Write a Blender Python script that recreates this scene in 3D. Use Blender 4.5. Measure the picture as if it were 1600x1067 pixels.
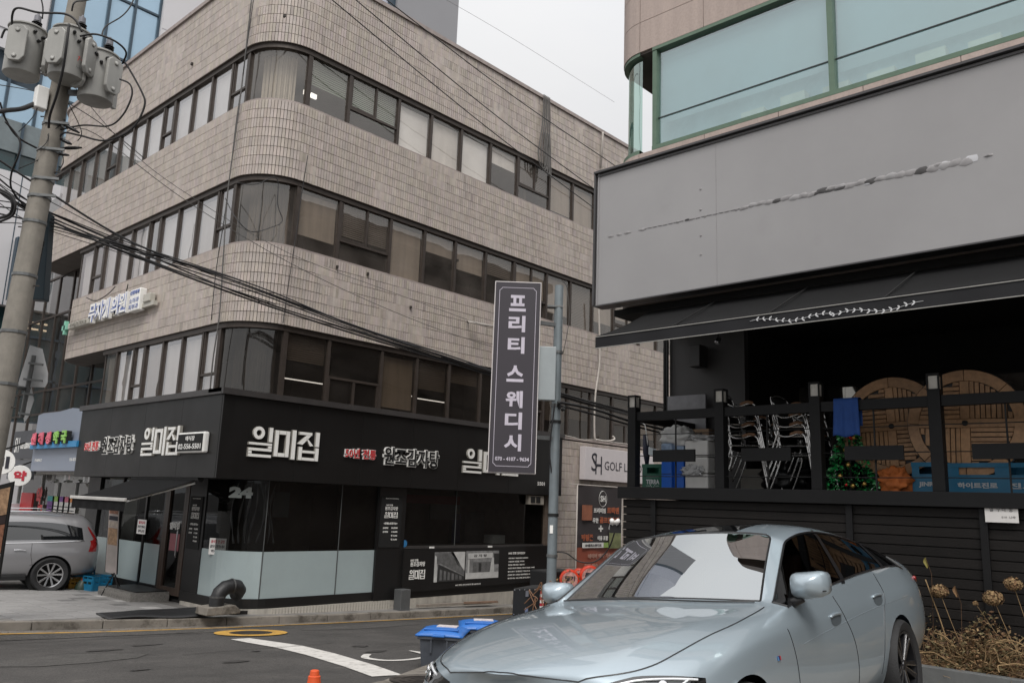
import bpy, bmesh, math, random
from mathutils import Vector, Matrix, noise as mnoise
from mathutils.bvhtree import BVHTree
PI = math.pi; R = math.radians
random.seed(7)
S = bpy.context.scene
for _o in list(bpy.data.objects): bpy.data.objects.remove(_o)
COL = S.collection

# ---------------------------------------------------------------- camera, sky, sun, exposure
cam = bpy.data.cameras.new('camera'); camo = bpy.data.objects.new('camera', cam); COL.objects.link(camo)
_yaw, _pit, _rol = .81984527, .19484026, .03786058
_f = Vector((math.sin(_yaw)*math.cos(_pit), math.cos(_yaw)*math.cos(_pit), math.sin(_pit)))
_r = Vector((math.cos(_yaw), -math.sin(_yaw), 0)); _u = _r.cross(_f)
_r, _u = _r*math.cos(_rol)+_u*math.sin(_rol), -_r*math.sin(_rol)+_u*math.cos(_rol)
_m = Matrix((( _r.x,_u.x,-_f.x,0),(_r.y,_u.y,-_f.y,0),(_r.z,_u.z,-_f.z,2.16),(0,0,0,1)))
camo.matrix_world = _m
cam.sensor_width = 36; cam.lens = 36*1294/1600; cam.clip_end = 2000; cam.clip_start = .05
S.camera = camo

SUN_EL, SUN_AZ = R(52), R(222)      # azimuth measured from +X, direction the light comes from
world = bpy.data.worlds.new('World'); S.world = world; world.use_nodes = True
nt = world.node_tree; nt.nodes.clear()
wo = nt.nodes.new('ShaderNodeOutputWorld'); bg = nt.nodes.new('ShaderNodeBackground')
sk = nt.nodes.new('ShaderNodeTexSky'); sk.sky_type = 'NISHITA'; sk.sun_disc = False
sk.sun_elevation = SUN_EL; sk.sun_rotation = PI/2-SUN_AZ; sk.air_density = 1; sk.dust_density = 4; sk.ozone_density = 1
hs = nt.nodes.new('ShaderNodeHueSaturation'); hs.inputs['Saturation'].default_value = .12
nt.links.new(sk.outputs[0], hs.inputs['Color'])
tc = nt.nodes.new('ShaderNodeTexCoord'); mp = nt.nodes.new('ShaderNodeMapping'); mp.inputs['Scale'].default_value = (1,1,2.5)
nz = nt.nodes.new('ShaderNodeTexNoise'); nz.inputs['Scale'].default_value = 1.6; nz.inputs['Detail'].default_value = 5
rp = nt.nodes.new('ShaderNodeValToRGB'); rp.color_ramp.elements[0].position = .3; rp.color_ramp.elements[1].position = .75
rp.color_ramp.elements[0].color = (7.3,7.4,7.65,1); rp.color_ramp.elements[1].color = (8.6,8.5,8.4,1)
nt.links.new(tc.outputs['Generated'], mp.inputs['Vector']); nt.links.new(mp.outputs[0], nz.inputs['Vector']); nt.links.new(nz.outputs[0], rp.inputs[0])
mx = nt.nodes.new('ShaderNodeMixRGB'); mx.inputs[0].default_value = .85
nt.links.new(hs.outputs[0], mx.inputs[1]); nt.links.new(rp.outputs[0], mx.inputs[2])
# an overcast sky brightens from the horizon to the zenith
sx = nt.nodes.new('ShaderNodeSeparateXYZ'); nt.links.new(tc.outputs['Generated'], sx.inputs[0])
gr = nt.nodes.new('ShaderNodeMapRange'); gr.inputs['From Min'].default_value = 0; gr.inputs['From Max'].default_value = 1; gr.inputs['To Min'].default_value = .66; gr.inputs['To Max'].default_value = 1.62
zz = nt.nodes.new('ShaderNodeMath'); zz.operation = 'POWER'; zz.use_clamp = True; zz.inputs[1].default_value = 2; nt.links.new(sx.outputs['Z'], zz.inputs[0]); nt.links.new(zz.outputs[0], gr.inputs['Value'])
gm = nt.nodes.new('ShaderNodeVectorMath'); gm.operation = 'SCALE'; nt.links.new(mx.outputs[0], gm.inputs[0]); nt.links.new(gr.outputs[0], gm.inputs['Scale'])
nt.links.new(gm.outputs[0], bg.inputs['Color']); bg.inputs['Strength'].default_value = .1
nt.links.new(bg.outputs[0], wo.inputs['Surface'])
sl = bpy.data.lights.new('sun', 'SUN'); sl.energy = 1.6; sl.angle = R(25); sl.color = (1,.965,.92)
so = bpy.data.objects.new('sun', sl); COL.objects.link(so)
_d = Vector((math.cos(SUN_AZ)*math.cos(SUN_EL), math.sin(SUN_AZ)*math.cos(SUN_EL), math.sin(SUN_EL)))
so.rotation_euler = _d.to_track_quat('Z','Y').to_euler()
S.view_settings.view_transform = 'Standard'; S.view_settings.look = 'None'
S.view_settings.exposure = .44; S.view_settings.gamma = 1; S.view_settings.use_curve_mapping = False
S.render.engine = 'CYCLES'
S.cycles.max_bounces = 7; S.cycles.transparent_max_bounces = 14; S.cycles.glossy_bounces = 4; S.cycles.diffuse_bounces = 3
S.cycles.use_denoising = True

# ---------------------------------------------------------------- helpers
def hx(h):
    h = h.lstrip('#'); v = [int(h[i:i+2],16)/255 for i in (0,2,4)]
    return tuple((x/12.92 if x <= .04045 else ((x+.055)/1.055)**2.4) for x in v)
def rgb(c):
    return hx(c) if isinstance(c, str) else tuple(c)
MATS = {}
def mat(name, col, rough=.55, metal=0, var=.12, scale=3, bump=0, bscale=60, coat=0, streak=0, spec=.5, tint=False, orand=0, dirt=None, rvar=0, speck=None):
    if name in MATS: return MATS[name]
    m = bpy.data.materials.new(name); m.use_nodes = True; n = m.node_tree; N = n.nodes; L = n.links
    b = N['Principled BSDF']; col = rgb(col)
    b.inputs['Roughness'].default_value = rough; b.inputs['Metallic'].default_value = metal
    b.inputs['Specular IOR Level'].default_value = spec
    if coat: b.inputs['Coat Weight'].default_value = coat; b.inputs['Coat Roughness'].default_value = .03
    tc = N.new('ShaderNodeTexCoord'); vec = tc.outputs['Object']
    nz = N.new('ShaderNodeTexNoise'); nz.inputs['Scale'].default_value = scale; nz.inputs['Detail'].default_value = 8; nz.inputs['Roughness'].default_value = .65
    L.new(vec, nz.inputs['Vector'])
    mr = N.new('ShaderNodeMapRange'); mr.inputs['From Min'].default_value = .3; mr.inputs['From Max'].default_value = .7
    mr.inputs['To Min'].default_value = 1-var; mr.inputs['To Max'].default_value = 1+var; L.new(nz.outputs[0], mr.inputs['Value'])
    last = mr.outputs[0]
    def mul(a, bb):
        k = N.new('ShaderNodeMath'); k.operation = 'MULTIPLY'; L.new(a, k.inputs[0])
        if isinstance(bb, float): k.inputs[1].default_value = bb
        else: L.new(bb, k.inputs[1])
        return k.outputs[0]
    if streak:
        mp = N.new('ShaderNodeMapping'); mp.inputs['Scale'].default_value = (5,5,.35); L.new(vec, mp.inputs['Vector'])
        n2 = N.new('ShaderNodeTexNoise'); n2.inputs['Scale'].default_value = 1.3; n2.inputs['Detail'].default_value = 6; L.new(mp.outputs[0], n2.inputs['Vector'])
        m2 = N.new('ShaderNodeMapRange'); m2.inputs['From Min'].default_value = .35; m2.inputs['From Max'].default_value = .62
        m2.inputs['To Min'].default_value = 1-streak; m2.inputs['To Max'].default_value = 1; L.new(n2.outputs[0], m2.inputs['Value'])
        last = mul(last, m2.outputs[0])
    if orand:
        oi = N.new('ShaderNodeObjectInfo'); m3 = N.new('ShaderNodeMapRange'); m3.inputs['To Min'].default_value = 1-orand; m3.inputs['To Max'].default_value = 1+orand
        L.new(oi.outputs['Random'], m3.inputs['Value']); last = mul(last, m3.outputs[0])
    if speck:
        n6 = N.new('ShaderNodeTexVoronoi'); n6.inputs['Scale'].default_value = speck[0]; L.new(vec, n6.inputs['Vector']); s6 = N.new('ShaderNodeSeparateColor'); L.new(n6.outputs['Color'], s6.inputs[0])
        m6 = N.new('ShaderNodeMapRange'); m6.inputs['To Min'].default_value = 1-speck[1]; m6.inputs['To Max'].default_value = 1+speck[1]; L.new(s6.outputs[0], m6.inputs['Value']); last = mul(last, m6.outputs[0])
    vm = N.new('ShaderNodeVectorMath'); vm.operation = 'SCALE'; vm.inputs[0].default_value = col; L.new(last, vm.inputs['Scale'])
    out = vm.outputs[0]
    if tint:
        at = N.new('ShaderNodeAttribute'); at.attribute_name = 'tint'
        v2 = N.new('ShaderNodeVectorMath'); v2.operation = 'MULTIPLY'; L.new(out, v2.inputs[0]); L.new(at.outputs['Color'], v2.inputs[1]); out = v2.outputs[0]
    if dirt:
        n4 = N.new('ShaderNodeTexNoise'); n4.inputs['Scale'].default_value = dirt[1]; n4.inputs['Detail'].default_value = 10; n4.inputs['Roughness'].default_value = .7; L.new(vec, n4.inputs['Vector'])
        r4 = N.new('ShaderNodeMapRange'); r4.inputs['From Min'].default_value = dirt[2]; r4.inputs['From Max'].default_value = dirt[2]+.12
        r4.inputs['To Max'].default_value = dirt[3]; L.new(n4.outputs[0], r4.inputs['Value'])
        m4 = N.new('ShaderNodeMixRGB'); L.new(r4.outputs[0], m4.inputs[0]); L.new(out, m4.inputs[1]); m4.inputs[2].default_value = (*rgb(dirt[0]),1); out = m4.outputs[0]
    L.new(out, b.inputs['Base Color'])
    if rvar:
        m5 = N.new('ShaderNodeMapRange'); m5.inputs['From Min'].default_value = .3; m5.inputs['From Max'].default_value = .7
        m5.inputs['To Min'].default_value = rough-rvar; m5.inputs['To Max'].default_value = rough+rvar; L.new(nz.outputs[0], m5.inputs['Value']); L.new(m5.outputs[0], b.inputs['Roughness'])
    if bump:
        nb = N.new('ShaderNodeTexNoise'); nb.inputs['Scale'].default_value = bscale; nb.inputs['Detail'].default_value = 5; L.new(vec, nb.inputs['Vector'])
        bp = N.new('ShaderNodeBump'); bp.inputs['Strength'].default_value = bump; bp.inputs['Distance'].default_value = .02; L.new(nb.outputs[0], bp.inputs['Height']); L.new(bp.outputs[0], b.inputs['Normal'])
    MATS[name] = m; return m
def glow(name, col, strength=1):
    if name in MATS: return MATS[name]
    m = bpy.data.materials.new(name); m.use_nodes = True; b = m.node_tree.nodes['Principled BSDF']
    b.inputs['Base Color'].default_value = (*rgb(col),1); b.inputs['Emission Color'].default_value = (*rgb(col),1); b.inputs['Emission Strength'].default_value = strength
    MATS[name] = m; return m
def glass(name, tint, refl=.1, rcol=(.9,.9,.9), rough=.0, wob=.0, dirt=0):
    if name in MATS: return MATS[name]
    m = bpy.data.materials.new(name); m.use_nodes = True; n = m.node_tree; N = n.nodes; L = n.links; N.clear()
    o = N.new('ShaderNodeOutputMaterial'); t = N.new('ShaderNodeBsdfTransparent'); t.inputs[0].default_value = (*rgb(tint),1)
    g = N.new('ShaderNodeBsdfGlossy'); g.inputs['Color'].default_value = (*rgb(rcol),1); g.inputs['Roughness'].default_value = rough
    fr = N.new('ShaderNodeFresnel'); ge = N.new('ShaderNodeNewGeometry'); im = N.new('ShaderNodeMapRange'); im.inputs['To Min'].default_value = 1.5; im.inputs['To Max'].default_value = 1/1.5; L.new(ge.outputs['Backfacing'], im.inputs['Value']); L.new(im.outputs[0], fr.inputs['IOR'])   # thin sheet: the same seen from either side
    ad = N.new('ShaderNodeMath'); ad.operation = 'ADD'; ad.use_clamp = True; ad.inputs[1].default_value = refl; L.new(fr.outputs[0], ad.inputs[0])
    mx = N.new('ShaderNodeMixShader'); L.new(ad.outputs[0], mx.inputs[0]); L.new(t.outputs[0], mx.inputs[1]); L.new(g.outputs[0], mx.inputs[2])
    last = mx.outputs[0]
    tc = N.new('ShaderNodeTexCoord')
    if wob:
        nz = N.new('ShaderNodeTexNoise'); nz.inputs['Scale'].default_value = .9; nz.inputs['Detail'].default_value = 2; L.new(tc.outputs['Object'], nz.inputs['Vector'])
        bp = N.new('ShaderNodeBump'); bp.inputs['Strength'].default_value = wob; bp.inputs['Distance'].default_value = .05; L.new(nz.outputs[0], bp.inputs['Height']); L.new(bp.outputs[0], g.inputs['Normal'])
    if dirt:
        d = N.new('ShaderNodeBsdfDiffuse'); d.inputs[0].default_value = (.42,.37,.33,1)
        n2 = N.new('ShaderNodeTexNoise'); n2.inputs['Scale'].default_value = 1.4; n2.inputs['Detail'].default_value = 7; L.new(tc.outputs['Object'], n2.inputs['Vector'])
        r = N.new('ShaderNodeMapRange'); r.inputs['From Min'].default_value = .3; r.inputs['From Max'].default_value = .75; r.inputs['To Min'].default_value = dirt*.3; r.inputs['To Max'].default_value = dirt*1.6; L.new(n2.outputs[0], r.inputs['Value'])
        m2 = N.new('ShaderNodeMixShader'); L.new(r.outputs[0], m2.inputs[0]); L.new(last, m2.inputs[1]); L.new(d.outputs[0], m2.inputs[2]); last = m2.outputs[0]
    L.new(last, o.inputs['Surface']); MATS[name] = m; return m

class MB:
    def __init__(s): s.v = []; s.f = []; s.m = []; s.t = []; s.cur = 0; s.tn = None
    def add(s, vs, fs):
        k = len(s.v); s.v += [tuple(p) for p in vs]
        for f in fs: s.f.append([k+i for i in f]); s.m.append(s.cur); s.t.append(s.tn)
        return s
    def box(s, x0, x1, y0, y1, z0, z1):
        x0,x1 = sorted((x0,x1)); y0,y1 = sorted((y0,y1)); z0,z1 = sorted((z0,z1))
        return s.add([(x0,y0,z0),(x1,y0,z0),(x1,y1,z0),(x0,y1,z0),(x0,y0,z1),(x1,y0,z1),(x1,y1,z1),(x0,y1,z1)],
                     [(3,2,1,0),(4,5,6,7),(0,1,5,4),(1,2,6,5),(2,3,7,6),(3,0,4,7)])
    def obox(s, c, ax, ay, az):            # centre and three half-axis vectors
        c = Vector(c); ax = Vector(ax); ay = Vector(ay); az = Vector(az); vs = []
        for k in (-1,1):
            for i, j in ((-1,-1),(1,-1),(1,1),(-1,1)): vs.append(c+ax*i+ay*j+az*k)
        return s.add(vs, [(3,2,1,0),(4,5,6,7),(0,1,5,4),(1,2,6,5),(2,3,7,6),(3,0,4,7)])
    def bar(s, a, b, w, h=None, up=(0,0,1)):
        a = Vector(a); b = Vector(b); h = h or w; d = (b-a); n = d.normalized(); u = Vector(up)
        if abs(n.dot(u)) > .98: u = Vector((1,0,0))
        r = n.cross(u).normalized(); u = r.cross(n)
        return s.obox((a+b)/2, r*w/2, d/2, u*h/2)
    def tube(s, pts, r, n=8, closed=False, cap=True):
        P = [Vector(p) for p in pts]; k = len(P); rs = r if isinstance(r, (list, tuple)) else [r]*k
        vs = []; prev = None
        for i, p in enumerate(P):
            t = (P[(i+1) % k]-P[i-1]) if closed else (P[min(i+1,k-1)]-P[max(i-1,0)])
            t.normalize()
            if prev is None:
                u = Vector((0,0,1)) if abs(t.z) < .9 else Vector((1,0,0))
                a = t.cross(u).normalized()
            else:
                a = (prev-t*prev.dot(t)).normalized()
            prev = a; b = t.cross(a)
            for j in range(n):
                q = 2*PI*j/n; vs.append(p+(a*math.cos(q)+b*math.sin(q))*rs[i])
        fs = []
        for i in range(k if closed else k-1):
            for j in range(n):
                fs.append((i*n+j, i*n+(j+1) % n, ((i+1) % k)*n+(j+1) % n, ((i+1) % k)*n+j))
        if cap and not closed: fs += [tuple(range(n))[::-1], tuple((k-1)*n+j for j in range(n))]
        return s.add(vs, fs)
    def lathe(s, prof, o=(0,0,0), axis=(0,0,1), n=20, cap=True):
        ax = Vector(axis).normalized(); u = Vector((1,0,0)) if abs(ax.x) < .9 else Vector((0,1,0))
        a = ax.cross(u).normalized(); b = ax.cross(a); o = Vector(o); vs = []
        for r, z in prof:
            for j in range(n):
                q = 2*PI*j/n; vs.append(o+ax*z+(a*math.cos(q)+b*math.sin(q))*r)
        fs = []
        for i in range(len(prof)-1):
            for j in range(n): fs.append((i*n+j, i*n+(j+1) % n, (i+1)*n+(j+1) % n, (i+1)*n+j))
        if cap: fs += [tuple(range(n))[::-1], tuple((len(prof)-1)*n+j for j in range(n))]
        return s.add(vs, fs)
    def prism(s, poly, o, ax, ay, depth):  # 2-D polygon in the frame (ax, ay) at o, pushed by the vector depth
        o = Vector(o); ax = Vector(ax); ay = Vector(ay); d = Vector(depth); n = len(poly)
        vs = [o+ax*x+ay*y for x, y in poly]; vs += [v+d for v in vs]
        return s.add(vs, [tuple(range(n))[::-1], tuple(range(n,2*n))]+[(i,(i+1) % n,n+(i+1) % n,n+i) for i in range(n)])
    def quad(s, a, b, c, d): return s.add([a,b,c,d], [(0,1,2,3)])
    def grid(s, fn, nu, nv, flip=False):
        vs = [fn(i/nu, j/nv) for j in range(nv+1) for i in range(nu+1)]; fs = []
        for j in range(nv):
            for i in range(nu):
                a = j*(nu+1)+i; q = (a,a+1,a+nu+2,a+nu+1); fs.append(q[::-1] if flip else q)
        return s.add(vs, fs)
ORG = {}
def wloc(o): return ORG.get(o.name, Vector((0,0,0))) if o else Vector((0,0,0))
def obj(name, mb, mats, parent=None, local=False, smooth=False, bevel=0, bseg=2, subsurf=0, fixn=True, auto=None):
    me = bpy.data.meshes.new(name)
    off = Vector((0,0,0))
    if parent is not None and not local: off = wloc(parent)
    if parent is None and not local:
        xs = [p[0] for p in mb.v]; ys = [p[1] for p in mb.v]; zs = [p[2] for p in mb.v]
        off = Vector(((min(xs)+max(xs))/2, (min(ys)+max(ys))/2, min(zs)))
    me.from_pydata([(p[0]-off.x, p[1]-off.y, p[2]-off.z) for p in mb.v], [], mb.f)
    if not isinstance(mats, (list, tuple)): mats = [mats]
    for m in mats: me.materials.append(m)
    if len(mats) > 1: me.polygons.foreach_set('material_index', mb.m)
    if any(t is not None for t in mb.t):
        a = me.attributes.new('tint', 'FLOAT_COLOR', 'FACE')
        for i, t in enumerate(mb.t): a.data[i].color = (*(t or (1,1,1)), 1)
    if fixn:
        bm = bmesh.new(); bm.from_mesh(me); bmesh.ops.recalc_face_normals(bm, faces=bm.faces); bm.to_mesh(me); bm.free()
    if smooth: me.polygons.foreach_set('use_smooth', [True]*len(me.polygons))
    if smooth and auto: me.set_sharp_from_angle(angle=R(auto))
    me.update()
    o = bpy.data.objects.new(name, me); COL.objects.link(o)
    if parent is not None: o.parent = parent; ORG[o.name] = wloc(parent)
    else: o.location = off; ORG[o.name] = off.copy()
    if bevel:
        b = o.modifiers.new('bevel', 'BEVEL'); b.width = bevel; b.segments = bseg; b.limit_method = 'ANGLE'; b.angle_limit = R(35)
    if subsurf:
        b = o.modifiers.new('sub', 'SUBSURF'); b.levels = subsurf; b.render_levels = subsurf
    return o
def tag(o, label, cat, group=None, kind=None):
    if label: o['label'] = label
    if cat: o['category'] = cat
    if group: o['group'] = group
    if kind: o['kind'] = kind
    return o
def thing(name, label, cat, loc=(0,0,0), rotz=0, group=None):
    o = bpy.data.objects.new(name, None); COL.objects.link(o); o.location = loc; o.rotation_euler = (0,0,rotz)
    o.empty_display_size = .1
    ORG[o.name] = Vector(loc); return tag(o, label, cat, group)
def struct(name, mb, m, **k):
    o = obj(name, mb, m, local=True, **k); o['kind'] = 'structure'; return o
def kids(o): return [c for c in bpy.data.objects if c.parent == o]
KID = {}
def dup(root, loc, rotz=0, label=None, group=None, rot=None):
    if root.name not in KID: KID[root.name] = [(c, kids(c)) for c in kids(root)]
    r = root.copy(); COL.objects.link(r); r.location = loc; r.rotation_euler = rot or (0,0,rotz); ORG[r.name] = Vector(loc)
    if label: r['label'] = label
    if group: r['group'] = group
    for ch, gs in KID[root.name]:
        c = ch.copy(); COL.objects.link(c); c.parent = r
        for g in gs: d = g.copy(); COL.objects.link(d); d.parent = c
    return r
def share(name, me, parent, loc, rot=(0,0,0), scale=(1,1,1)):      # one more object on a shared mesh, loc in world
    o = bpy.data.objects.new(name, me); COL.objects.link(o)
    if parent is not None: o.parent = parent; o.location = Vector(loc)-wloc(parent)
    else: o.location = loc
    o.rotation_euler = rot; o.scale = scale; return o
def catm(pts, n=8):
    P = [Vector(p) for p in pts]; out = []
    for i in range(len(P)-1):
        a = P[max(i-1,0)]; b = P[i]; c = P[i+1]; d = P[min(i+2,len(P)-1)]
        for k in range(n):
            t = k/n; out.append(.5*((2*b)+(c-a)*t+(2*a-5*b+4*c-d)*t*t+(3*b-a-3*c+d)*t**3))
    return out+[P[-1]]
# lettering: frame 'R' = wall facing -Y (reads along +X), 'L' = wall facing -X (reads along -Y), or (right, up)
def frame(k):
    if k == 'R': return Vector((1,0,0)), Vector((0,0,1))
    if k == 'L': return Vector((0,-1,0)), Vector((0,0,1))
    return Vector(k[0]).normalized(), Vector(k[1]).normalized()
TXT = {}
def text(body, c, w, h, fr, m, parent=None, ext=.004, bold=0, name='lettering', local=False, spacing=1, align='c', res=2, outline=0):
    """letters fitted into w x h (None keeps the ratio), centred at c, standing proud of the plane by ext"""
    key = (body, bold, spacing, res)
    if key not in TXT:
        cu = bpy.data.curves.new('letters', 'FONT'); cu.body = body; cu.resolution_u = res; cu.offset = bold; cu.space_character = spacing
        cu.extrude = .5; to = bpy.data.objects.new('letters', cu)
        me = bpy.data.meshes.new_from_object(to)
        TXT[key] = ([tuple(v.co) for v in me.vertices], [tuple(p.vertices) for p in me.polygons])
        bpy.data.objects.remove(to); bpy.data.meshes.remove(me)
    V, Fc = TXT[key]
    xs = [v[0] for v in V]; ys = [v[1] for v in V]; x0, x1, y0, y1 = min(xs), max(xs), min(ys), max(ys)
    sy = h/(y1-y0) if h else w/(x1-x0); sx = w/(x1-x0) if w else sy
    r, u = frame(fr); nn = r.cross(u); c = Vector(c)
    ox = -(x0+x1)/2 if align == 'c' else -x0
    mb = MB(); mb.add([c+r*((v[0]+ox)*sx)+u*((v[1]-(y0+y1)/2)*sy)+nn*((v[2]+.5)*ext) for v in V], Fc)
    return obj(name, mb, m, parent, local=local, fixn=False)

# ---------------------------------------------------------------- ground
def road_z(x, y):
    x = max(-40, min(60, x)); y = max(-30, y)
    return -.07-.03*(x-8)+.055*max(0, 13.6-y)
def pave_z(x, y): return .05-.03*(max(-40, min(60, x))-8)
asph = mat('asphalt', (.054,.050,.047), .85, speck=(85,.38), var=.30, scale=1.1, bump=.35, bscale=260, dirt=('#77706a', 2.2, .60, .28), rvar=.1)
asph2 = mat('asphalt_patch', (.066,.061,.056), .9, speck=(60,.5), var=.2, scale=3, bump=.4, bscale=300)
conc = mat('concrete', (.20,.18,.155), .85, var=.25, scale=2, bump=.35, bscale=70, dirt=('#3a342c', 2.6, .50, .75))
pavm = mat('paving', (.255,.248,.242), .85, speck=(140,.15), var=.1, scale=8, bump=.2, bscale=120, orand=.07, dirt=('#6e675f', 2.5, .58, .4))
pavl = mat('paving_light', (.42,.41,.40), .85, var=.1, scale=8, bump=.2, bscale=120)
pavd = mat('paving_dark', (.15,.147,.144), .85, var=.1, scale=8, bump=.2, bscale=120)
whitep = mat('road_paint_white', (.55,.53,.5), .8, var=.12, scale=6, dirt=('#6b6661', 9, .55, .7))
yellowp = mat('road_paint_yellow', (.48,.27,.045), .8, var=.2, scale=6, dirt=('#5a534b', 9, .52, .75))
xs = [-600,-300,-120,-60,-40]+[i*2 for i in range(-19,30)]+[60,120,300,600]
ys = [-600,-200,-60,-30]+[i*1.5 for i in range(-19,10)]+[13.6,16,30,120,600]
mb = MB(); vs = []; fs = []
for y in ys:
    for x in xs: vs.append((x, y, road_z(x,y)))
for j in range(len(ys)-1):
    for i in range(len(xs)-1): a = j*len(xs)+i; fs.append((a,a+1,a+len(xs)+1,a+len(xs)))
mb.add(vs, fs); struct('road', mb, asph)
# kerb line of the far pavement (x, y), pavement lies beyond it
KL = [(-30,15.6),(0,14.95),(3.9,14.45),(5.2,14.15),(6.4,13.95),(7.6,13.75),(9.5,13.55),(11.5,13.45),(14,13.4),(18,13.4),(60,13.4)]
def kerb_y(x):
    for (a,b),(c,d) in zip(KL, KL[1:]):
        if a <= x <= c: return b+(d-b)*(x-a)/(c-a)
    return KL[-1][1]
mb = MB(); vs = []; fs = []; X = [-30,-20,-10,-5]+[i*.5 for i in range(-4,50)]+[26,30,40,60]
for x in X: vs += [(x, kerb_y(x)+.14, pave_z(x,0)), (x, 60, pave_z(x,0))]
for i in range(len(X)-1): fs.append((2*i, 2*i+2, 2*i+3, 2*i+1))
mb.add(vs, fs); pav = struct('pavement', mb, mat('pavement_bed', (.19,.182,.172), .9, var=.2, scale=2, bump=.2, bscale=100, dirt=('#5f5850', 2.5, .5, .5)))
# pavers in front of the shops
me_cache = {}
def paver_mesh(m):
    if m.name not in me_cache:
        b = MB().box(-.147,.147,-.147,.147,-.03,.006); o = obj('paver', b, m, local=True, bevel=0); me_cache[m.name] = o.data; bpy.data.objects.remove(o)
    return me_cache[m.name]
rr = random.Random(3)
for j in range(22):
    for i in range(15):
        x = 3.3+i*.3; y = 14.0+j*.3
        if y < kerb_y(x)+.32 or x > 7.7: continue
        q = rr.random(); m = pavl if q < .07 else pavd if q < .13 else pavm
        share('paver', paver_mesh(m), pav, (x, y, pave_z(x,y)+rr.uniform(0,.003)), (0, .03, 0))
# kerb stones
kerb = struct('kerb', MB().box(-30,-29,15.8,16,0,.1), conc)
for i in range(40):
    x0 = -4+i*.98; x1 = x0+.965; y0 = kerb_y(x0); y1 = kerb_y(x1); z0 = road_z(x0,13.6)-.1; zt = pave_z(x0,0)+.012+rr.uniform(-.006,.006); zu = pave_z(x1,0)+.012
    b = MB(); b.add([(x0,y0,z0),(x1,y1,z0),(x1,y1+.15,z0),(x0,y0+.15,z0),(x0,y0,zt),(x1,y1,zu),(x1,y1+.15,zu),(x0,y0+.15,zt)],
                    [(3,2,1,0),(4,5,6,7),(0,1,5,4),(1,2,6,5),(2,3,7,6),(3,0,4,7)])
    obj('kerb_stone', b, conc, kerb, bevel=.012)
# concrete gutter strip and yellow line along it
def ribbon(name, pts, w, m, dz, g=road_z, par=None, kind='structure'):
    b = MB(); P = [Vector((p[0],p[1],0)) for p in pts]; vs = []
    for i, p in enumerate(P):
        t = (P[min(i+1,len(P)-1)]-P[max(i-1,0)]).normalized(); n = Vector((-t.y,t.x,0)); ww = w[i] if isinstance(w, list) else w
        for s in (-.5,.5): q = p+n*ww*s; vs.append((q.x,q.y,g(q.x,q.y)+dz))
    b.add(vs, [(2*i,2*i+2,2*i+3,2*i+1) for i in range(len(P)-1)])
    o = obj(name, b, m, local=True); o['kind'] = kind; return o
gx = [-10+i*.5 for i in range(100)]
ribbon('gutter_strip', [(x, kerb_y(x)-.13+.03*math.sin(x*2.1)) for x in gx], .27, mat('gutter', (.15,.135,.12), .9, var=.25, scale=3, bump=.3, bscale=100), .004)
ribbon('yellow_line', [(x, kerb_y(x)-.36+.012*math.sin(x*3)) for x in gx], .09, yellowp, .009)
ribbon('asphalt_patch', [(x, kerb_y(x)-.75+.08*math.sin(x*1.3)+.03*math.sin(x*7)) for x in gx[:36]], .7, asph2, .006)
# white lane line running toward the camera
wl = [(6.779, 11.584, 0.078), (6.756, 11.017, 0.109), (6.746, 10.267, 0.151), (6.561, 9.253, 0.212), (6.244, 8.044, 0.288), (5.967, 7.186, 0.344)]
W_ = [.30,.36,.40,.38,.36,.34]
ribbon('white_line', wl, W_, whitep, .008)
arc = [(7.032, 8.878, 0.219), (6.79, 8.631, 0.24), (6.742, 8.418, 0.253), (6.8, 8.208, 0.263), (7.02, 8.111, 0.261), (7.376, 8.161, 0.248), (7.77, 8.291, 0.229)]
ribbon('white_arc_marking', catm(arc, 6), [.03]+[.10]*36, whitep, .008)
ribbon('white_arrow_marking', [(7.688, 8.829, 0.202), (7.627, 8.405, 0.227), (7.642, 8.034, 0.247)], [.04,.16,.2], whitep, .0105)
mh = (7.379, 12.3, 0.02)
mh = (mh[0], mh[1], road_z(mh[0], mh[1])+.006)
ring = MB(); n = 40
ring.add([(mh[0]+r*math.cos(2*PI*i/n), mh[1]+r*math.sin(2*PI*i/n), road_z(mh[0]+r*math.cos(2*PI*i/n), mh[1]+r*math.sin(2*PI*i/n))+.013) for r in (.33,.56) for i in range(n)], [(i,(i+1)%n,n+(i+1)%n,n+i) for i in range(n)])
iron = mat('cast_iron', (.05,.042,.036), .6, .3, var=.3, scale=20, bump=.5, bscale=80)
mt = thing('manhole_cover', 'round iron manhole cover inside a worn yellow painted ring', 'manhole', mh)
obj('painted_ring', ring, yellowp, mt)
b = MB(); tilt = (-.03, -.055)
def disc(cx, cy, r0, r1, dz, n=36):
    b.add([(cx+r*math.cos(2*PI*i/n), cy+r*math.sin(2*PI*i/n), road_z(cx+r*math.cos(2*PI*i/n), cy+r*math.sin(2*PI*i/n))+dz) for r in (r0,r1) for i in range(n)], [(i,(i+1)%n,n+(i+1)%n,n+i) for i in range(n)])
disc(mh[0], mh[1], .001, .325, .012)
for k in range(4): disc(mh[0], mh[1], .05+k*.07, .08+k*.07, .018)
obj('lid', b, iron, mt)
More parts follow.
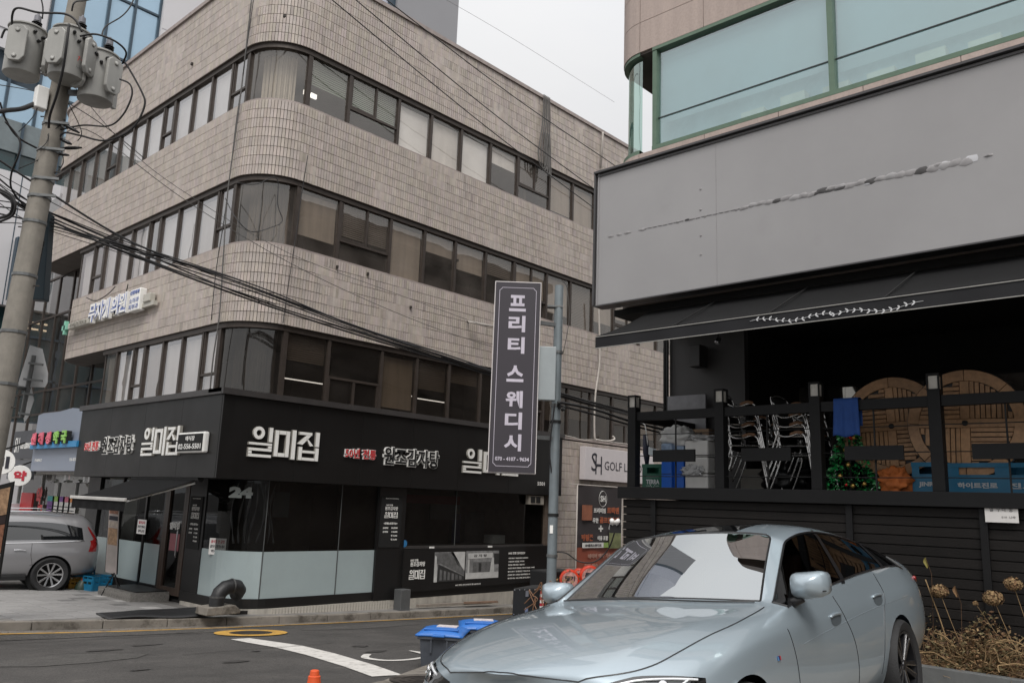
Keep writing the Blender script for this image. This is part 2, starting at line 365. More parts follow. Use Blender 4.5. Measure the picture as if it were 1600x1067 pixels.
# cracks in the asphalt
b = MB()
for (x0,y0,dx,dy,nn) in [(3.6,12.9,.22,-.01,14),(6.2,12.8,.12,.05,6),(6.3,12.75,.14,-.06,7),(5.2,10.2,.25,.02,9)]:
    x, y = x0, y0
    for i in range(nn):
        nx = x+dx+rr.uniform(-.03,.03); ny = y+dy+rr.uniform(-.07,.07)
        b.add([(x,y-.007,road_z(x,y)+.010),(nx,ny-.007,road_z(nx,ny)+.010),(nx,ny+.007,road_z(nx,ny)+.010),(x,y+.007,road_z(x,y)+.010)], [(0,1,2,3)]); x, y = nx, ny
o = obj('asphalt_crack', b, mat('crack', (.012,.011,.01), 1), local=True); o['kind'] = 'structure'
# near pavement on which the car stands (kerb edge curves round at the left)
NK = [(4.648, 6.143, 0.561), (5.208, 6.316, 0.534), (5.966, 6.737, 0.489), (6.683, 7.127, 0.446), (8.05, 7.76, 0.37)]
def side_z(x, y): return road_z(x,y)+.12
poly = [(p[0],p[1]) for p in NK]
poly = [(-3,-4),(1.5,2.2)]+[(2.6,3.9)]+poly+[(10.2,8.6),(12.5,9.6),(30,9.8),(30,-4)]
b = MB(); vs = [(x,y,side_z(x,y)) for x,y in poly]
ctr = (9,2); vs.append((*ctr,side_z(*ctr))); n = len(poly)
b.add(vs, [(i,(i+1)%n,n) for i in range(n)])
struct('near_pavement', b, conc)
b = MB()
for i in range(n-1):
    (ax,ay),(bx,by) = poly[i],poly[i+1]
    b.add([(ax,ay,road_z(ax,ay)-.05),(bx,by,road_z(bx,by)-.05),(bx,by,side_z(bx,by)),(ax,ay,side_z(ax,ay))], [(0,1,2,3)])
struct('near_kerb', b, conc)
mc = (5.487, 6.08, 0.539)
b = MB()
for r0,r1,dz in ((0.001,.28,.005),(.05,.08,.011),(.12,.15,.011),(.2,.23,.011),(.28,.32,.011)):
    b.add([(mc[0]+r*math.cos(2*PI*i/30), mc[1]+r*math.sin(2*PI*i/30), side_z(mc[0]+r*math.cos(2*PI*i/30), mc[1]+r*math.sin(2*PI*i/30))+dz) for r in (r0,r1) for i in range(30)], [(i,(i+1)%30,30+(i+1)%30,30+i) for i in range(30)])
tag(obj('utility_cover', b, iron), 'round ribbed utility cover in the near pavement by the car nose', 'utility cover')

# old patches, oil stains and grit on the road
rr3 = random.Random(17); stain = mat('oil_stain', (.040,.037,.035), .6, var=.3, scale=8); patch2 = mat('old_patch', (.064,.060,.056), .9, speck=(70,.4), var=.2, scale=4, bump=.3, bscale=260)
def blotch(name, cx, cy, rx, ry, m, dz, n=22, jag=.25):
    b = MB(); P = []
    for k in range(n):
        a = 2*PI*k/n; q = 1+rr3.uniform(-jag, jag); x = cx+rx*q*math.cos(a); y = cy+ry*q*math.sin(a); P.append((x, y, road_z(x,y)+dz))
    P.append((cx, cy, road_z(cx,cy)+dz)); b.add(P, [(k,(k+1)%n,n) for k in range(n)]); o = obj(name, b, m, local=True); o['kind'] = 'structure'
for i in range(9): blotch('oil_stain', rr3.uniform(2.5,8), rr3.uniform(8.5,12.3), rr3.uniform(.05,.22), rr3.uniform(.04,.12), stain, .0065+.0003*i, 16)
blotch('road_patch', 9.6, 12.3, 1.3, .35, patch2, .0045, 10, .12); blotch('road_patch', 4.0, 10.6, .9, .5, patch2, .005, 9, .12)
b = MB()
for i in range(700):
    x = rr3.uniform(1.5,16); y = kerb_y(x)-abs(rr3.gauss(0,.16))-.02; z = road_z(x,y)+.006; q = rr3.uniform(.004,.014); a = rr3.uniform(0,PI)
    b.add([(x+q*math.cos(a),y+q*math.sin(a),z),(x-q*math.sin(a)*.6,y+q*math.cos(a)*.6,z),(x-q*math.cos(a),y-q*math.sin(a),z),(x,y,z+q*.8)], [(0,1,3),(1,2,3),(2,0,3)])
o = obj('gutter_grit', b, mat('grit', (.16,.12,.08), .9, var=.4, scale=30), local=True); tag(o, 'brown grit and leaf crumbs lying in the gutter along the kerb', 'grit', kind='stuff')

# ---------------------------------------------------------------- tiled office building on the left
X1, Y1, RC = 7.8, 14.3, 1.0
XE = 26.5
tile_m = mat('facade_tile', (.45,.394,.358), .45, speck=(9,.05), var=.10, scale=3.5, tint=True, streak=.09, dirt=('#544840', 1.1, .63, .30), spec=.4)
grout = mat('grout', (.075,.060,.052), .9, var=.25, scale=5)
bronze = mat('bronze_frame', (.055,.043,.036), .45, .3, var=.2, scale=8)
soff = mat('soffit', (.10,.085,.075), .8, var=.2, scale=3)
cope = mat('coping', (.33,.28,.26), .6, var=.15, scale=4, streak=.15)
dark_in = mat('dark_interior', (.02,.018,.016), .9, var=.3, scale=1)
room_m = mat('office_room', (.10,.088,.075), .9, var=.3, scale=.7)
LB = thing('office_building', 'four storey tile clad corner office building with rounded corner and ribbon windows', 'building', (X1+RC, Y1+RC, 0))
def path(ins, yend, xe=XE, re=1.0, steps=10):
    P = [(xe, Y1+ins)]; c = (X1+RC, Y1+RC); r = RC-ins
    P += [(c[0]+r*math.cos(-PI/2-PI/2*i/steps), c[1]+r*math.sin(-PI/2-PI/2*i/steps)) for i in range(steps+1)]
    c = (X1+re, yend-re); r = re-ins
    P += [(c[0]+r*math.cos(PI-PI/2*i/steps), c[1]+r*math.sin(PI-PI/2*i/steps)) for i in range(steps+1)]
    return P
def slab(b, ins, z0, z1, yend, xe=XE, re=1.0):
    P = path(ins, yend, xe, re)+[(xe, yend-ins)]; n = len(P)
    b.add([(x,y,z0) for x,y in P]+[(x,y,z1) for x,y in P], [tuple(range(n)), tuple(range(2*n-1,n-1,-1))]+[(i,n+i,n+(i+1)%n,(i+1)%n) for i in range(n)])
BANDS = [(11.52,13.42,26.9),(8.56,10.2,27.0),(5.5,7.1,24.3)]
for z0,z1,ye in BANDS:
    b = MB(); slab(b, .02, z0, z1, ye); obj('wall', b, grout, LB)
    b = MB(); slab(b, .05, z0-.012, z0-.001, ye); obj('soffit', b, soff, LB)
b = MB(); slab(b, -.05, 13.42, 13.52, 26.95); obj('coping', b, cope, LB)
b = MB(); b.box(16.95, XE, Y1+.02, 22, -1.5, 3.95); obj('wall', b, grout, LB)
b = MB()
for z in (4.0, 7.1, 10.2): b.box(9.2, XE, 15.6, 24, z-.1, z)
obj('floor_slab', b, soff, LB)
# rooms behind the ribbon windows
for z0,z1 in ((3.97,5.5),(7.1,8.56),(10.2,11.52)):
    b = MB(); b.box(10.4, XE, 16.6, 16.7, z0, z1); b.box(10.4, 10.5, 16.7, 26, z0, z1)
    for k in range(4): b.box(12+k*3.9, 12.08+k*3.9, 14.6, 16.6, z0, z1)
    obj('room_partition', b, room_m, LB)
# tiles: walk along the plan, one tile each
def walk(yend, xe=XE):
    P = path(0, yend, xe, steps=16); L = [0]
    for a, c in zip(P, P[1:]): L.append(L[-1]+math.dist(a, c))
    return P, L
def at(P, L, s):
    lo = 0
    for i in range(len(L)-1):
        if s <= L[i+1]: lo = i; break
    else: lo = len(L)-2
    t = (s-L[lo])/(L[lo+1]-L[lo]); a, c = P[lo], P[lo+1]
    d = Vector((c[0]-a[0], c[1]-a[1], 0)).normalized()
    return Vector((a[0]+(c[0]-a[0])*t, a[1]+(c[1]-a[1])*t, 0)), d
rt = random.Random(11)
TW, TH = .0675, .2085
tiles = []
def tiles_on(z0, z1, yend, s0=0, s1=None, xe=XE):
    P, L = walk(yend, xe); s1 = s1 or L[-1]
    ns = int((s1-s0)/TW); nr = max(1, round((z1-z0)/TH)); th = (z1-z0)/nr
    for i in range(ns):
        p, d = at(P, L, s0+(i+.5)*TW)
        for r in range(nr): tiles.append((p, d, z0+(r+.5)*th, th))
for z0,z1,ye in BANDS: tiles_on(z0, z1, ye)
tiles_on(-.45, 3.95, 26, 0, XE-16.97)
# the pane-sized few that show largest stay single, the rest are one cladding mesh
campos = Vector((0,0,2.16))
def tsize(t):
    p = t[0]; q = Vector((p.x,p.y,t[2])); n = t[1].cross(Vector((0,0,1))); v = (q-campos)
    return abs(n.normalized().dot(v.normalized()))/v.length**2
order = sorted([t for t in tiles if t[0].x < 14], key=tsize, reverse=True)
single = set(id(t) for t in order[:300])
variants = []
for k in range(8):
    g = 1+rt.uniform(-.13,.1); b = MB(); b.tn = (g, g*rt.uniform(.97,1.02), g*rt.uniform(.95,1.02))
    b.box(-.0288,.0288,-.008,.012,-.1,.1); o = obj('tile', b, tile_m, local=True); variants.append(o.data); bpy.data.objects.remove(o)
b = MB()
for t in tiles:
    p, d, z, th = t; nrm = Vector((d.y,-d.x,0))          # outward is left of travel; flipped below
    if nrm.dot(p-Vector((14,20,0))) < 0: nrm = -nrm
    if id(t) in single:
        share('tile', rt.choice(variants), LB, (p.x,p.y,z), (0,0,math.atan2(-d.y,-d.x)), (1,1,(th-.011)/.2))
        continue
    g = 1+rt.uniform(-.085,.07)
    if rt.random() < .03: g *= .8
    b.tn = (g, g*rt.uniform(.97,1.02), g*rt.uniform(.94,1.02))
    fill = mnoise.noise(Vector((p.x*.8,p.y*.8,z*.9))) > .30 and mnoise.noise(Vector((p.x*3,p.y*3,z*4))) > -.25
    hw = d*(TW/2-(.0006 if fill else .0052)); h = th/2-(.001 if fill else .0052); o1 = p-nrm*.018; o2 = p+nrm*.004
    q = [o1-hw, o1+hw, o2-hw, o2+hw]
    b.add([(q[2].x,q[2].y,z-h),(q[3].x,q[3].y,z-h),(q[3].x,q[3].y,z+h),(q[2].x,q[2].y,z+h),
           (q[0].x,q[0].y,z-h),(q[1].x,q[1].y,z-h),(q[1].x,q[1].y,z+h),(q[0].x,q[0].y,z+h)],
          [(0,1,2,3),(0,1,5,4),(1,2,6,5),(2,3,7,6),(3,0,4,7)])
o = obj('tile_cladding', b, tile_m, LB); o['kind'] = 'stuff'
# ---- ribbon windows
glR = glass('office_glass', (.93,.92,.90), .12, (.85,.82,.78), .01, .08, .10)
glL = glass('office_glass_side', (.78,.77,.76), .30, (.95,.95,.97), .01, .05, .10)
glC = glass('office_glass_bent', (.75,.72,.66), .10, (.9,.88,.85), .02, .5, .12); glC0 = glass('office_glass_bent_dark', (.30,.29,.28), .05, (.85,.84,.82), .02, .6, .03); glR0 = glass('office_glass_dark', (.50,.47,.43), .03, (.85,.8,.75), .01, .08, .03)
blinds = [mat('blind_cream', (.74,.70,.66), .8, var=.08, scale=1, streak=.1), mat('blind_white', (.84,.82,.80), .8, var=.06, scale=1), mat('blind_tan', (.34,.285,.235), .8, var=.1, scale=1, streak=.15),
          mat('blind_green', (.24,.29,.235), .8, var=.1, scale=1), mat('blind_brown', (.13,.105,.085), .8, var=.15, scale=1)]
RX = [8.77,9.83,11.23,12.25,13.26,14.32,15.38,16.72,17.76,18.8,19.85,21.2,22.2,23.2,24.2,25.5]
OPR = {1,6,10}
def blind_mesh(p0, p1, za, zb, slat=.05):
    b = MB(); d = (p1-p0); n = max(1, int((zb-za)/slat))
    nrm = Vector((d.y,-d.x,0)).normalized()
    for i in range(n):
        z = za+(zb-za)*i/n; z2 = za+(zb-za)*(i+.93)/n
        b.add([(*(p0+nrm*.012).xy, z),(*(p1+nrm*.012).xy, z),(*(p1-nrm*.006).xy, z2),(*(p0-nrm*.006).xy, z2)], [(0,1,2,3)])
    return b
def bay(a, c, z0, z1, op, gl, bl, drop, low=.36, two=True, openleft=False):
    """one bay of the ribbon: mullion, rails, glass, blind; a and c are plan points, outward is a side"""
    a = Vector((*a,0)); c = Vector((*c,0)); d = (c-a).normalized(); n = Vector((d.y,-d.x,0))
    if n.dot(a-Vector((14,20,0))) < 0: n = -n
    b = MB(); U3 = Vector((0,0,1))
    def vbar(p, w, z0, z1, dep=.05): b.obox(Vector((p.x,p.y,(z0+z1)/2)), d*w/2, n*dep/2, U3*(z1-z0)/2)
    def hbar(p, q, z, w, dep=.05): m = (p+q)/2; b.obox(Vector((m.x,m.y,z)), (q-p)/2, n*dep/2, U3*w/2)
    vbar(a, .075, z0+.05, z1-.10, .09)
    i0 = a+d*.04; i1 = c-d*.04
    zm = z0+(z1-z0)*low
    if op:
        hbar(i0, i1, zm, .05, .07)
        if two == 'low': mid = (a+c)/2; vbar(mid, .06, z0+.05, zm-.026, .06); hbar(i0,i1,z0+.07,.05,.062); vbar(a+d*.06,.05,z0+.05,zm-.01,.061); vbar(c-d*.06,.05,z0+.05,zm-.01,.061)
        elif two: mid = (a+c)/2+d*.04; vbar(mid, .05, zm+.026, z1-.10, .065); vbar(a+d*.065,.04,zm+.03,z1-.11,.06); hbar(i0,mid-d*.03,zm+.05,.035,.055)
        else: vbar(a+d*.07,.05,zm+.03,z1-.11,.075); vbar(c-d*.07,.04,zm+.03,z1-.11,.06)
    w = obj('window', b, bronze, LB)
    p = MB(); g0 = a+d*.038; g1 = c-d*.038; jt = rt.uniform(-.004,.004)
    p.add([(g0.x+n.x*jt,g0.y+n.y*jt,z0+.05),(g1.x,g1.y,z0+.05),(g1.x-n.x*jt,g1.y-n.y*jt,z1-.1),(g0.x,g0.y,z1-.1)], [(0,1,2,3)])
    o = obj('pane', p, gl, w, fixn=False)
    if bl is not None:
        q0 = g0-n*.075; q1 = g1-n*.075
        o = obj('blind', blind_mesh(q0, q1, z0+.05+(z1-z0-.15)*(1-drop), z1-.1, .045 if bl in (3,4) else 3), blinds[bl], w, fixn=False)
IN = .11
rb = random.Random(5)
BR = {2: [2,1,1,0,2,3,1,0,0,1,2,2,0,2,1], 1: [2,4,2,2,2,4,2,2,4,2,2,2,4,2,2], 0: [4,None,2,4,4,None,None,4,4,None,4,2,4,4,4]}
DR = {2: [.45,.9,1,1,1,.4,.6,.9,1,1,.6,.8,1,1,1], 1: [.75,.55,1,.35,.5,.4,.6,.8,1,.7,.5,1,.6,.8,1], 0: [.4,1,.9,.5,.3,1,1,.7,.6,1,.6,.8,.5,.5,.5]}
BR[2] = [3,3,1,0,1,0,4,2,2,0,1,2,2,0,2]; DR[2][0] = .5; DR[2][1] = .7
for lv,(z0,z1) in enumerate(((3.99,5.5),(7.1,8.56),(10.2,11.52))):
    for i in range(len(RX)-1):
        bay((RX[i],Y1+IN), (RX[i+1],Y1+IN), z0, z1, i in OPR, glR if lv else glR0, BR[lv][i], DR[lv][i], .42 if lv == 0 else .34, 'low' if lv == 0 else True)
    LY = [15.3,16.0,16.9,17.8,18.7,19.3,20.25,21.05,21.9,22.6,23.5]+([24.5,25.4,26.2] if lv == 2 else [])
    if lv == 0: LY = LY[:7]+[20.95]
    for i in range(len(LY)-1):
        op = i in (0,4,8)
        bay((X1+IN,LY[i]), (X1+IN,LY[i+1]), z0, z1, op, glL, None if (op and lv) else (rb.choice([0,1,1,0]) if lv else rb.choice([0,2,0])), rb.choice([1,1,.95,1]), .34, False)
    # bent corner pane, its head and sill
    cc = (X1+RC, Y1+RC); r = RC-IN; n = 14
    w = MB()
    for q in (0,1): ang = -PI/2-PI/2*q; w.obox((cc[0]+r*math.cos(ang), cc[1]+r*math.sin(ang), (z0+z1)/2-.02), (.04,0,0), (0,.04,0), (0,0,(z1-z0)/2-.08))
    w = obj('window', w, bronze, LB)
    p = MB(); rs = r-.01
    p.grid(lambda u, v: (cc[0]+rs*math.cos(-PI/2-PI/2*(.02+.96*u)), cc[1]+rs*math.sin(-PI/2-PI/2*(.02+.96*u)), z0+.05+(z1-z0-.15)*v), n, 1)
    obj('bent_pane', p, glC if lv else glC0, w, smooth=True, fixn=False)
    q = MB(); rq = r-.3
    for k in range(28):
        if (lv == 2 and k < 4) or (lv == 1 and k % 9 == 8): continue
        a0 = -PI/2-PI/2*k/28; a1 = -PI/2-PI/2*(k+.97)/28; wv = .03*math.sin(k*2.2)
        q.add([(cc[0]+(rq+wv)*math.cos(a0), cc[1]+(rq+wv)*math.sin(a0), z0+.05),(cc[0]+(rq-wv)*math.cos(a1), cc[1]+(rq-wv)*math.sin(a1), z0+.05),
               (cc[0]+(rq-wv)*math.cos(a1), cc[1]+(rq-wv)*math.sin(a1), z1-.1),(cc[0]+(rq+wv)*math.cos(a0), cc[1]+(rq+wv)*math.sin(a0), z1-.1)], [(0,1,2,3)])
    obj('curtain', q, blinds[[4,4,0][lv]], w, fixn=False)
    # continuous head and sill following the rounded corner
    ye = 26.9 if lv == 2 else 23.6 if lv == 1 else 21.05
    for nm, ins, za, zb in (('window_head', .05, z1-.105, z1-.014), ('window_sill', .04, z0, z0+.052)):
        Pp = path(ins, ye+1, steps=14); Pq = path(ins+.16, ye+1, steps=14); k = len(Pp)-15
        A = Pp[:k]+[(X1+ins, ye)]; B = Pq[:k]+[(X1+ins+.16, ye)]; m = len(A)
        bb = MB(); bb.add([(x,y,za) for x,y in A]+[(x,y,za) for x,y in B]+[(x,y,zb) for x,y in A]+[(x,y,zb) for x,y in B],
            [f for i in range(m-1) for f in ((i,i+1,m+i+1,m+i),(2*m+i,3*m+i,3*m+i+1,2*m+i+1),(i,2*m+i,2*m+i+1,i+1),(m+i,m+i+1,3*m+i+1,3*m+i))])
        obj(nm, bb, bronze if nm == 'window_head' else cope, LB)
# recessed curtain wall at the far left end
b = MB(); b.box(9.6,9.7,20.9,31,-.2,11.5); obj('wall', b, dark_in, LB)
glD = glass('stair_glass', (.35,.37,.36), .22, (.8,.8,.8), .01, .1, .05)
for j,(z0,z1) in enumerate(((2.6,4.3),(4.3,5.0),(5.0,7.3),(7.3,8.54),(8.54,11.5))):
    for i in range(8):
        y0 = 21.3+i*1.15
        b = MB(); b.box(8.55,8.62,y0-.04,y0+.04,z0,z1); b.box(8.55,8.615,y0+.04,y0+1.11,z0-.03,z0+.03); w = obj('window', b, bronze, LB)
        p = MB(); p.quad((8.58,y0+.04,z0+.03),(8.58,y0+1.11,z0+.03),(8.58,y0+1.11,z1-.03),(8.58,y0+.04,z1-.03)); obj('pane', p, glD, w, fixn=False)
obj('window_return', MB().box(7.8+.12,8.6,23.56,23.62,7.1,8.54), bronze, LB); obj('window_return', MB().box(7.92,8.6,21.0,21.06,3.97,5.48), bronze, LB)
# rooftop and rear mass so the building is solid from the side
b = MB(); b.box(10.6, XE, 17, 26.4, -1.5, 13.3); obj('core', b, soff, LB)
# small hardware on the tiles
b = MB()
for p in ((13.239, 14.27, 7.949), (10.6, 14.27, 6.992), (9.793, 14.27, 6.957), (11.865, 14.27, 6.5), (7.77, 17.855, 12.027), (8.008, 14.27, 11.935)): b.box(p[0]-.02,p[0]+.02,p[1]-.02,p[1]+.04,p[2]-.03,p[2]+.03)
obj('wall_bolt', b, iron, LB)
# cracks and old runs on the tiles are in the material; downpipes and loose cables are things
def cable(name, pts, r, m, label, cat, group=None, n=6, seg=8):
    b = MB(); b.tube(catm(pts, seg), r, n); o = obj(name, b, m, smooth=True); return tag(o, label, cat, group)
blackc = mat('black_cable', (.018,.017,.018), .6, var=.1)
greyc = mat('grey_cable', (.10,.095,.09), .7, var=.2)
whitec = mat('pale_pipe', (.50,.46,.42), .6, var=.15, scale=6)
cable('wall_cable', [(7.7, 15.167, 12.524), (7.72, 15.212, 11.204), (7.72, 15.245, 9.904), (7.72, 15.324, 8.232), (7.72, 15.218, 6.847), (7.72, 15.119, 5.646), (7.72, 15.181, 4.754), (7.74, 15.204, 4.102)], .014, greyc, 'grey cable hanging down the tile wall left of the rounded corner', 'cable')
cable('wall_cable', [(7.7, 15.082, 12.488), (7.72, 15.23, 10.623), (7.72, 15.295, 9.632), (7.72, 15.343, 7.822), (7.72, 15.454, 6.62), (7.72, 15.432, 5.556)], .009, blackc, 'thin black cable beside the grey cable at the rounded corner', 'cable')
cable('wall_cable', [(8.816, 14.22, 9.113), (8.758, 14.22, 8.295), (8.706, 14.22, 7.319), (8.655, 14.22, 6.502), (8.597, 14.22, 5.507)], .008, blackc, 'black wire hanging down the right side of the rounded corner', 'cable')
cable('wall_cable', [(7.263, 14.1, 7.977), (7.659, 14.1, 8.079), (8.082, 14.1, 8.349), (8.167, 14.1, 7.813), (8.299, 14.1, 7.518), (8.089, 14.1, 7.326), (7.654, 14.1, 7.114), (7.311, 14.1, 7.299), (7.7, 15.363, 8.096)], .009, blackc, 'black wire looping across the bent second floor window', 'cable')
cable('wall_cable', [(7.7, 19.708, 6.957), (7.72, 19.819, 6.57), (7.7, 19.654, 6.419)], .012, blackc, 'short black cable dropping to the clinic sign', 'cable')
cable('wall_cable', [(7.72, 22.299, 7.006), (7.7, 21.561, 6.812), (7.72, 20.926, 6.89), (7.72, 20.51, 7.022)], .012, blackc, 'black cable sagging under the second floor window', 'cable')
for k in range(5):
    x = 16.15+k*.06
    cable('cable_loop', [(x,14.2,13.5),(x-.05+.02*k,14.18,12.6),(x-.2+.05*k,14.16,11.7),(x-.1+.04*k,14.14,11.3-.05*k),(x+.1,14.16,11.45),(x+.06,14.2,12.4)], .018, greyc, ('leftmost','second','middle','fourth','rightmost')[k]+' grey cable of the bundle hanging from the roof edge', 'cable', 'cables hanging from the roof edge')
tag(obj('downpipe', MB().tube([(18.918, 14.2, 13.397), (18.919, 14.2, 13.356), (18.82, 14.2, 12.222)], .035, 10), whitec, smooth=True), 'pale downpipe at the top of the tile wall near the roof edge', 'pipe')
cable('drain_hose', [(18.774, 14.15, 8.074), (18.883, 14.15, 6.39), (18.703, 14.15, 5.255), (18.705, 14.15, 4.169), (18.857, 14.15, 4.056), (19.276, 14.1, 4.053), (19.584, 14.1, 4.133), (19.558, 14.15, 4.224)], .028, whitec, 'pale drain hose running down the tile wall and hooking up at the window', 'pipe')
cable('drain_hose', [(17.24, 14.2, 4.062), (17.792, 14.2, 4.04), (18.219, 14.2, 4.005), (18.804, 14.2, 4.053), (19.413, 14.2, 4.048), (20.534, 14.2, 4.062)], .014, whitec, 'pale hose lying on the sill above the white golf sign', 'pipe')
tag(obj('vent_pipe', MB().tube([(13.711, 14.3, 6.54), (13.563, 14.1, 6.471), (14.399, 14, 6.471)], .03, 10), whitec, smooth=True), 'pale pipe stub sticking out of the tiles left of the tall vertical sign', 'pipe')

lampw = glow('tube_light', (1,.97,.93), 1.0)
for p, q in (((11.754, 14.9, 4.598),(12.756, 14.9, 4.571)),((12.856, 14.9, 4.568),(13.836, 14.9, 4.557)),((9.214, 14.9, 4.559),(10.218, 14.9, 4.599))):
    obj('ceiling_lamp', MB().bar((p[0],15.0,p[2]), (q[0],15.0,p[2]), .03, .02), lampw, LB)
for u_ in range(2): p = ((8.988, 14.7, 10.77),(9.168, 14.7, 10.769))[u_]; obj('ceiling_lamp', MB().box(p[0]-.07,p[0]+.07,14.75,14.8,p[2]-.05,p[2]+.05), lampw, LB)

# ---------------------------------------------------------------- restaurant front on the ground floor
blackm = mat('black_panel', (.008,.0075,.0075), .42, var=.12, scale=.8, rvar=.08, spec=.5)
fasm = mat('fascia_metal', (.009,.0083,.008), .40, var=.08, scale=.9, rvar=.07, streak=.12, spec=.35)
capm = mat('fascia_cap', (.045,.041,.04), .4, var=.15, scale=4)
black2 = mat('black_matt', (.006,.006,.006), .75, var=.2, scale=4)
lit = mat('sign_white', (.82,.81,.78), .45, var=.03)
litside = mat('sign_return', (.42,.40,.36), .5, .3, var=.1, scale=6)
redm = mat('sign_red', (.55,.03,.035), .45, var=.03)
steel = mat('steel', (.42,.42,.43), .3, .9, var=.1, scale=12)
frost = mat('frosted_film', (.33,.39,.398), .16, var=.06, scale=.9, spec=.5)
shopgl = glass('shop_glass', (.42,.43,.43), .0, (.6,.62,.63), .005, .08, .01)
white_tile = mat('white_wall_tile', (.46,.43,.38), .5, var=.12, scale=4, streak=.3, dirt=('#5a4f42', 3, .57, .55))
# fascia sign box wrapping the corner
FS = thing('fascia_sign', 'black metal fascia board wrapping the corner above the restaurant', 'sign board', (7.33,13.85,2.44))
b = MB(); 
joints = [7.33, 8.9, 10.45, 11.8, 13.2, 14.9, 16.93]
for a, c in zip(joints, joints[1:]):
    b = MB(); b.box(a+.002, c-.002, 13.85, 13.9, 2.44, 3.96); obj('panel', b, fasm, FS, bevel=.003)
lj = [13.905, 15.4, 17.0, 18.7, 20.42]
for a, c in zip(lj, lj[1:]):
    b = MB(); b.box(7.33, 7.38, a+.002, c-.002, 2.44, 3.96); obj('panel', b, fasm, FS, bevel=.003)
b = MB(); b.box(7.27,16.96,13.79,13.85,3.93,4.04); b.box(7.27,16.96,13.85,14.34,3.97,4.04); obj('cap', b, capm, FS)
b = MB(); b.box(7.27,7.33,13.86,20.45,3.93,4.04); b.box(7.33,7.85,14.35,20.45,3.97,4.036); obj('cap', b, capm, FS)
b = MB(); b.box(7.4,16.9,13.92,14.34,2.44,2.5); b.box(7.4,8.05,14.35,20.4,2.44,2.496); b.box(16.88,16.93,13.9,14.3,2.44,3.9); obj('soffit', b, black2, FS)
b = MB()
for x in (7.345, 7.36): b.box(7.326,7.331,13.85,13.853,2.44,3.95)
def seg_letters(name, strokes, o, w, h, fr, depth, face, side, par=None, thick=None):
    """block letters from boxes/rings given in a 0..1 cell, standing out from the board"""
    r, u = frame(fr); nn = r.cross(u); o = Vector(o)
    f = MB(); s = MB()
    for st in strokes:
        if st[0] == 'b':
            _, x0, y0, x1, y1 = st; P = [(x0*w,y0*h),(x1*w,y0*h),(x1*w,y1*h),(x0*w,y1*h)]
            s.prism(P, o, r, u, nn*(depth-.006)); e = .006
            Q = [(P[0][0]+e,P[0][1]+e),(P[1][0]-e,P[1][1]+e),(P[2][0]-e,P[2][1]-e),(P[3][0]+e,P[3][1]-e)]
            f.prism(Q, o+nn*(depth-.006), r, u, nn*.006)
        elif st[0] == 'p':
            P = [(x*w,y*h) for x, y in st[1]]; s.prism(P, o, r, u, nn*(depth-.006)); f.prism(P, o+nn*(depth-.006), r, u, nn*.006)
        else:
            _, cx, cy, ro, ri = st; n = 24
            for bb, z0, z1, e in ((s,0,depth-.006,0),(f,depth-.006,depth,.004)):
                vs = []
                for z in (z0,z1):
                    for rad in (ro-e, ri+e):
                        for k in range(n): a = 2*PI*k/n; vs.append(o+r*(cx*w+rad*h*math.cos(a))+u*(cy*h+rad*h*math.sin(a))+nn*z)
                fs = []
                for k in range(n):
                    m = (k+1) % n; fs += [(2*n+k,2*n+m,3*n+m,3*n+k),(k,m,2*n+m,2*n+k),(n+m,n+k,3*n+k,3*n+m)]
                bb.add(vs, fs)
    a = obj(name, s, side, par); obj('letter_face', f, face, a)
    return a
ILMIJIP = [
 [('o',.125,.79,.21,.095),('b',.262,.51,.315,1.0),('b',.0,.39,.315,.48),('b',.262,.30,.315,.39),('b',.0,.20,.315,.30),('b',.0,.10,.05,.20),('b',.0,.0,.315,.10)],
 [('b',.345,.06,.40,.94),('b',.50,.06,.555,.94),('b',.40,.80,.50,.94),('b',.40,.06,.50,.20),('b',.585,.0,.645,1.0)],
 [('b',.685,.86,.875,.97),('p',[(.79,.86),(.86,.86),(.74,.53),(.67,.55)]),('p',[(.79,.76),(.83,.70),(.90,.52),(.85,.50)]),('b',.93,.49,.99,1.0),
  ('b',.69,.0,.745,.46),('b',.935,.0,.99,.46),('b',.745,.0,.935,.11),('b',.745,.25,.935,.35)]]
def ilmijip(c, w, h, fr, depth, label, par=None, flat=None, face=None, side=None):
    r, u = frame(fr); o = Vector(c)-r*w/2-u*h/2
    if flat is None:
        t = thing('channel_letters', label, 'shop letters', tuple(o)); 
        for st in ILMIJIP: seg_letters('letter', st, o, w, h, fr, depth, face or lit, side or litside, t)
        return t
    for st in ILMIJIP: seg_letters('lettering', st, o, w, h, fr, depth, flat, flat, par)
def place(p): return p
a0 = (7.877, 13.85, 3.371); a1 = (9.406, 13.85, 2.901)
ilmijip(((a0[0]+a1[0])/2, 13.85, 3.13), abs(a1[0]-a0[0]), .56, 'R', .05, 'large white block letters 일미집 on the front fascia near its corner')
a0 = (13.314, 13.85, 3.404); ilmijip((a0[0]+.95, 13.85, 3.13), 1.9, .56, 'R', .05, 'white block letters 일미 partly hidden behind the tall vertical sign')
a0 = (7.33, 16.899, 3.142); a1 = (7.33, 15.287, 3.104)
ilmijip((7.33,(a0[1]+a1[1])/2,3.13), abs(a1[1]-a0[1]), .56, 'L', .06, 'white block letters 일미집 on the side fascia beside the phone number box')
def outlined(body, c, w, h, fr, inner, outer, label, cat='shop letters', bold=.02, olb=.05, d=.05, par=None):
    t = thing('channel_letters', label, cat, tuple(c)) if par is None else par
    text(body, c, w, h, fr, outer, t, ext=d-.01, bold=olb, name='letter_outline')
    r, u = frame(fr); nn = r.cross(u); c2 = Vector(c)+nn*(d-.009)
    k = .035*h*2
    text(body, c2, w-k, h-k, fr, inner, t, ext=.006, bold=bold, name='letter_face'); return t
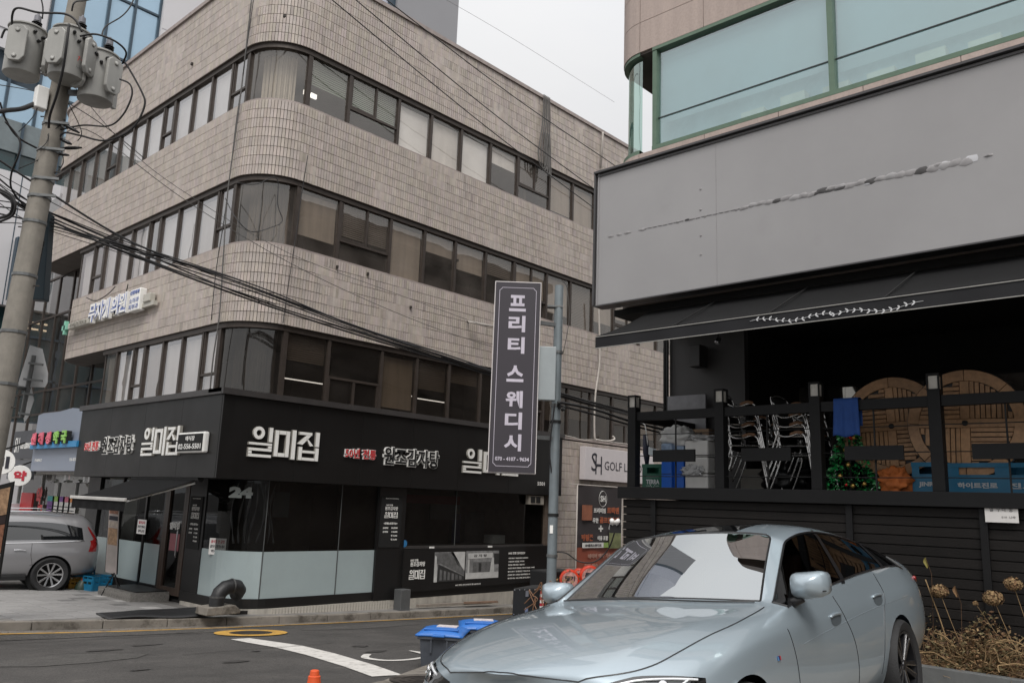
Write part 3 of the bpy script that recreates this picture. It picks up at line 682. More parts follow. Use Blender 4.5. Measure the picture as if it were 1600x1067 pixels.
p0 = (10.993, 13.85, 3.231); p1 = (12.574, 13.85, 3.178)
outlined('원조감자탕', ((p0[0]+p1[0])/2,13.85,3.08), p1[0]-p0[0], .40, 'R', black2, lit, 'black brush style letters 원조감자탕 with white outline on the front fascia')
p0 = (10.02, 13.85, 3.158); p1 = (10.806, 13.85, 3.058)
outlined('50년 전통', ((p0[0]+p1[0])/2,13.85,3.07), p1[0]-p0[0], .21, 'R', redm, lit, 'small red letters 50년 전통 with white outline on the front fascia', olb=.05)
p0 = (7.33, 18.924, 3.189); p1 = (7.33, 17.353, 3.152)
outlined('원조감자탕', (7.33,(p0[1]+p1[1])/2,3.10), abs(p1[1]-p0[1]), .40, 'L', black2, lit, 'black brush style letters 원조감자탕 with white outline on the side fascia', d=.05)
p0 = (7.33, 19.897, 3.211); p1 = (7.33, 19.099, 3.193)
outlined('50년 전통', (7.33,(p0[1]+p1[1])/2,3.10), abs(p1[1]-p0[1]), .22, 'L', redm, lit, 'small red letters 50년 전통 with white outline on the side fascia', d=.05)
p0 = (7.33, 15.235, 3.103); p1 = (7.33, 14.22, 3.079); yc = (p0[1]+p1[1])/2; yw = abs(p1[1]-p0[1])
t = thing('phone_sign_box', 'small black box sign with the phone number in a white rim on the side fascia', 'sign', (7.33,yc,2.85))
obj('case', MB().box(7.22,7.33,yc-yw/2,yc+yw/2,2.88,3.26), lit, t, bevel=.03)
obj('face', MB().box(7.212,7.219,yc-yw/2+.03,yc+yw/2-.03,2.915,3.225), black2, t, bevel=.0)
text('예식장', (7.211,yc,3.145), yw*.35, .09, 'L', lit, t, bold=.02); text('02-556-5501', (7.211,yc,3.0), yw*.85, .1, 'L', lit, t, bold=.02)
text('5501', ((16.114, 13.85, 3.032)[0],13.85,2.72), .28, .09, 'R', lit, FS, bold=.015)
# shop windows: plan line of the glass, (x, y)
SH = thing('shopfront', 'black restaurant shopfront with dark glass over frosted film at the street corner', 'shopfront', (8.8,14.1,-.2))
arcp = [(8.8-.8*math.sin(PI/2*k/10), 14.9-.8*math.cos(PI/2*k/10)) for k in range(11)]
def wallstrip(pts, z0, z1, th=.0):
    b = MB()
    for (ax,ay),(bx,by) in zip(pts, pts[1:]): b.add([(ax,ay,z0),(bx,by,z0),(bx,by,z1),(ax,ay,z1)], [(0,1,2,3)])
    return b
sections = [([(11.15,14.1),(10.24,14.1)],'a'),([(10.22,14.1),(8.83,14.1)],'a'),([(8.8,14.1)]+arcp[:3],'c')]
left1 = arcp[2:]+[(8.0,15.36)]
for pts in ([(11.15,14.1),(10.24,14.1)], [(10.22,14.1),(8.56,14.1)], [(8.54,14.1)]+arcp[3:]+[(8.0,15.36)]):
    obj('frosted_pane', wallstrip(pts, .30, 1.14), frost, SH, fixn=False); o = obj('clear_pane', wallstrip(pts, 1.14, 2.44), shopgl, SH, fixn=False)
for p in ((10.23,14.1),(8.55,14.1)): obj('glass_joint', MB().box(p[0]-.008,p[0]+.008,p[1]-.012,p[1]-.002,.3,2.44), mat('silicone', (.08,.085,.085), .5), SH)
# base rail and white tile plinth
bs = [(16.9,14.06),(8.8,14.06)]+[(x-.04*math.sin(PI/2*k/10), y-.04*math.cos(PI/2*k/10)) for k,(x,y) in enumerate(arcp)]+[(7.96,16.0)]
def solidstrip(pts, z0, z1, th):
    b = MB(); n = len(pts); ins = []
    for i, p in enumerate(pts):
        a = Vector(pts[max(i-1,0)]); c = Vector(pts[min(i+1,n-1)]); d = (c-a).normalized(); q = Vector((-d.y, d.x))
        if q.dot(Vector((12,18))-Vector(p)) < 0: q = -q
        ins.append(Vector(p)+q*th)
    vs = [(p[0],p[1],z) for z in (z0,z1) for p in pts]+[(p.x,p.y,z) for z in (z0,z1) for p in ins]
    for i in range(n-1): b.f += [[i,i+1,n+i+1,n+i],[n+i,n+i+1,3*n+i+1,3*n+i],[2*n+i,2*n+i+1,3*n+i+1,3*n+i],[i,i+1,2*n+i+1,2*n+i]]; b.m += [0]*4; b.t += [None]*4
    b.f += [[0,n,3*n,2*n],[n-1,2*n-1,4*n-1,3*n-1]]; b.m += [0,0]; b.t += [None]*2
    b.v = [tuple(v) for v in vs]; return b
obj('base_rail', solidstrip(bs, .125, .30, .1), blackm, SH)
pl = [(16.9,14.04),(8.8,14.04)]+[(x-.06*math.sin(PI/2*k/10), y-.06*math.cos(PI/2*k/10)) for k,(x,y) in enumerate(arcp)]+[(7.94,15.9)]
obj('plinth', solidstrip(pl, -.6, .125, .12), white_tile, SH)
for i in range(46):
    x = 8.85+i*.068
    if x < 11.6: share('wall_tile', (me_cache.get('wt') or me_cache.setdefault('wt', obj('wall_tile', MB().box(-.03,.03,-.008,.01,-.19,.0), white_tile, local=True).data)), SH, (x,14.03,.122))
for o in [o for o in bpy.data.objects if o.name.startswith('wall_tile') and o.parent is None]: bpy.data.objects.remove(o)
# pillar with the menu, right window and the advert board
obj('pillar', MB().box(11.15,11.88,14.03,14.12,.13,2.44), blackm, SH)
obj('window_frame', MB().box(11.88,16.9,14.04,14.1,1.16,1.22), steel and capm, SH)
obj('clear_pane', MB().quad((11.9,14.08,1.22),(16.5,14.08,1.22),(16.5,14.08,2.44),(11.9,14.08,2.44)), shopgl, SH, fixn=False)
obj('glass_joint', MB().box(13.4,13.412,14.06,14.075,1.22,2.44), MATS['silicone'], SH)
obj('pillar', MB().box(16.5,16.86,14.02,14.12,.1,2.44), mat('brown_jamb', (.12,.09,.07), .6, var=.25, scale=5), SH)
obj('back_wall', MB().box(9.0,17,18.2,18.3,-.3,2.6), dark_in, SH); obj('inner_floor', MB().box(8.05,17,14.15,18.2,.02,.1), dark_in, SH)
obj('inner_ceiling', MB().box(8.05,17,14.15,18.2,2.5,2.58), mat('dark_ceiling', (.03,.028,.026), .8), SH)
# things seen dimly through the glass
obj('red_canopy', MB().box(12.6,14.6,15.2,15.4,2.12,2.32), mat('dark_red', (.16,.012,.014), .5), SH)
obj('hung_panel', MB().box(9.25,9.6,15.0,15.04,1.75,2.25), mat('grey_board', (.11,.12,.12), .5), SH)
obj('hung_panel', MB().box(13.9,14.9,15.5,15.54,1.75,2.12), MATS['grey_board'], SH)
b = MB(); b.box(15.2,15.9,15.6,16.2,.1,1.95); obj('drinks_fridge', b, mat('fridge_dark', (.05,.075,.085), .25, var=.3, scale=2), SH)
obj('blue_strip', MB().box(14.75,14.95,15.5,15.6,.9,1.9), mat('deep_blue', (.015,.03,.13), .4), SH)
obj('storage_box', MB().box(15.1,15.55,14.5,14.8,1.22,1.42), mat('box_grey', (.35,.36,.34), .6), SH); obj('counter', MB().box(12,16.4,14.35,14.9,.1,1.21), dark_in, SH)
for i in range(7):
    xx = 8.35+i*.14; pts = [(xx+.03*math.sin(i*2+z*3), 14.9+.1*math.sin(i+z*4), z) for z in (2.4,2.1,1.8,1.5,1.25)]
    b = MB(); b.tube(catm(pts,5), [.004+.02*abs(math.sin(j*.4+i)) for j in range(21)], 6); obj('hanging_plastic', b, mat('clear_plastic', (.22,.22,.22), .2), SH, smooth=True)
text('24', ((7.981, 14.08, 2.206)[0],14.085,(7.981, 14.08, 2.206)[2]), .48, .2, 'R', mat('etched_number', (.30,.33,.32), .4), SH, bold=.07)
obj('sticker', MB().lathe([(.075,0),(.075,.006)], ((11.896, 14.03, 1.268)[0],14.036,(11.896, 14.03, 1.268)[2]), (0,-1,0)), mat('sticker_blue', (.03,.16,.35), .4), SH)
b = MB(); q = (16.001, 14, 2.291); b.box(q[0]-.26,q[0]+.3,13.9,14.02,2.2,2.42); vt = obj('outdoor_vent', b, mat('ivory_metal', (.32,.29,.25), .5), SH)
for k in range(2): obj('louver', MB().box(q[0]-.2+k*.2,q[0]-.05+k*.2,13.885,13.9,2.24,2.39), black2, vt)
# side wall: menu pillar, door, side glass
obj('pillar', MB().box(7.98,8.06,15.36,16.02,.14,2.44), blackm, SH)
wood = mat('dark_wood', (.055,.035,.025), .45, var=.25, scale=6)
D = thing('entrance_door', 'dark glazed entrance door of the restaurant under the black awning', 'door', (8.0,16.5,.2))
for (a,c,z0,z1) in ((16.03,16.13,.18,2.44),(16.93,17.03,.18,2.44),(16.13,16.93,2.3,2.42),(16.13,16.93,.18,.32),(16.13,16.22,.32,2.3),(16.84,16.93,.32,2.3)):
    obj('door_frame', MB().box(7.97,8.05,a+.002,c-.002,z0,z1), wood, D)
obj('pane', MB().quad((8.01,16.84,.32),(8.01,16.22,.32),(8.01,16.22,2.3),(8.01,16.84,2.3)), shopgl, D, fixn=False)
obj('handle', MB().tube([(7.95,16.28,.9),(7.93,16.28,.95),(7.93,16.28,1.4),(7.95,16.28,1.45)], .014, 8), steel, D, smooth=True)
text('일미집', (7.965,16.5,1.5), .42, .14, 'L', lit, D, bold=.04)
obj('poster', MB().box(7.99,8.0,16.3,16.7,1.02,1.35), mat('pink_poster', (.35,.12,.14), .6), D)
for (a,c) in ((17.05,17.9),(17.92,19.2),(19.22,20.4)):
    z1 = 1.10
    obj('frosted_pane', MB().quad((8.0,c-.03,.30),(8.0,a+.03,.30),(8.0,a+.03,z1),(8.0,c-.03,z1)), frost, SH, fixn=False)
    obj('clear_pane', MB().quad((8.0,c-.03,z1),(8.0,a+.03,z1),(8.0,a+.03,2.4),(8.0,c-.03,2.4)), shopgl, SH, fixn=False)
    obj('window_frame', MB().box(7.97,8.05,a-.03,a+.03,.2,2.44), blackm, SH)
obj('base_rail', MB().box(7.97,8.07,17.08,20.4,.12,.30), blackm, SH)
obj('pillar', MB().box(7.95,8.15,20.42,21.1,.05,2.5), blackm, SH)
obj('back_wall', MB().box(11.5,11.6,16,21,-.3,2.6), dark_in, SH)
def menu(c, fr, w, h, label):
    r, u = frame(fr); nn = r.cross(u); c = Vector(c); t = thing('menu_board', label, 'menu board', tuple(c))
    obj('board', MB().obox(c+nn*.008, r*w/2, nn*.008, u*h/2), black2, t); k = c+nn*.017
    text('SINCE 원조감자탕전문점', k+u*h*.46, w*.62, h*.022, fr, lit, t, ext=.002)
    text('50년 전통', k+u*h*.33-r*w*.1, w*.32, h*.035, fr, lit, t, ext=.002, bold=.02)
    text('원조감자탕', k+u*h*.265, w*.62, h*.075, fr, lit, t, ext=.002, bold=.02)
    ilmijip(k+u*h*.135, w*.64, h*.12, fr, .003, '', par=t, flat=lit)
    text('<전메뉴포장가능>', k-u*h*.03, w*.66, h*.045, fr, lit, t, ext=.002, bold=.03)
    for i,(l, pr) in enumerate((('감자탕백반','10,000'),('감자탕','소 23,000'),('','중 31,000'),('','대 39,000'))):
        z = -h*(.12+.075*i)
        if l: text(l, k+u*z-r*w*.36, w*.26, h*.035, fr, lit, t, ext=.002, bold=.03, align='l')
        text(pr, k+u*z+r*w*.20, w*.3, h*.038, fr, lit, t, ext=.002, bold=.03)
    return t
menu(((11.466, 14.03, 1.587)[0],14.028,1.72), 'R', .56, 1.05, 'black menu board with white prices on the pillar between the two front windows')
menu((7.978,15.70,1.6), 'L', .5, 1.0, 'black menu board with white prices beside the entrance door')
def sheet(c, fr, w, h, lines, label, col=(.72,.70,.68)):
    r, u = frame(fr); nn = r.cross(u); c = Vector(c); t = thing('notice_sheet', label, 'notice', tuple(c))
    obj('paper', MB().obox(c+nn*.003, r*w/2, nn*.002, u*h/2), mat('paper', col, .7, var=.03), t)
    n = len(lines)
    for i,(tx, ww, mm) in enumerate(lines): text(tx, c+nn*.0055+u*h*(.5-(i+.7)/(n+.4)), w*ww, h*.6/n, fr, mm, t, ext=.0015, bold=.03)
ink = mat('ink', (.02,.02,.03), .6); inkr = mat('ink_red', (.5,.03,.05), .6)
q = (7.506, 14.2, 1.247)
sheet((8.03,14.83,1.2), ((.45,-.89,0),(0,0,1)), .36, .30, (('음식점 안 금연',.8,inkr),('흡연은 지정장소에서',.85,ink),('해주세요',.7,ink)), 'white no smoking notice stuck on the glass right of the door menu board')
sheet((7.965,18.0,1.42), 'L', .42, .30, (('흡연금지',.7,inkr),('음식점 안에서는',.85,ink),('담배 금지',.7,ink)), 'white no smoking notice stuck on the side glass left of the entrance door')
# advert board below the right window
AD = thing('advert_board', 'long black advert board with two black and white photographs under the right window', 'advert', (14.3,14.0,.3))
p0 = (11.863, 14, 0.282); p1 = (16.513, 14, 0.341); x0 = p0[0]; x1 = 16.62
b = MB(); b.prism([(x0,.26),(x1,.33),(x1,1.19),(x0,1.14)], (0,14.03,0), (1,0,0), (0,0,1), (0,-.04,0)); obj('board', b, blackm, AD)
def photo(x0, x1, z0, z1, kind):
    b = MB(); b.box(x0,x1,13.982,13.989,z0,z1); o = obj('photograph', b, mat('photo_grey', (.22,.22,.22), .5, var=.5, scale=6), AD)
    g1 = mat('photo_light', (.5,.5,.49), .5, var=.15, scale=5); g2 = mat('photo_dark', (.03,.03,.03), .5); g3 = mat('photo_mid', (.12,.12,.12), .5, var=.4, scale=9)
    W = x1-x0; H = z1-z0
    def P(poly, m, k): bb = MB(); bb.prism([(x0+a*W,z0+c*H) for a,c in poly], (0,13.981-.0015*k,0), (1,0,0), (0,0,1), (0,-.001,0)); obj('printed_shape', bb, m, o)
    if kind == 0:
        P([(.5,1),(1,1),(1,.35)], g1, 1); P([(.0,.95),(.6,1),(1,.3),(1,.18),(.2,.62),(.0,.6)], g3, 1); P([(.12,.6),(1,.15),(1,0),(.1,0)], g2, 2)
        for i in range(6): P([(.18+i*.13,.42-i*.045),(.26+i*.13,.39-i*.045),(.26+i*.13,.05),(.18+i*.13,.05)], g3, 3)
        P([(.62,.8),(.7,.74),(.82,.5),(.76,.55)], g2, 3); P([(.0,.9),(.06,.85),(.1,.0),(.0,.0)], g1, 3)
    else:
        P([(.0,.22),(1,.22),(1,.0),(.0,.0)], g1, 1); P([(.05,.72),(.8,.74),(.8,.93),(.05,.92)], g1, 2); P([(.2,.6),(.75,.6),(.75,.22),(.2,.22)], g3, 1)
        P([(.84,.9),(1,.9),(1,.5),(.84,.5)], g2, 1); P([(.38,.56),(.46,.56),(.46,.25),(.38,.25)], g2, 2); P([(.78,.75),(.84,.75),(.86,.2),(.72,.2)], g1, 2); P([(.05,.7),(.1,.7),(.1,.15),(.05,.15)], g1, 3)
        text('감 자 탕', (x0+W*.42,13.977,z0+H*.83), W*.4, H*.1, 'R', g2, o, ext=.001, bold=.03)
q0 = (12.749, 13.98, 1.113); q1 = (13.677, 13.98, 1.101); q2 = (13.718, 13.98, 1.1); q3 = (14.807, 13.98, 1.086)
photo(q0[0], q1[0], .44, 1.08, 0); photo(q2[0], q3[0], .47, 1.09, 1)
q = (12.269, 13.98, 0.811)
text('50년 전통', (q[0]-.1,13.989,.92), .22, .05, 'R', lit, AD, bold=.02); text('원조감자탕', (q[0],13.989,.84), .42, .1, 'R', lit, AD, bold=.02); ilmijip((q[0],13.989,.62), .46, .2, 'R', .003, '', par=AD, flat=lit)
text('50년 전통 원조감자탕의 옛 모습입니다', ((13.826, 13.98, 0.388)[0],13.989,.35), .8, .035, 'R', lit, AD)
q = (15.197, 13.98, 0.96)
for i,(tx, w) in enumerate((('50년 전통 일미집은?',.52),('서울 용산구 후암동에서 시작하여',.62),('오십년의 전통을 지키며',.5),('정성을 다해 만들고 있습니다',.52),('신선한 재료와 변함없는 맛으로 손님을 모시며',.84),('앞으로도 한결같은 마음으로',.7),('건강한 한 그릇을 대접하겠습니다',.74),('찾아주시는 모든 분께 감사드립니다',.76))):
    text(tx, (q[0]-.05,13.989,1.02-.078*i-(.04 if i else 0)), w*1.15, .055 if not i else .034, 'R', lit, AD, align='l', bold=.02)
for xx in ((12.663, 14, 1.237)[0], (14.511, 14, 1.236)[0]): obj('clip', MB().box(xx-.06,xx+.06,13.985,14.02,1.165,1.2), lit, AD)
# plinth rubble and planks at the foot of the wall
for i,(pa, pb, w, h, lab) in enumerate((((12.257, 14.165, -0.018), (14.5, 14.206, -0.065), .10, .05, 'long grey board lying against the plinth below the advert board'), ((13.557, 14.239, -0.017), (14.572, 14.278, -0.047), .1, .04, 'short brown board on top of the long one below the advert board'))):
    a = Vector(pa); c = Vector(pb); a.y = c.y = 13.9-.12*i; tag(obj('board', MB().bar(a, c, w, h), mat('old_board%d' % i, ((.22,.19,.16),(.20,.13,.09))[i], .8, var=.25, scale=9)), lab, 'board')
b = MB(); q = (15.771, 14.609, -0.083); rc = random.Random(2)
b.prism([(-.5,0),(-.46,.22),(-.3,.3),(0,.29),(.3,.32),(.75,.34),(.85,.1),(.8,0)], (q[0],13.98,-.28), (1,0,0), (0,0,1), (0,-.28,0))
tag(obj('concrete_block', b, conc, bevel=.03), 'broken pale concrete block at the foot of the wall near the grey sign pole', 'concrete block')
tag(obj('utility_box', MB().box(*(lambda p: (p[0]-.13,p[0]+.13,13.70,13.93,p[2]-.02,p[2]+.42))((11.74, 14.133, -0.062))), mat('box_dark_grey', (.085,.088,.09), .5, var=.12, scale=6), bevel=.012), 'dark grey box standing on the pavement in front of the menu pillar', 'utility box')
# steel plate bridging the kerb, black rubber mat, duct elbow
pts = [(8.717, 14.238, 0.008), (8.89, 14.031, -0.037), (10.446, 14.194, -0.063), (10.976, 14.144, -0.029), (10.958, 14.514, 0.021)]
b = MB(); n = len(pts); b.add([tuple(p) for p in pts]+[(p[0],p[1],p[2]+.02) for p in pts], [tuple(range(n)), tuple(range(2*n-1,n-1,-1))]+[(i,n+i,n+(i+1)%n,(i+1)%n) for i in range(n)])
tag(obj('steel_plate', b, mat('old_plate', (.17,.155,.135), .75, .2, var=.3, scale=5, dirt=('#3c342c',4,.5,.6))), 'worn grey plate lying over the kerb in front of the frosted window', 'plate')
rub = mat('rubber', (.012,.012,.013), .5, var=.2, scale=8, bump=.2, bscale=40)
A = (5.981, 14.852, 0.141); B_ = (5.864, 14.086, 0.144); E_ = (7.493, 13.815, 0.125); F_ = (7.915, 14.812, 0.133)
b = MB(); A, B_, E_, F_ = map(Vector, (A,B_,E_,F_))
def rub_fn(u, v):
    p = (A*(1-u)+F_*u)*(1-v)+(B_*(1-u)+E_*u)*v; return (p.x, p.y, p.z+.05*math.sin(PI*v)*min(1,u*3)+.02*math.sin(u*7)*v)
b.grid(rub_fn, 24, 6)
o = tag(obj('rubber_mat', b, rub, smooth=True), 'long black rubber mat curling over the kerb left of the duct elbow', 'rubber mat'); sm = o.modifiers.new('s','SOLIDIFY'); sm.thickness = .02
q = Vector((7.484, 13.66, 0.311)); T = thing('duct_elbow', 'fat black duct elbow rising from the pavement and bending into the shop wall', 'duct', tuple(q))
b = MB(); b.prism([(-.02,0),(.0,.13),(.5,.15),(.62,.06),(.6,0)], (q.x-.22,13.52,q.z-.16), (1,0,0), (0,0,1), (0,.4,0))
tag(obj('concrete_footing', b, conc, bevel=.015), 'low concrete footing carrying the black duct elbow', 'footing')
zz = q.z; pts = [(q.x,q.y,zz-.05),(q.x+.005,q.y,zz+.09),(q.x+.04,q.y,zz+.19),(q.x+.13,q.y+.005,zz+.265),(q.x+.27,q.y+.02,zz+.29),(q.x+.40,q.y+.08,zz+.265),(q.x+.49,q.y+.16,zz+.20),(q.x+.53,q.y+.3,zz+.12)]
b = MB(); b.tube(pts, .125, 18); obj('duct', b, rub, T, smooth=True, auto=30)
for k in (0,1): b = MB(); b.tube([Vector(pts[1])+Vector((0,0,.02+k*.0)), Vector(pts[1])+Vector((0,0,.05))], .132, 18) if k == 0 else b.tube([Vector(pts[4])-Vector((.012,0,0)), Vector(pts[4])+Vector((.012,0,0))], .131, 18); obj('collar', b, mat('worn_black', (.06,.06,.06), .6, var=.5, scale=20), T, smooth=True, auto=30)
# checker plate step with black mat in front of the door
st = [(7.296, 17.961, 0.201), (7.215, 16.425, 0.204), (8.291, 16.711, 0.171)]
T = thing('entrance_step', 'low metal step platform with black mat in front of the restaurant door', 'step', tuple(st[1]))
xa, ya = st[1][0], st[1][1]; yb = st[0][1]; z0 = pave_z(xa,0)
plate = mat('checker_plate', (.30,.285,.265), .45, .6, var=.3, scale=20, bump=.9, bscale=90)
obj('platform', MB().box(xa,7.98,ya,yb,z0-.05,z0+.165), plate, T)
obj('mat', MB().box(xa+.12,7.94,ya+.05,yb-.1,z0+.167,z0+.185), rub, T)
me = None
for i in range(26):
    yy = ya+.03+i*(yb-ya-.06)/26
    if me is None: o = obj('tread_stud', MB().box(-.006,0,-.018,.018,.05,.14), plate, T, local=True); me = o.data; o.location = Vector((xa,yy,z0))-wloc(T)
    else: share('tread_stud', me, T, (xa, yy, z0), (R(30 if i%2 else -30),0,0))
# retractable awning over the door
AW = thing('awning', 'black retractable awning with pale front bar over the restaurant door', 'awning', (7.4,17.5,2.4))
awm = mat('awning_cloth', (.0075,.0075,.008), .85, spec=.2, var=.15, scale=3, bump=.1, bscale=200)
a = Vector((6.35, 17.565, 2.075)); c = Vector((6.35, 15.126, 2.073)); tp0 = Vector((7.4, a.y-.3, 2.42)); tp1 = Vector((7.4, c.y-.5, 2.42))
a.z = c.z = 2.0
b = MB(); b.grid(lambda u, v: tuple((tp0*(1-u)+tp1*u)*(1-v)+(a*(1-u)+c*u)*v-Vector((0,0,.03*math.sin(PI*v)))), 12, 6); o = obj('canopy', b, awm, AW, smooth=True); o.modifiers.new('s','SOLIDIFY').thickness = .01
obj('front_bar', MB().bar(a+Vector((-.02,.05,0)), c+Vector((-.02,-.05,0)), .05, .06), mat('pale_bar', (.6,.58,.55), .4, .3), AW, bevel=.01)
b = MB(); b.grid(lambda u, v: tuple(a*(1-u)+c*u+Vector((-.01+.01*math.sin(u*40)*v,0,-.03-v*(.17)))), 60, 2); obj('valance', b, awm, AW, smooth=True)
for s_ in (tp0+Vector((0,-.2,-.1)), tp1+Vector((0,.1,-.08))):
    e = (a if s_.y > 17.8 else c)+Vector((.03,0,-.02)); mid = (s_+e)/2+Vector((0,.35,-.05)); b = MB(); b.tube([s_, mid, e], .02, 6); obj('folding_arm', b, lit, AW)
obj('roller_case', MB().tube([tp0+Vector((.0,.1,.0)), tp1+Vector((0,-.1,0))], .06, 10), black2, AW, smooth=True, auto=40)

# ---------------------------------------------------------------- granite building with the terrace on the right
gran = mat('pink_granite', (.43,.345,.305), .5, var=.10, scale=30, bump=.05, bscale=200, orand=.05, dirt=('#5d4c42', 1.6, .6, .35), streak=.12)
greenf = mat('green_frame', (.115,.175,.125), .4, .2, var=.12, scale=6)
bill_m = mat('grey_vinyl', (.30,.293,.296), .45, var=.09, scale=.35, rvar=.1, dirt=('#6f6a66', 1.2, .62, .12))
RB = thing('granite_building', 'pink granite building with rounded corner and green framed windows above the grey board', 'building', (9.3,6.9,0))
YN = 6.88
def gpath(ins, x0=9.3, y1=YN, r=.55):
    P = [(x0+ins, -14)]; c = (x0+r, y1-r)
    P += [(c[0]+(r-ins)*math.cos(PI-PI/2*k/10), c[1]+(r-ins)*math.sin(PI-PI/2*k/10)) for k in range(11)]
    return P+[(26, y1-ins)]
def gslab(b, ins, z0, z1):
    P = gpath(ins)+[(26,-14)]; n = len(P)
    b.add([(x,y,z0) for x,y in P]+[(x,y,z1) for x,y in P], [tuple(range(n)), tuple(range(2*n-1,n-1,-1))]+[(i,n+i,n+(i+1)%n,(i+1)%n) for i in range(n)])
for z0,z1 in ((4.95,7.10),(8.72,10.2),(11.0,11.4)): b = MB(); gslab(b, .03, z0, z1); obj('wall', b, mat('granite_joint', (.12,.10,.09), .8), RB)
b = MB(); b.box(9.75,26,-14,6.4,6.9,11.3); obj('core', b, dark_in, RB)
# granite panels, one by one
def gpanels(z0, z1, w=1.05, hgt=.55, yend=-2.0):
    y = YN-.55; n = max(1, round((z1-z0)/hgt)); hh = (z1-z0)/n; k = 0
    for r_ in range(n):
        za, zb = z0+r_*hh+.004, z0+(r_+1)*hh-.004
        y = YN-.55
        b = MB(); c = (9.85, YN-.55)
        for j in range(2):
            b = MB(); a0 = PI-PI/2*j/2-.01; a1 = PI-PI/2*(j+1)/2+.01
            vs = []; m = 6
            for rad in (.55,.50):
                for zz in (za,zb):
                    for q in range(m+1): a = a0+(a1-a0)*q/m; vs.append((c[0]+rad*math.cos(a), c[1]+rad*math.sin(a), zz))
            M1 = m+1; fs = [(q,q+1,M1+q+1,M1+q) for q in range(m)]+[(2*M1+q,2*M1+q+1,3*M1+q+1,3*M1+q) for q in range(m)]+[(q,q+1,2*M1+q+1,2*M1+q) for q in range(m)]+[(M1+q,M1+q+1,3*M1+q+1,3*M1+q) for q in range(m)]+[(0,M1,3*M1,2*M1),(m,M1+m,3*M1+m,2*M1+m)]
            b.add(vs, fs); obj('granite_panel', b, gran, RB)
        while y > yend:
            y2 = y-w; b = MB(); b.box(9.3,9.34,y-.004,y2+.004,za,zb); obj('granite_panel', b, gran, RB); y = y2
gpanels(6.86, 7.16, 1.05, .3); gpanels(8.75, 10.2, 1.05, .48)
# green framed windows
glT = glass('teal_glass', (.80,.93,.94), .30, (.80,.93,.95), .01, .10, .04)
tealb = mat('teal_blind', (.52,.63,.65), .7, var=.05, scale=1)
ys_ = [6.33-.25, 3.545, 1.0, -1.5]
zw0, zw1 = 7.22, 8.70
for k in range(3):
    a, c = ys_[k], ys_[k+1]
    b = MB(); b.box(9.31,9.40,c-.035,c+.035,zw0,zw1)
    if k == 0: b.box(9.31,9.40,a-.035,a+.035,zw0,zw1)
    w = obj('window', b, greenf, RB)
    obj('pane', MB().quad((9.37,a-.035,zw0),(9.37,c+.035,zw0),(9.37,c+.035,zw1),(9.37,a-.035,zw1)), glT, w, fixn=False)
    obj('glazing_bar', MB().box(9.355,9.37,a-.036,c+.036,zw0+.42,zw0+.435), mat('dark_bar', (.03,.035,.035), .5), w)
    bb = MB(); z = zw1-.02
    while z > zw0+(.44,.30,.26)[k]:
        bb.add([(9.45,a-.04,z),(9.45,c+.04,z),(9.475,c+.04,z-.085),(9.475,a-.04,z-.085)], [(0,1,2,3)]); z -= .09
    obj('blind', bb, tealb, w, fixn=False)
    for q in range(4 if k else 3):
        yy = a-.5-q*.55-(.9 if k == 0 else 0)
        obj('file_box', MB().box(9.46,9.6,yy-.18,yy+.14,zw0,zw0+.16+.05*(q%2)), mat('paper_stack', (.55,.56,.47), .7, var=.1), w)
obj('window_rail', MB().box(9.30,9.41,-2,6.115,zw0-.06,zw0), greenf, RB); obj('window_rail', MB().box(9.30,9.41,-2,6.115,zw1,zw1+.05), greenf, RB)
b = MB(); c = (9.85, YN-.55)
b.grid(lambda u, v: (c[0]-.47*math.sin(PI/2*(1-u)), c[1]+.47*math.cos(PI/2*(1-u)), zw0+(zw1-zw0)*v), 12, 1); obj('bent_pane', b, glass('green_glass', (.35,.5,.45), .3, (.8,.95,.9), .01, .4), RB, smooth=True, fixn=False)
for za, zb in ((zw0-.06,zw0),(zw1,zw1+.05)):
    vs = []; m = 12
    for rad in (.54,.44):
        for zz in (za,zb):
            for q in range(m+1): a = PI-PI/2*q/m; vs.append((c[0]+rad*math.cos(a), c[1]+rad*math.sin(a), zz))
    M1 = m+1; bb = MB(); bb.add(vs, [(q,q+1,M1+q+1,M1+q) for q in range(m)]+[(2*M1+q,2*M1+q+1,3*M1+q+1,3*M1+q) for q in range(m)]+[(q,q+1,2*M1+q+1,2*M1+q) for q in range(m)]+[(M1+q,M1+q+1,3*M1+q+1,3*M1+q) for q in range(m)])
    obj('window_rail', bb, greenf, RB)
obj('glass_backing', MB().box(9.62,9.67,-3,6.2,7.1,8.8), mat('teal_room', (.42,.52,.53), .9), RB)
# grey advertising board
BB = thing('blank_board', 'large blank grey advertising board with a peeling torn seam across it', 'sign board', (9.0,3,4.93))
obj('board_box', MB().box(9.006,9.29,-3.5,6.84,4.935,6.87), bill_m, BB, bevel=.004)
frm = mat('board_frame', (.07,.068,.07), .4, .3)
for i,(y0,y1,z0,z1,pr) in enumerate(((-3.5,6.87,6.875,6.905,.05),(-3.5,6.86,6.83,6.85,.012),(-3.5,6.86,4.915,4.93,.01))):
    obj('frame_rail', MB().box(9.0-pr,9.2,y0,y1,z0,z1), frm, BB)
for y0,y1,pr in ((6.845,6.875,.03),(6.80,6.815,.01)): obj('frame_rail', MB().box(9.0-pr,9.15,y0,y1,4.93,6.873), frm if pr > .02 else bill_m, BB)
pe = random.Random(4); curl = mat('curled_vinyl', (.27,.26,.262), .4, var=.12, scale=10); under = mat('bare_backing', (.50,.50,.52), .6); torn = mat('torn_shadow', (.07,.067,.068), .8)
A_ = Vector((9, 6.69, 5.901)); B2 = Vector((9, 1.873, 5.823)); LN = (B2-A_)
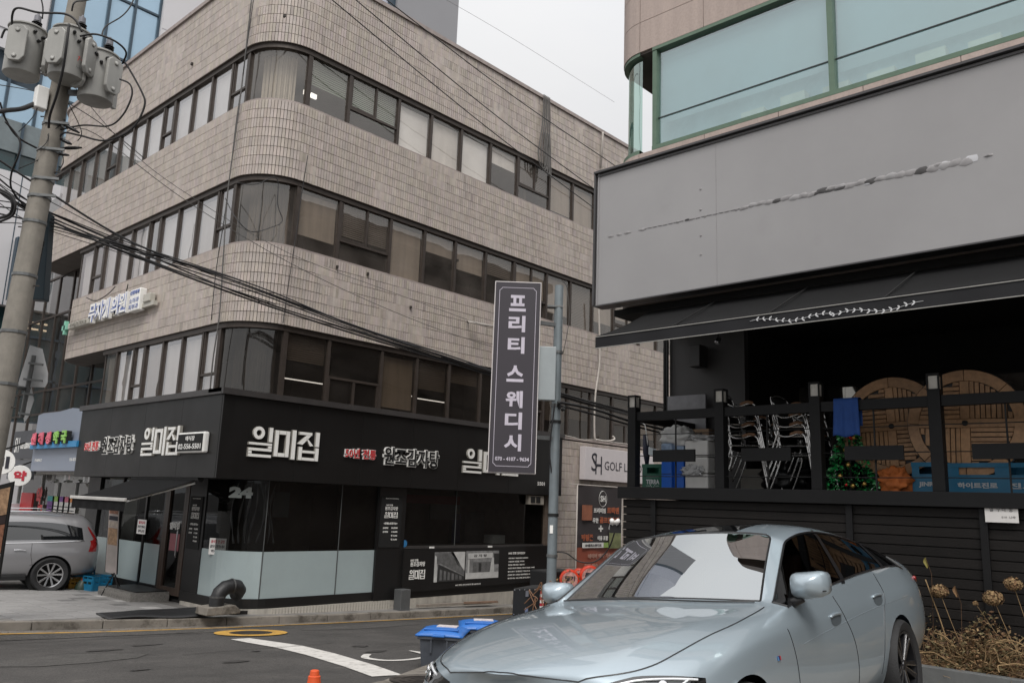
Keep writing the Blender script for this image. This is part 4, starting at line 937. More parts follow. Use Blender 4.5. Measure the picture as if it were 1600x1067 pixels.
def flake(t, w, h, m, rot=0, dep=.014, off=0):
    c = A_+LN*t+Vector((0,0,off)); n = pe.randint(7,10); P = []
    for k in range(n):
        a = 2*PI*k/n; rr_ = pe.uniform(.65,1.1); x = w*rr_*math.cos(a); y = h*rr_*math.sin(a)
        P.append((x*math.cos(rot)-y*math.sin(rot), x*math.sin(rot)+y*math.cos(rot)))
    b = MB(); vs = [(9.004, c.y-x, c.z+y) for x,y in P]; ctr = (9.0-dep, c.y+w*.15, c.z+h*.25)
    k = len(vs); b.add(vs+[ctr], [(i,(i+1)%k,k) for i in range(k)]); obj('paint_flake', b, m, BB, smooth=True)
sl_ = -.04
for t in [.02,.05,.08,.13]: flake(t, .07, .022, curl, sl_, .01)
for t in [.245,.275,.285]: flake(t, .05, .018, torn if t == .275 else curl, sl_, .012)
for t in [.33,.42,.45]: flake(t, .03, .02, curl, .5, .012)
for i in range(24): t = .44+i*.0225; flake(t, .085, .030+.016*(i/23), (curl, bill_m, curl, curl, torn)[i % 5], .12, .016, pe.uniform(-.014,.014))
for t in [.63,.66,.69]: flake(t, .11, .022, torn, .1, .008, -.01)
flake(.75, .06, .012, under, .05, .005, -.03); flake(.91, .11, .05, under, .05, .006, 0); flake(.965, .1, .045, under, .05, .006, 0); flake(.90, .07, .03, curl, .2, .02, .01); flake(.955,.02,.01,curl); flake(1.0, .05, .015, curl)
for z in (.1,-.25,.38,-.5): flake(.315, .02, .02, curl, pe.uniform(0,3), .01, z)
for yy_ in (4.95,): obj('board_joint', MB().box(9.0035,9.007,yy_-.0025,yy_+.0025,4.94,6.86), curl, BB)
b = MB()
for i in range(20): t0 = .13+i*.017; p = A_+LN*t0; q = A_+LN*(t0+.014); b.bar((9.001,p.y,p.z+pe.uniform(-.006,.006)), (9.001,q.y,q.z), .006, .004)
obj('scratch', b, curl, BB)
# awning over the terrace
TA = thing('terrace_awning', 'long black awning with leaf garland valance over the terrace', 'awning', (8.2,3,4.1))
XF, ZF, ZFv = 8.2, 4.285, 4.13; YL = (8.2, 6.211, 4.29)[1]
Q = (9.15, 6.068, 4.766)
b = MB(); b.grid(lambda u, v: (XF+(9.25-XF)*v, (YL*(1-v)+(Q[1]+.05)*v)*(1-u)-3.5*u, ZF+(4.80-ZF)*v-.035*math.sin(PI*v)-.006*abs(math.sin(u*26))), 60, 10)
o = obj('canopy', b, awm, TA, smooth=True, fixn=False); o.modifiers.new('s','SOLIDIFY').thickness = .008
for k in range(8): yy = 5.1-k*1.2; obj('seam', MB().bar((XF+.01,yy,ZF-.0),(9.2,yy-.02,4.79),.012,.014), black2, TA)
b = MB(); b.grid(lambda u, v: (XF-.008+.006*math.sin(u*90)*v, YL*(1-u)-3.5*u, ZF-(ZF-ZFv)*v), 200, 2); obj('valance', b, mat('valance_cloth', (.005,.005,.007), .8), TA, smooth=True, fixn=False)
for z in (ZF-.012, ZFv): obj('piping', MB().box(XF-.017,XF-.005,-3.5,YL,z-.004,z+.004), mat('piping', (.32,.31,.29), .7), TA)
obj('front_bar', MB().tube([(XF+.02,YL,ZF-.02),(XF+.02,-3.5,ZF-.02)], .025, 8), black2, TA)
b = MB(); b.grid(lambda u, v: (XF+(9.25-XF)*u, YL*(1-u)+(Q[1]+.05)*u, ZFv+(ZF-ZFv+(4.80-ZF)*u)*v+(0)*v), 6, 2); 
lf = MB(); g0 = Vector((8.185, 4.107, 4.21)); g1 = Vector((8.185, 3.212, 4.173)); g2 = Vector((8.185, 2.342, 4.173))
def garland(p, q, flip):
    n = 12; prev = None
    for i in range(n+1):
        t = i/n; c = p*(1-t)+q*t+Vector((0,0,.024*math.sin(t*8+flip)))
        if prev is not None:
            lf.bar(prev, c, .004, .003)
            for s_ in (-1,1):
                L_ = .046 if (i+(s_ > 0)) % 2 else .03; ang = s_*.62+(0 if flip else PI); d = Vector((0,-math.cos(ang),math.sin(ang))); m = prev+d*L_*.5; nn = Vector((0,d.z,-d.y))
                P = [prev, prev+d*L_*.35+nn*.007, prev+d*L_*.75+nn*.006, prev+d*L_, prev+d*L_*.75-nn*.006, prev+d*L_*.35-nn*.007]
                lf.add([(x.x-.003,x.y,x.z) for x in P], [tuple(range(6))])
        prev = c
garland(g1+Vector((0,.03,0)), g0, 1); garland(g1-Vector((0,.03,0)), g2, 0)
o = obj('leaf_garland', lf, mat('print_grey', (.60,.60,.61), .7), TA, fixn=False); o['kind'] = 'stuff'
# terrace base wall of planks
YA, YB = 6.52, -2.5
tdark = mat('terrace_black', (.006,.006,.0065), .6, spec=.3, var=.2, scale=3, dirt=('#46423c', 6, .66, .3))
plk = mat('dark_planks', (.0105,.009,.0083), .65, spec=.25, var=.25, scale=2, orand=.25, dirt=('#4a4844', 4, .62, .3), bump=.15, bscale=50)
TW_ = thing('terrace', 'raised black terrace with plank clad base and post and rail fence', 'terrace', (9.3,3,.3))
obj('base', MB().box(9.32,10.9,YB,YA-.02,-.5,2.3), tdark, TW_)
obj('floor', MB().box(9.22,12.6,YB,YA-.02,2.32,2.44), tdark, TW_)
obj('coping', MB().box(9.18,9.32,YB,YA+.03,2.305,2.455), tdark, TW_, bevel=.006)
bat = [YA, (9.25, 6.029, 1.898)[1], (9.25, 3.526, 2.018)[1], (9.25, 2.219, 2.08)[1], 1.0, -.2, YB]
for i in range(len(bat)-1):
    a, c = bat[i], bat[i+1]
    if i: obj('batten', MB().box(9.235,9.27,a-.035,a+.035,.2,2.3), tdark, TW_, bevel=.003)
    if i < 5:
        for k in range(19):
            z1 = 2.295-k*.0985
            b = MB(); b.box(9.27+.004*((k*7+i)%3),9.30,c+.002,a-.002,z1-.090,z1); obj('plank', b, plk, TW_, bevel=.003, bseg=1)
# planter with dried hydrangeas
PL = thing('planter', 'grey stone edged planter filled with dead leaves in front of the terrace', 'planter', (8.9,1.5,.5))
e0 = (8.72, 2.622, 0.786); e1 = (8.72, 1.862, 0.86); zt = (e0[2]+e1[2])/2
for k in range(6):
    ya = 2.9-k*1.15
    obj('edge_stone', MB().box(8.72,8.82,ya-1.142,ya,zt-.5,zt), mat('edge_stone', (.13,.135,.135), .8, var=.15, scale=6, bump=.1), PL, bevel=.008)
soil = mat('leaf_litter', (.11,.065,.035), .9, var=.4, scale=14, bump=.6, bscale=40)
b = MB(); b.grid(lambda u, v: (8.82+.45*u, 2.9-6*v, zt-.06+.05*math.sin(v*40+u*3)+.03*math.sin(v*91)+.10*u), 8, 120); obj('soil', b, soil, PL, smooth=True)
rl = random.Random(9)
leafc = [mat('dead_leaf%d' % i, c, .85, var=.3, scale=30) for i, c in enumerate(((.20,.115,.055),(.13,.07,.035),(.27,.18,.09),(.085,.05,.028),(.17,.14,.07)))]
b = MB()
for i in range(9500):
    y = rl.uniform(.4,2.75); x = 8.80+.44*rl.random()**.8; z = zt-.03+.24*(x-8.8)+rl.random()**2*(.26+.14*math.sin(y*5)**2)+.05*math.sin(y*9); s_ = rl.uniform(.008,.028)
    a = Vector((rl.gauss(0,1),rl.gauss(0,1),rl.gauss(0,.6))).normalized(); c = a.cross(Vector((rl.gauss(0,1),rl.gauss(0,1),rl.gauss(0,1)))).normalized(); p = Vector((x,y,z)); b.cur = rl.randint(0,4)
    b.add([p-a*s_, p+c*s_*.45, p+a*s_*.9+a.cross(c)*s_*.3, p-c*s_*.45], [(0,1,2,3)])
for i in range(620):
    y = rl.uniform(.5,2.7); x = rl.uniform(8.82,9.2); p = Vector((x,y,zt)); b.cur = rl.choice([2,4,2,0]); d = Vector((rl.gauss(0,.8),rl.gauss(0,1),abs(rl.gauss(.35,.4)))).normalized()
    pts = [p]
    for k in range(5): d = (d+Vector((rl.gauss(0,.35),rl.gauss(0,.35),rl.gauss(-.06,.25)))).normalized(); pts.append(pts[-1]+d*rl.uniform(.03,.07))
    b.tube(pts, rl.uniform(.0012,.0028), 3, cap=False)
o = obj('dead_leaves', b, leafc, PL, fixn=False); o['kind'] = 'stuff'
def stalk(px, py, bx, head, label, r=.003, name='dried_hydrangea'):
    hp = Vector(px); base = Vector((bx[0], bx[1], zt)); t = thing(name, label, 'dried flower', tuple(base))
    mid = (hp+base)/2+Vector((rl.uniform(-.03,.03), rl.uniform(-.06,.06), 0)); b = MB(); b.tube(catm([base, mid, hp], 6), r, 5); obj('stem', b, leafc[2], t, smooth=True)
    if head:
        b = MB()
        for i in range(int(420*head/.06)):
            d = Vector((rl.gauss(0,1),rl.gauss(0,1),rl.gauss(0,.8))).normalized(); p = hp+d*head*rl.uniform(.55,1.05); p.z = hp.z+(p.z-hp.z)*.8
            u_ = d.cross(Vector((rl.gauss(0,1),rl.gauss(0,1),rl.gauss(0,1)))).normalized(); v_ = d.cross(u_); s_ = rl.uniform(.008,.016); b.cur = rl.choice([0,2,2,2,1])
            b.add([p+u_*s_, p+v_*s_+d*.005, p-u_*s_, p-v_*s_+d*.004], [(0,1,2,3)])
        o = obj('flower_head', b, leafc, t, fixn=False); o['kind'] = 'stuff'
    return t
stalk((8.95, 2.574, 1.5), 0, (9.0,2.35), .08, 'dried hydrangea head on a leaning stem right behind the car rear')
stalk((8.9, 2.101, 1.484), 0, (8.95,1.85), .085, 'widest dried hydrangea head leaning left in the middle of the planter')
stalk((8.98, 1.947, 1.62), 0, (9.0,1.75), .078, 'highest dried hydrangea head at the right of the planter')
stalk((8.98, 2.274, 1.416), 0, (9.05,1.9), .02, 'tiny withered bud on a thin stem between the big flower heads')
stalk((8.95, 2.696, 1.598), 0, (9.0,2.5), 0, 'bare brown stalk standing close to the car tail light', .006)
for i,(a,lab) in enumerate((((1447,880),'curled yellow leaf hanging before the planks above the car rear'),((1493,925),'withered brown leaf hanging from a stalk left of the widest flower head'))):
    p = Vector(((9, 2.696, 1.748), (9, 2.446, 1.498))[i]); t = thing('withered_leaf', lab, 'leaf', (p.x,p.y,p.z-.05))
    b = MB(); b.grid(lambda u, v: (p.x+.01*math.sin(u*4), p.y+(u-.5)*.035*math.sin(PI*(v*.9+.05))+.008*math.sin(v*5), p.z+.05-.10*v+.01*u), 4, 6); obj('blade', b, mat('yellow_leaf', (.22,.19,.05), .7) if not i else leafc[0], t, smooth=True)
    b = MB(); b.tube([(p.x,p.y,p.z+.05),(p.x+.05,p.y-.03,p.z-.1),(9.02,p.y-.02,zt+.1)], .0018, 4); obj('stem', b, leafc[1], t)
# branches
for i in range(90):
    y = rl.uniform(.9,2.7) if i < 65 else rl.uniform(1.2,1.7); b = MB(); p = Vector((rl.uniform(8.84,9.12), y, zt+.02)); d = Vector((rl.gauss(-.1,.2), rl.gauss(0,.5), 1)).normalized(); pts = [p]
    for k in range(rl.randint(4,11)): d = (d+Vector((rl.gauss(0,.25),rl.gauss(0,.4),rl.gauss(-.12,.2)))).normalized(); pts.append(pts[-1]+d*.055)
    b.tube(catm(pts,2), .0055, 5); tw = catm([pts[3], pts[3]+Vector((0,rl.uniform(-.15,.15),.08)), pts[3]+Vector((0,rl.uniform(-.2,.2),.14))],3); b.tube(tw, .0035, 4)
    obj('branch', b, leafc[rl.choice([2,2,4])], PL, smooth=True)
# notice on the planks
n0 = (9.2, 2.193, 2.387); n1 = (9.2, 1.907, 2.172); yc = (n0[1]+n1[1])/2; zc = (n0[2]+n1[2])/2
t = thing('handwritten_notice', 'white handwritten paper notice on the plank wall at the right edge', 'notice', (9.2,yc,zc))
obj('paper', MB().box(9.205,9.21,n1[1],n0[1],n1[2],n0[2]), mat('paper', (.62,.6,.57), .7), t)
text('칠 수리 중', (9.203,yc-.0,zc+.02), .20, .05, 'L', mat('ink',(.03,.03,.03)), t, ext=.002, spacing=1.3); text('010  나무', (9.203,yc-.06,zc-.055), .12, .022, 'L', mat('ink_soft',(.2,.19,.19)), t, ext=.002)
# fence
FN = thing('terrace_fence', 'black terrace fence of square posts with frosted lantern caps and cable rails', 'fence', (9.3,3,2.44))
py_ = [6.374,5.078,3.869,2.603,1.33,.06]
lam = mat('lantern_glass', (.50,.475,.43), .4, var=.1, scale=10, dirt=('#6b6255', 8, .55, .5))
def post(x, y, z1=3.50, w=.062):
    p = obj('post', MB().box(x-w,x+w,y-w,y+w,2.456,z1), tdark, FN, bevel=.004)
    l = obj('lantern', MB().box(x-.045,x+.045,y-.045,y+.045,z1+.012,z1+.15), lam, FN)
    b = MB()
    for sx in (-1,1):
        for sy in (-1,1): b.box(x+sx*.055-.008,x+sx*.055+.008,y+sy*.055-.008,y+sy*.055+.008,z1+.002,z1+.165)
    b.box(x-.064,x+.064,y-.064,y+.064,z1+.155,z1+.175); b.box(x-.062,x+.062,y-.062,y+.062,z1,z1+.012); f = obj('lantern_frame', b, tdark, l)
for y in py_: post(9.3, y)
post(11.6, 6.40, 3.45, .05)
for a, c in zip(py_, py_[1:]):
    obj('top_rail', MB().box(9.26,9.34,c+.064,a-.064,3.33,3.445), tdark, FN, bevel=.004)
    for z in (3.145,2.865,2.60): obj('cable_rail', MB().tube([(9.3,a-.06,z),(9.3,(a+c)/2,z-.004),(9.3,c+.06,z)], .006, 6), black2, FN)
    m = (a+c)/2; obj('plaque', MB().box(9.235,9.262,m-.31,m+.31,2.78,2.935), tdark, FN, bevel=.003)
    obj('upright', MB().box(9.29,9.305,m-.008,m+.008,2.456,3.33), black2, FN)
obj('top_rail', MB().box(9.364,11.55,6.36,6.42,3.33,3.445), tdark, FN)
# back of the terrace
obj('side_wall', MB().box(11.0,11.12,5.62,6.88,2.44,4.95), mat('terrace_wall', (.05,.048,.048), .6, var=.1, scale=2), RB)
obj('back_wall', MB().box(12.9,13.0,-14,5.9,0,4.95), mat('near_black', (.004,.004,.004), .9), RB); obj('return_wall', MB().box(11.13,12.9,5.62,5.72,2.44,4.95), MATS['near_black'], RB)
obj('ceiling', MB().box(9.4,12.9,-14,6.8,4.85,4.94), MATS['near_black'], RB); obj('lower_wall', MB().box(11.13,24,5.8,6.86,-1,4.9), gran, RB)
b = MB()
for yy in (6.91,6.85): pass
for k, yy in enumerate((6.93,6.88)): obj('downpipe', MB().tube([(10.93,yy,2.45),(10.93,yy,4.9)], .022, 8), tdark, RB, smooth=True)
mir = glass('low_window', (.05,.05,.05), .30, (.75,.72,.66), .03, .1, .2)
for i,(xa,xb,ya,yb) in enumerate(((1208,1262,608,638),(1293,1352,606,640),(1420,1452,600,640),(1540,1640,585,650),(1340,1375,598,640))):
    P0 = ((12.8, 6.039, 4.187),(12.8, 5.137, 4.147),(12.8, 3.928, 4.161),(12.8, 2.915, 4.186),(12.8, 4.385, 4.175))[i]; P1 = ((12.8, 5.467, 3.841),(12.8, 4.687, 3.782),(12.8, 3.731, 3.735),(12.8, 2.2, 3.575),(12.8, 3.994, 3.748))[i]
    w = obj('window', MB().box(12.85,12.89,P1[1]-.04,P0[1]+.04,P1[2]-.7,P0[2]+.04), black2, RB); obj('pane', MB().quad((12.84,P0[1],P1[2]-.6),(12.84,P1[1],P1[2]-.6),(12.84,P1[1],P0[2]),(12.84,P0[1],P0[2])), mir, w, fixn=False)
q = (10.8, 6.274, 4.441)
t = thing('wall_speaker', 'dark box speaker on the grey terrace side wall', 'speaker', (10.9,q[1],q[2]-.2)); obj('cabinet', MB().box(10.72,10.95,q[1]-.08,q[1]+.10,q[2]-.16,q[2]+.17), mat('speaker_grey', (.035,.034,.034), .5), t, bevel=.01); obj('bracket', MB().box(10.95,11.0,q[1]-.03,q[1]+.03,q[2]-.05,q[2]+.05), black2, t)
q = (10.2, 5.602, 4.51)
t = thing('spot_lamp', 'small pale spotlight hanging under the awning', 'spotlight', q); obj('lamp_head', MB().lathe([(.02,-.05),(.035,-.03),(.038,.04),(.03,.05)], q, (-.5,.2,-.8), 12), steel, t, smooth=True, auto=40); obj('arm', MB().tube([(q[0],q[1],q[2]+.03),(q[0]+.02,q[1],4.85)], .008, 6), black2, t)

# ---------------------------------------------------------------- cars
def carpaint(name, col, flake=.0, rough=.3):
    m = mat(name, col, rough, .35, var=.015, scale=2, coat=1); return m
glass_black = mat('car_glass', (.008,.009,.010), .03, var=.02, spec=.9, coat=1)
trim_m = mat('black_trim', (.012,.012,.013), .3, var=.1)
tyre_m = mat('tyre', (.018,.018,.019), .75, var=.2, scale=20, bump=.2, bscale=80)
rimd = mat('rim_dark', (.03,.03,.033), .3, .6, var=.1); rims = mat('rim_silver', (.55,.55,.56), .22, .95, var=.05)
chrome = mat('chrome', (.7,.7,.71), .12, 1, var=.03)
well_m = mat('wheel_well', (.006,.006,.006), .95)
def smoothed(verts, faces, mi, level=3, cre=None):
    me = bpy.data.meshes.new('cage'); me.from_pydata(verts, [], faces); me.polygons.foreach_set('material_index', mi)
    if cre:
        a = me.attributes.new('crease_edge', 'FLOAT', 'EDGE')
        for e in me.edges: a.data[e.index].value = cre.get(tuple(sorted(e.vertices)), 0)
    o = bpy.data.objects.new('cage', me); COL.objects.link(o); s = o.modifiers.new('s', 'SUBSURF'); s.levels = level; s.render_levels = level
    hidden = [x for x in bpy.data.objects if x is not o and not x.hide_viewport and x.type == 'MESH']
    dg = bpy.context.evaluated_depsgraph_get(); me2 = bpy.data.meshes.new_from_object(o.evaluated_get(dg))
    V = [v.co.copy() for v in me2.vertices]; Fc = [tuple(p.vertices) for p in me2.polygons]; MI = [p.material_index for p in me2.polygons]
    bpy.data.objects.remove(o); bpy.data.meshes.remove(me2); return V, Fc, MI
def car_shell(stations, rows_n, region, arches, level=3, along=None, across=None):
    """stations: list of rows [(x,y,z)...] bottom centre to top centre (left side); mirrored; region(j,k)->material"""
    V = []; idx = {}
    for j, st in enumerate(stations):
        for k, p in enumerate(st):
            idx[j,k,1] = len(V); V.append(p)
            if p[1] > 1e-6: idx[j,k,-1] = len(V); V.append((p[0],-p[1],p[2]))
            else: idx[j,k,-1] = idx[j,k,1]
    Fc = []; MI = []; J = len(stations)
    for j in range(J-1):
        for k in range(rows_n-1):
            for s in (1,-1):
                q = [idx[j,k,s], idx[j+1,k,s], idx[j+1,k+1,s], idx[j,k+1,s]]
                if s < 0: q = q[::-1]
                q2 = [a for i,a in enumerate(q) if a not in q[:i]]
                if len(q2) > 2: Fc.append(q2); MI.append(region(j,k))
    for j, rev in ((0,1),(J-1,0)):                     # close the ends with strips across
        for k in range(rows_n-1):
            q = [idx[j,k,1], idx[j,k+1,1], idx[j,k+1,-1], idx[j,k,-1]]
            q2 = [a for i,a in enumerate(q) if a not in q[:i]]
            if rev == 0: q2 = q2[::-1]
            if len(q2) > 2: Fc.append(q2); MI.append(0)
    cre = {}
    for j in range(J):
        for k in range(rows_n):
            for s in (1,-1):
                if along and j < J-1:
                    c = along(j, k)
                    if c: cre[tuple(sorted((idx[j,k,s], idx[j+1,k,s])))] = c
                if across and k < rows_n-1:
                    c = across(j, k)
                    if c: cre[tuple(sorted((idx[j,k,s], idx[j,k+1,s])))] = c
    V, Fc, MI = smoothed(V, Fc, MI, level, cre)
    for (cx, cz, rad) in arches:
        inside = [abs(v.y) > .5 and v.z < cz+rad+.05 and math.hypot(v.x-cx, v.z-cz) < rad for v in V]
        keep = [i for i, f in enumerate(Fc) if not all(inside[a] for a in f)]
        Fc = [Fc[i] for i in keep]; MI = [MI[i] for i in keep]
        for i, v in enumerate(V):
            if inside[i]:
                d = math.hypot(v.x-cx, v.z-cz) or 1e-6; v.x = cx+(v.x-cx)*rad/d; v.z = cz+(v.z-cz)*rad/d
    return V, Fc, MI
def region_mb(V, Fc, MI, m, push=0):
    b = MB(); mp = {}; 
    for f, q in zip(Fc, MI):
        if q != m: continue
        g = []
        for a in f:
            if a not in mp: mp[a] = len(b.v); b.v.append(tuple(V[a]))
            g.append(mp[a])
        b.f.append(g); b.m.append(0); b.t.append(None)
    return b
def border_tubes(V, Fc, MI, m, r=.006, side=0):
    cnt = {}
    for f, q in zip(Fc, MI):
        for i in range(len(f)):
            e = tuple(sorted((f[i], f[(i+1) % len(f)]))); c = cnt.setdefault(e, [0,0]); c[0 if q == m else 1] += 1
    b = MB()
    for (a, c), (n1, n2) in cnt.items():
        if n1 == 1 and n2 >= 1 and V[a].y*side >= 0: b.tube([V[a], V[c]], r, 4, cap=False)
    return b
def project(bvh, pts, d, lift=.002, n=6):
    out = []; d = Vector(d).normalized()
    for p in catm(pts, n) if n else [Vector(q) for q in pts]:
        h = bvh.ray_cast(p-d*3, d, 6)
        if h[0] is not None: out.append(h[0]+h[1]*(lift if h[1].dot(d) < 0 else -lift))
    return out
def wheel(par, c, rad, width, side, style, xf=None):
    """side +1: outer face towards +Y local"""
    w = bpy.data.objects.new('wheel', None); COL.objects.link(w); w.parent = par; w.location = c; w.empty_display_size = .1; ORG[w.name] = Vector((0,0,0))
    rr_ = rad*(.70 if style == 'suv' else .735); hw = width/2
    prof = [(rr_,-hw*.8),(rad*.93,-hw),(rad*.985,-hw*.8),(rad,-hw*.5),(rad,hw*.5),(rad*.985,hw*.8),(rad*.93,hw),(rr_+.01,hw*.88),(rr_,hw*.8)]
    obj('tyre', MB().lathe(prof, axis=(0,side,0), n=48, cap=False), tyre_m, w, local=True, smooth=True, auto=50)
    b = MB(); n = 40
    for r0, r1, z0, z1 in ((rr_,rr_*.93,hw*.86,hw*.80),(rr_*.93,rr_*.91,hw*.80,hw*.2),(rr_*.91,rr_*.91,hw*.2,-hw*.6)):
        b.add([(r*math.cos(2*PI*i/n), side*z, r*math.sin(2*PI*i/n)) for r,z in ((r0,z0),(r1,z1)) for i in range(n)], [(i,(i+1)%n,n+(i+1)%n,n+i) for i in range(n)])
    obj('rim', b, rims if style == 'suv' else rimd, w, local=True, smooth=True, auto=30)
    b = MB(); b.lathe([(.0,-.01),(rr_*.9,-.01),(rr_*.9,.0),(0,.0)], axis=(0,side,0), n=30); obj('brake_disc', b, well_m, w, local=True)
    ns = 5
    for k in range(ns):
        a = 2*PI*k/ns+.3
        for s in (-1,1):
            a0 = a+s*.16; a1 = a+s*(.30 if style == 'suv' else .42)
            b = MB(); 
            def pt(r, an, z): return Vector((r*math.cos(an), side*z, r*math.sin(an)))
            p0 = pt(rr_*.12,a0,hw*.62); p1 = pt(rr_*.95,a1,hw*.80); t = (p1-p0).normalized(); nn = Vector((0,side,0)); q = t.cross(nn)
            w0, w1 = rr_*.055, rr_*.085
            b.add([p0-q*w0,p0+q*w0,p1+q*w1,p1-q*w1, p0-q*w0-nn*.03,p0+q*w0-nn*.03,p1+q*w1-nn*.035,p1-q*w1-nn*.035], [(0,1,2,3),(4,5,6,7),(0,1,5,4),(1,2,6,5),(2,3,7,6),(3,0,4,7)])
            obj('spoke', b, rimd if style == 'suv' and s > 0 and False else (rims if (style == 'suv') else rimd), w, local=True, bevel=.003)
            if style != 'suv':
                e = MB(); u = s*w1*.75; e.bar(p0+q*s*w0*.6+nn*.002, p1+q*u+nn*.002, .008, .004, up=nn); obj('polished_edge', e, rims, w, local=True)
    b = MB(); b.lathe([(0,hw*.70),(rr_*.13,hw*.70),(rr_*.16,hw*.6),(rr_*.16,0),(0,0)][::-1], axis=(0,side,0), n=20); obj('hub_cap', b, rims if style == 'suv' else rimd, w, local=True, smooth=True, auto=40)
    return w
# ---- pale blue grey gran coupe in the foreground
paint = carpaint('pale_blue_grey_paint', (.345,.41,.455), rough=.34)
#        x    rows: (y,z) r1..r9 ; r0 is the floor centre
CS = [
(-1.28,[(.50,.42),(.56,.50),(.58,.62),(.58,.74),(.56,.84),(.50,.93),(.42,.97),(.22,1.0),(0,1.005)],[0]*10),
(-1.21,[(.70,.34),(.78,.46),(.80,.62),(.785,.80),(.755,.93),(.68,1.02),(.56,1.07),(.30,1.10),(0,1.105)],[0]*10),
(-.98,[(.76,.26),(.86,.40),(.90,.60),(.885,.82),(.835,.97),(.74,1.085),(.60,1.135),(.32,1.165),(0,1.17)],[0]*10),
(-.58,[(.78,.22),(.89,.37),(.935,.60),(.92,.85),(.85,1.055),(.735,1.13),(.60,1.185),(.32,1.23),(0,1.245)],[0]*10),
(-.32,[(.78,.20),(.90,.35),(.945,.60),(.93,.85),(.852,1.075),(.665,1.235),(.575,1.285),(.31,1.33),(0,1.345)],[0]*10),
(.10,[(.78,.19),(.90,.34),(.94,.58),(.925,.84),(.858,1.075),(.630,1.315),(.545,1.365),(.30,1.41),(0,1.42)],[0]*10),
(.55,[(.78,.18),(.895,.33),(.925,.57),(.910,.83),(.862,1.05),(.615,1.36),(.525,1.408),(.29,1.442),(0,1.452)],[0]*10),
(1.0,[(.78,.18),(.89,.32),(.918,.56),(.905,.81),(.866,1.01),(.615,1.365),(.525,1.405),(.29,1.437),(0,1.445)],[0]*10),
(1.42,[(.78,.18),(.89,.32),(.918,.56),(.905,.80),(.868,.97),(.645,1.295),(.565,1.335),(.30,1.365),(0,1.372)],[0,0,0,0,0,0,0,0,.02,.04]),
(1.75,[(.78,.18),(.89,.33),(.92,.56),(.908,.79),(.870,.94),(.718,1.10),(.638,1.135),(.34,1.168),(0,1.18)],[0,0,0,0,0,0,0,.0,.04,.07]),
(2.05,[(.78,.19),(.895,.34),(.93,.57),(.92,.78),(.880,.90),(.795,.918),(.720,.925),(.37,.945),(0,.955)],[0,0,0,0,0,.02,.02,.02,.08,.12]),
(2.22,[(.78,.20),(.90,.36),(.935,.58),(.928,.77),(.888,.872),(.805,.885),(.70,.892),(.37,.905),(0,.912)],[0,0,0,0,0,0,0,0,.06,.10]),
(2.60,[(.78,.20),(.90,.37),(.94,.60),(.93,.76),(.888,.835),(.805,.852),(.66,.873),(.36,.882),(0,.888)],[0]*10),
(3.00,[(.78,.20),(.90,.36),(.94,.57),(.925,.71),(.88,.775),(.80,.80),(.63,.838),(.35,.848),(0,.854)],[0]*10),
(3.32,[(.74,.20),(.87,.34),(.905,.52),(.885,.635),(.845,.695),(.76,.735),(.58,.785),(.33,.798),(0,.804)],[0,0,0,0,0,0,0,.02,.04,.05]),
(3.62,[(.64,.21),(.78,.34),(.81,.48),(.79,.58),(.74,.63),(.66,.67),(.50,.715),(.29,.732),(0,.737)],[0,0,0,0,0,0,.01,.03,.07,.09]),
(3.82,[(.48,.24),(.60,.34),(.63,.45),(.61,.52),(.56,.565),(.49,.60),(.40,.635),(.22,.652),(0,.657)],[0,0,0,0,0,0,.01,.03,.06,.08]),
]
def lift(x, z): return z+.04*max(0,x)*max(0,min(1,(z-.35)/.3))
def fx_(x): return x if x < 2.2 else 2.2+(x-2.2)*.85
CS = [(fx_(x), [(y, lift(fx_(x), z)) for y, z in rows], dx) for x, rows, dx in CS]
stn = []
def mixst(a, b, t): return (a[0]+(b[0]-a[0])*t, [(p[0]+(q[0]-p[0])*t, p[1]+(q[1]-p[1])*t) for p, q in zip(a[1], b[1])], [p+(q-p)*t for p, q in zip(a[2], b[2])])
CS = CS[:9]+[mixst(CS[8], CS[9], .16), CS[9], mixst(CS[9], CS[10], .78)]+CS[10:]
for x, rows, dx in CS: stn.append([(x+dx[0],0,rows[0][1]+.0)]+[(x+dx[k+1], y, z) for k,(y,z) in enumerate(rows)])
def creg(j, k):
    if 3 <= j < 12 and k == 5: return 1                 # side windows
    if 8 <= j < 12 and k >= 7: return 2               # windscreen
    if 3 <= j < 5 and k >= 7: return 3                  # rear window
    if 5 <= j < 8 and k == 8: return 4                  # panoramic roof
    return 0
def calong(j, k):
    if k == 1: return .5
    if k == 4: return .42 if 1 < j < 16 else .2
    if k in (5,6) and 2 < j < 13: return .55
    if k == 7 and 7 < j < 13: return .7
    if k == 7 and j >= 13: return .45
    return 0
def cacross(j, k):
    if k >= 7 and j in (8,12): return .8
    if k >= 7 and j in (3,5): return .6
    return 0
V, Fc, MI = car_shell(stn, 10, creg, [(0,.34,.375),(2.82,.34,.375)], along=calong, across=cacross)
CAR = thing('parked_car', 'pale blue grey four door coupe parked nose left in front of the black terrace', 'car', (6.80,3.09,.692))
CAR.rotation_mode = 'XYZ'
_h, _p, _ro = -3.066, -.025, .093
def car_matrix(loc, h, p, ro):
    fx = Vector((math.cos(h)*math.cos(p), math.sin(h)*math.cos(p), math.sin(p))); ly = Vector((-math.sin(h), math.cos(h), 0)); uz = fx.cross(ly)
    ly, uz = ly*math.cos(ro)+uz*math.sin(ro), -ly*math.sin(ro)+uz*math.cos(ro)
    return Matrix(((fx.x,ly.x,uz.x,loc[0]),(fx.y,ly.y,uz.y,loc[1]),(fx.z,ly.z,uz.z,loc[2]),(0,0,0,1)))
CAR.matrix_world = car_matrix((6.80,3.090,.692), _h, _p, _ro) @ Matrix.Diagonal((1.02,.965,.957,1))
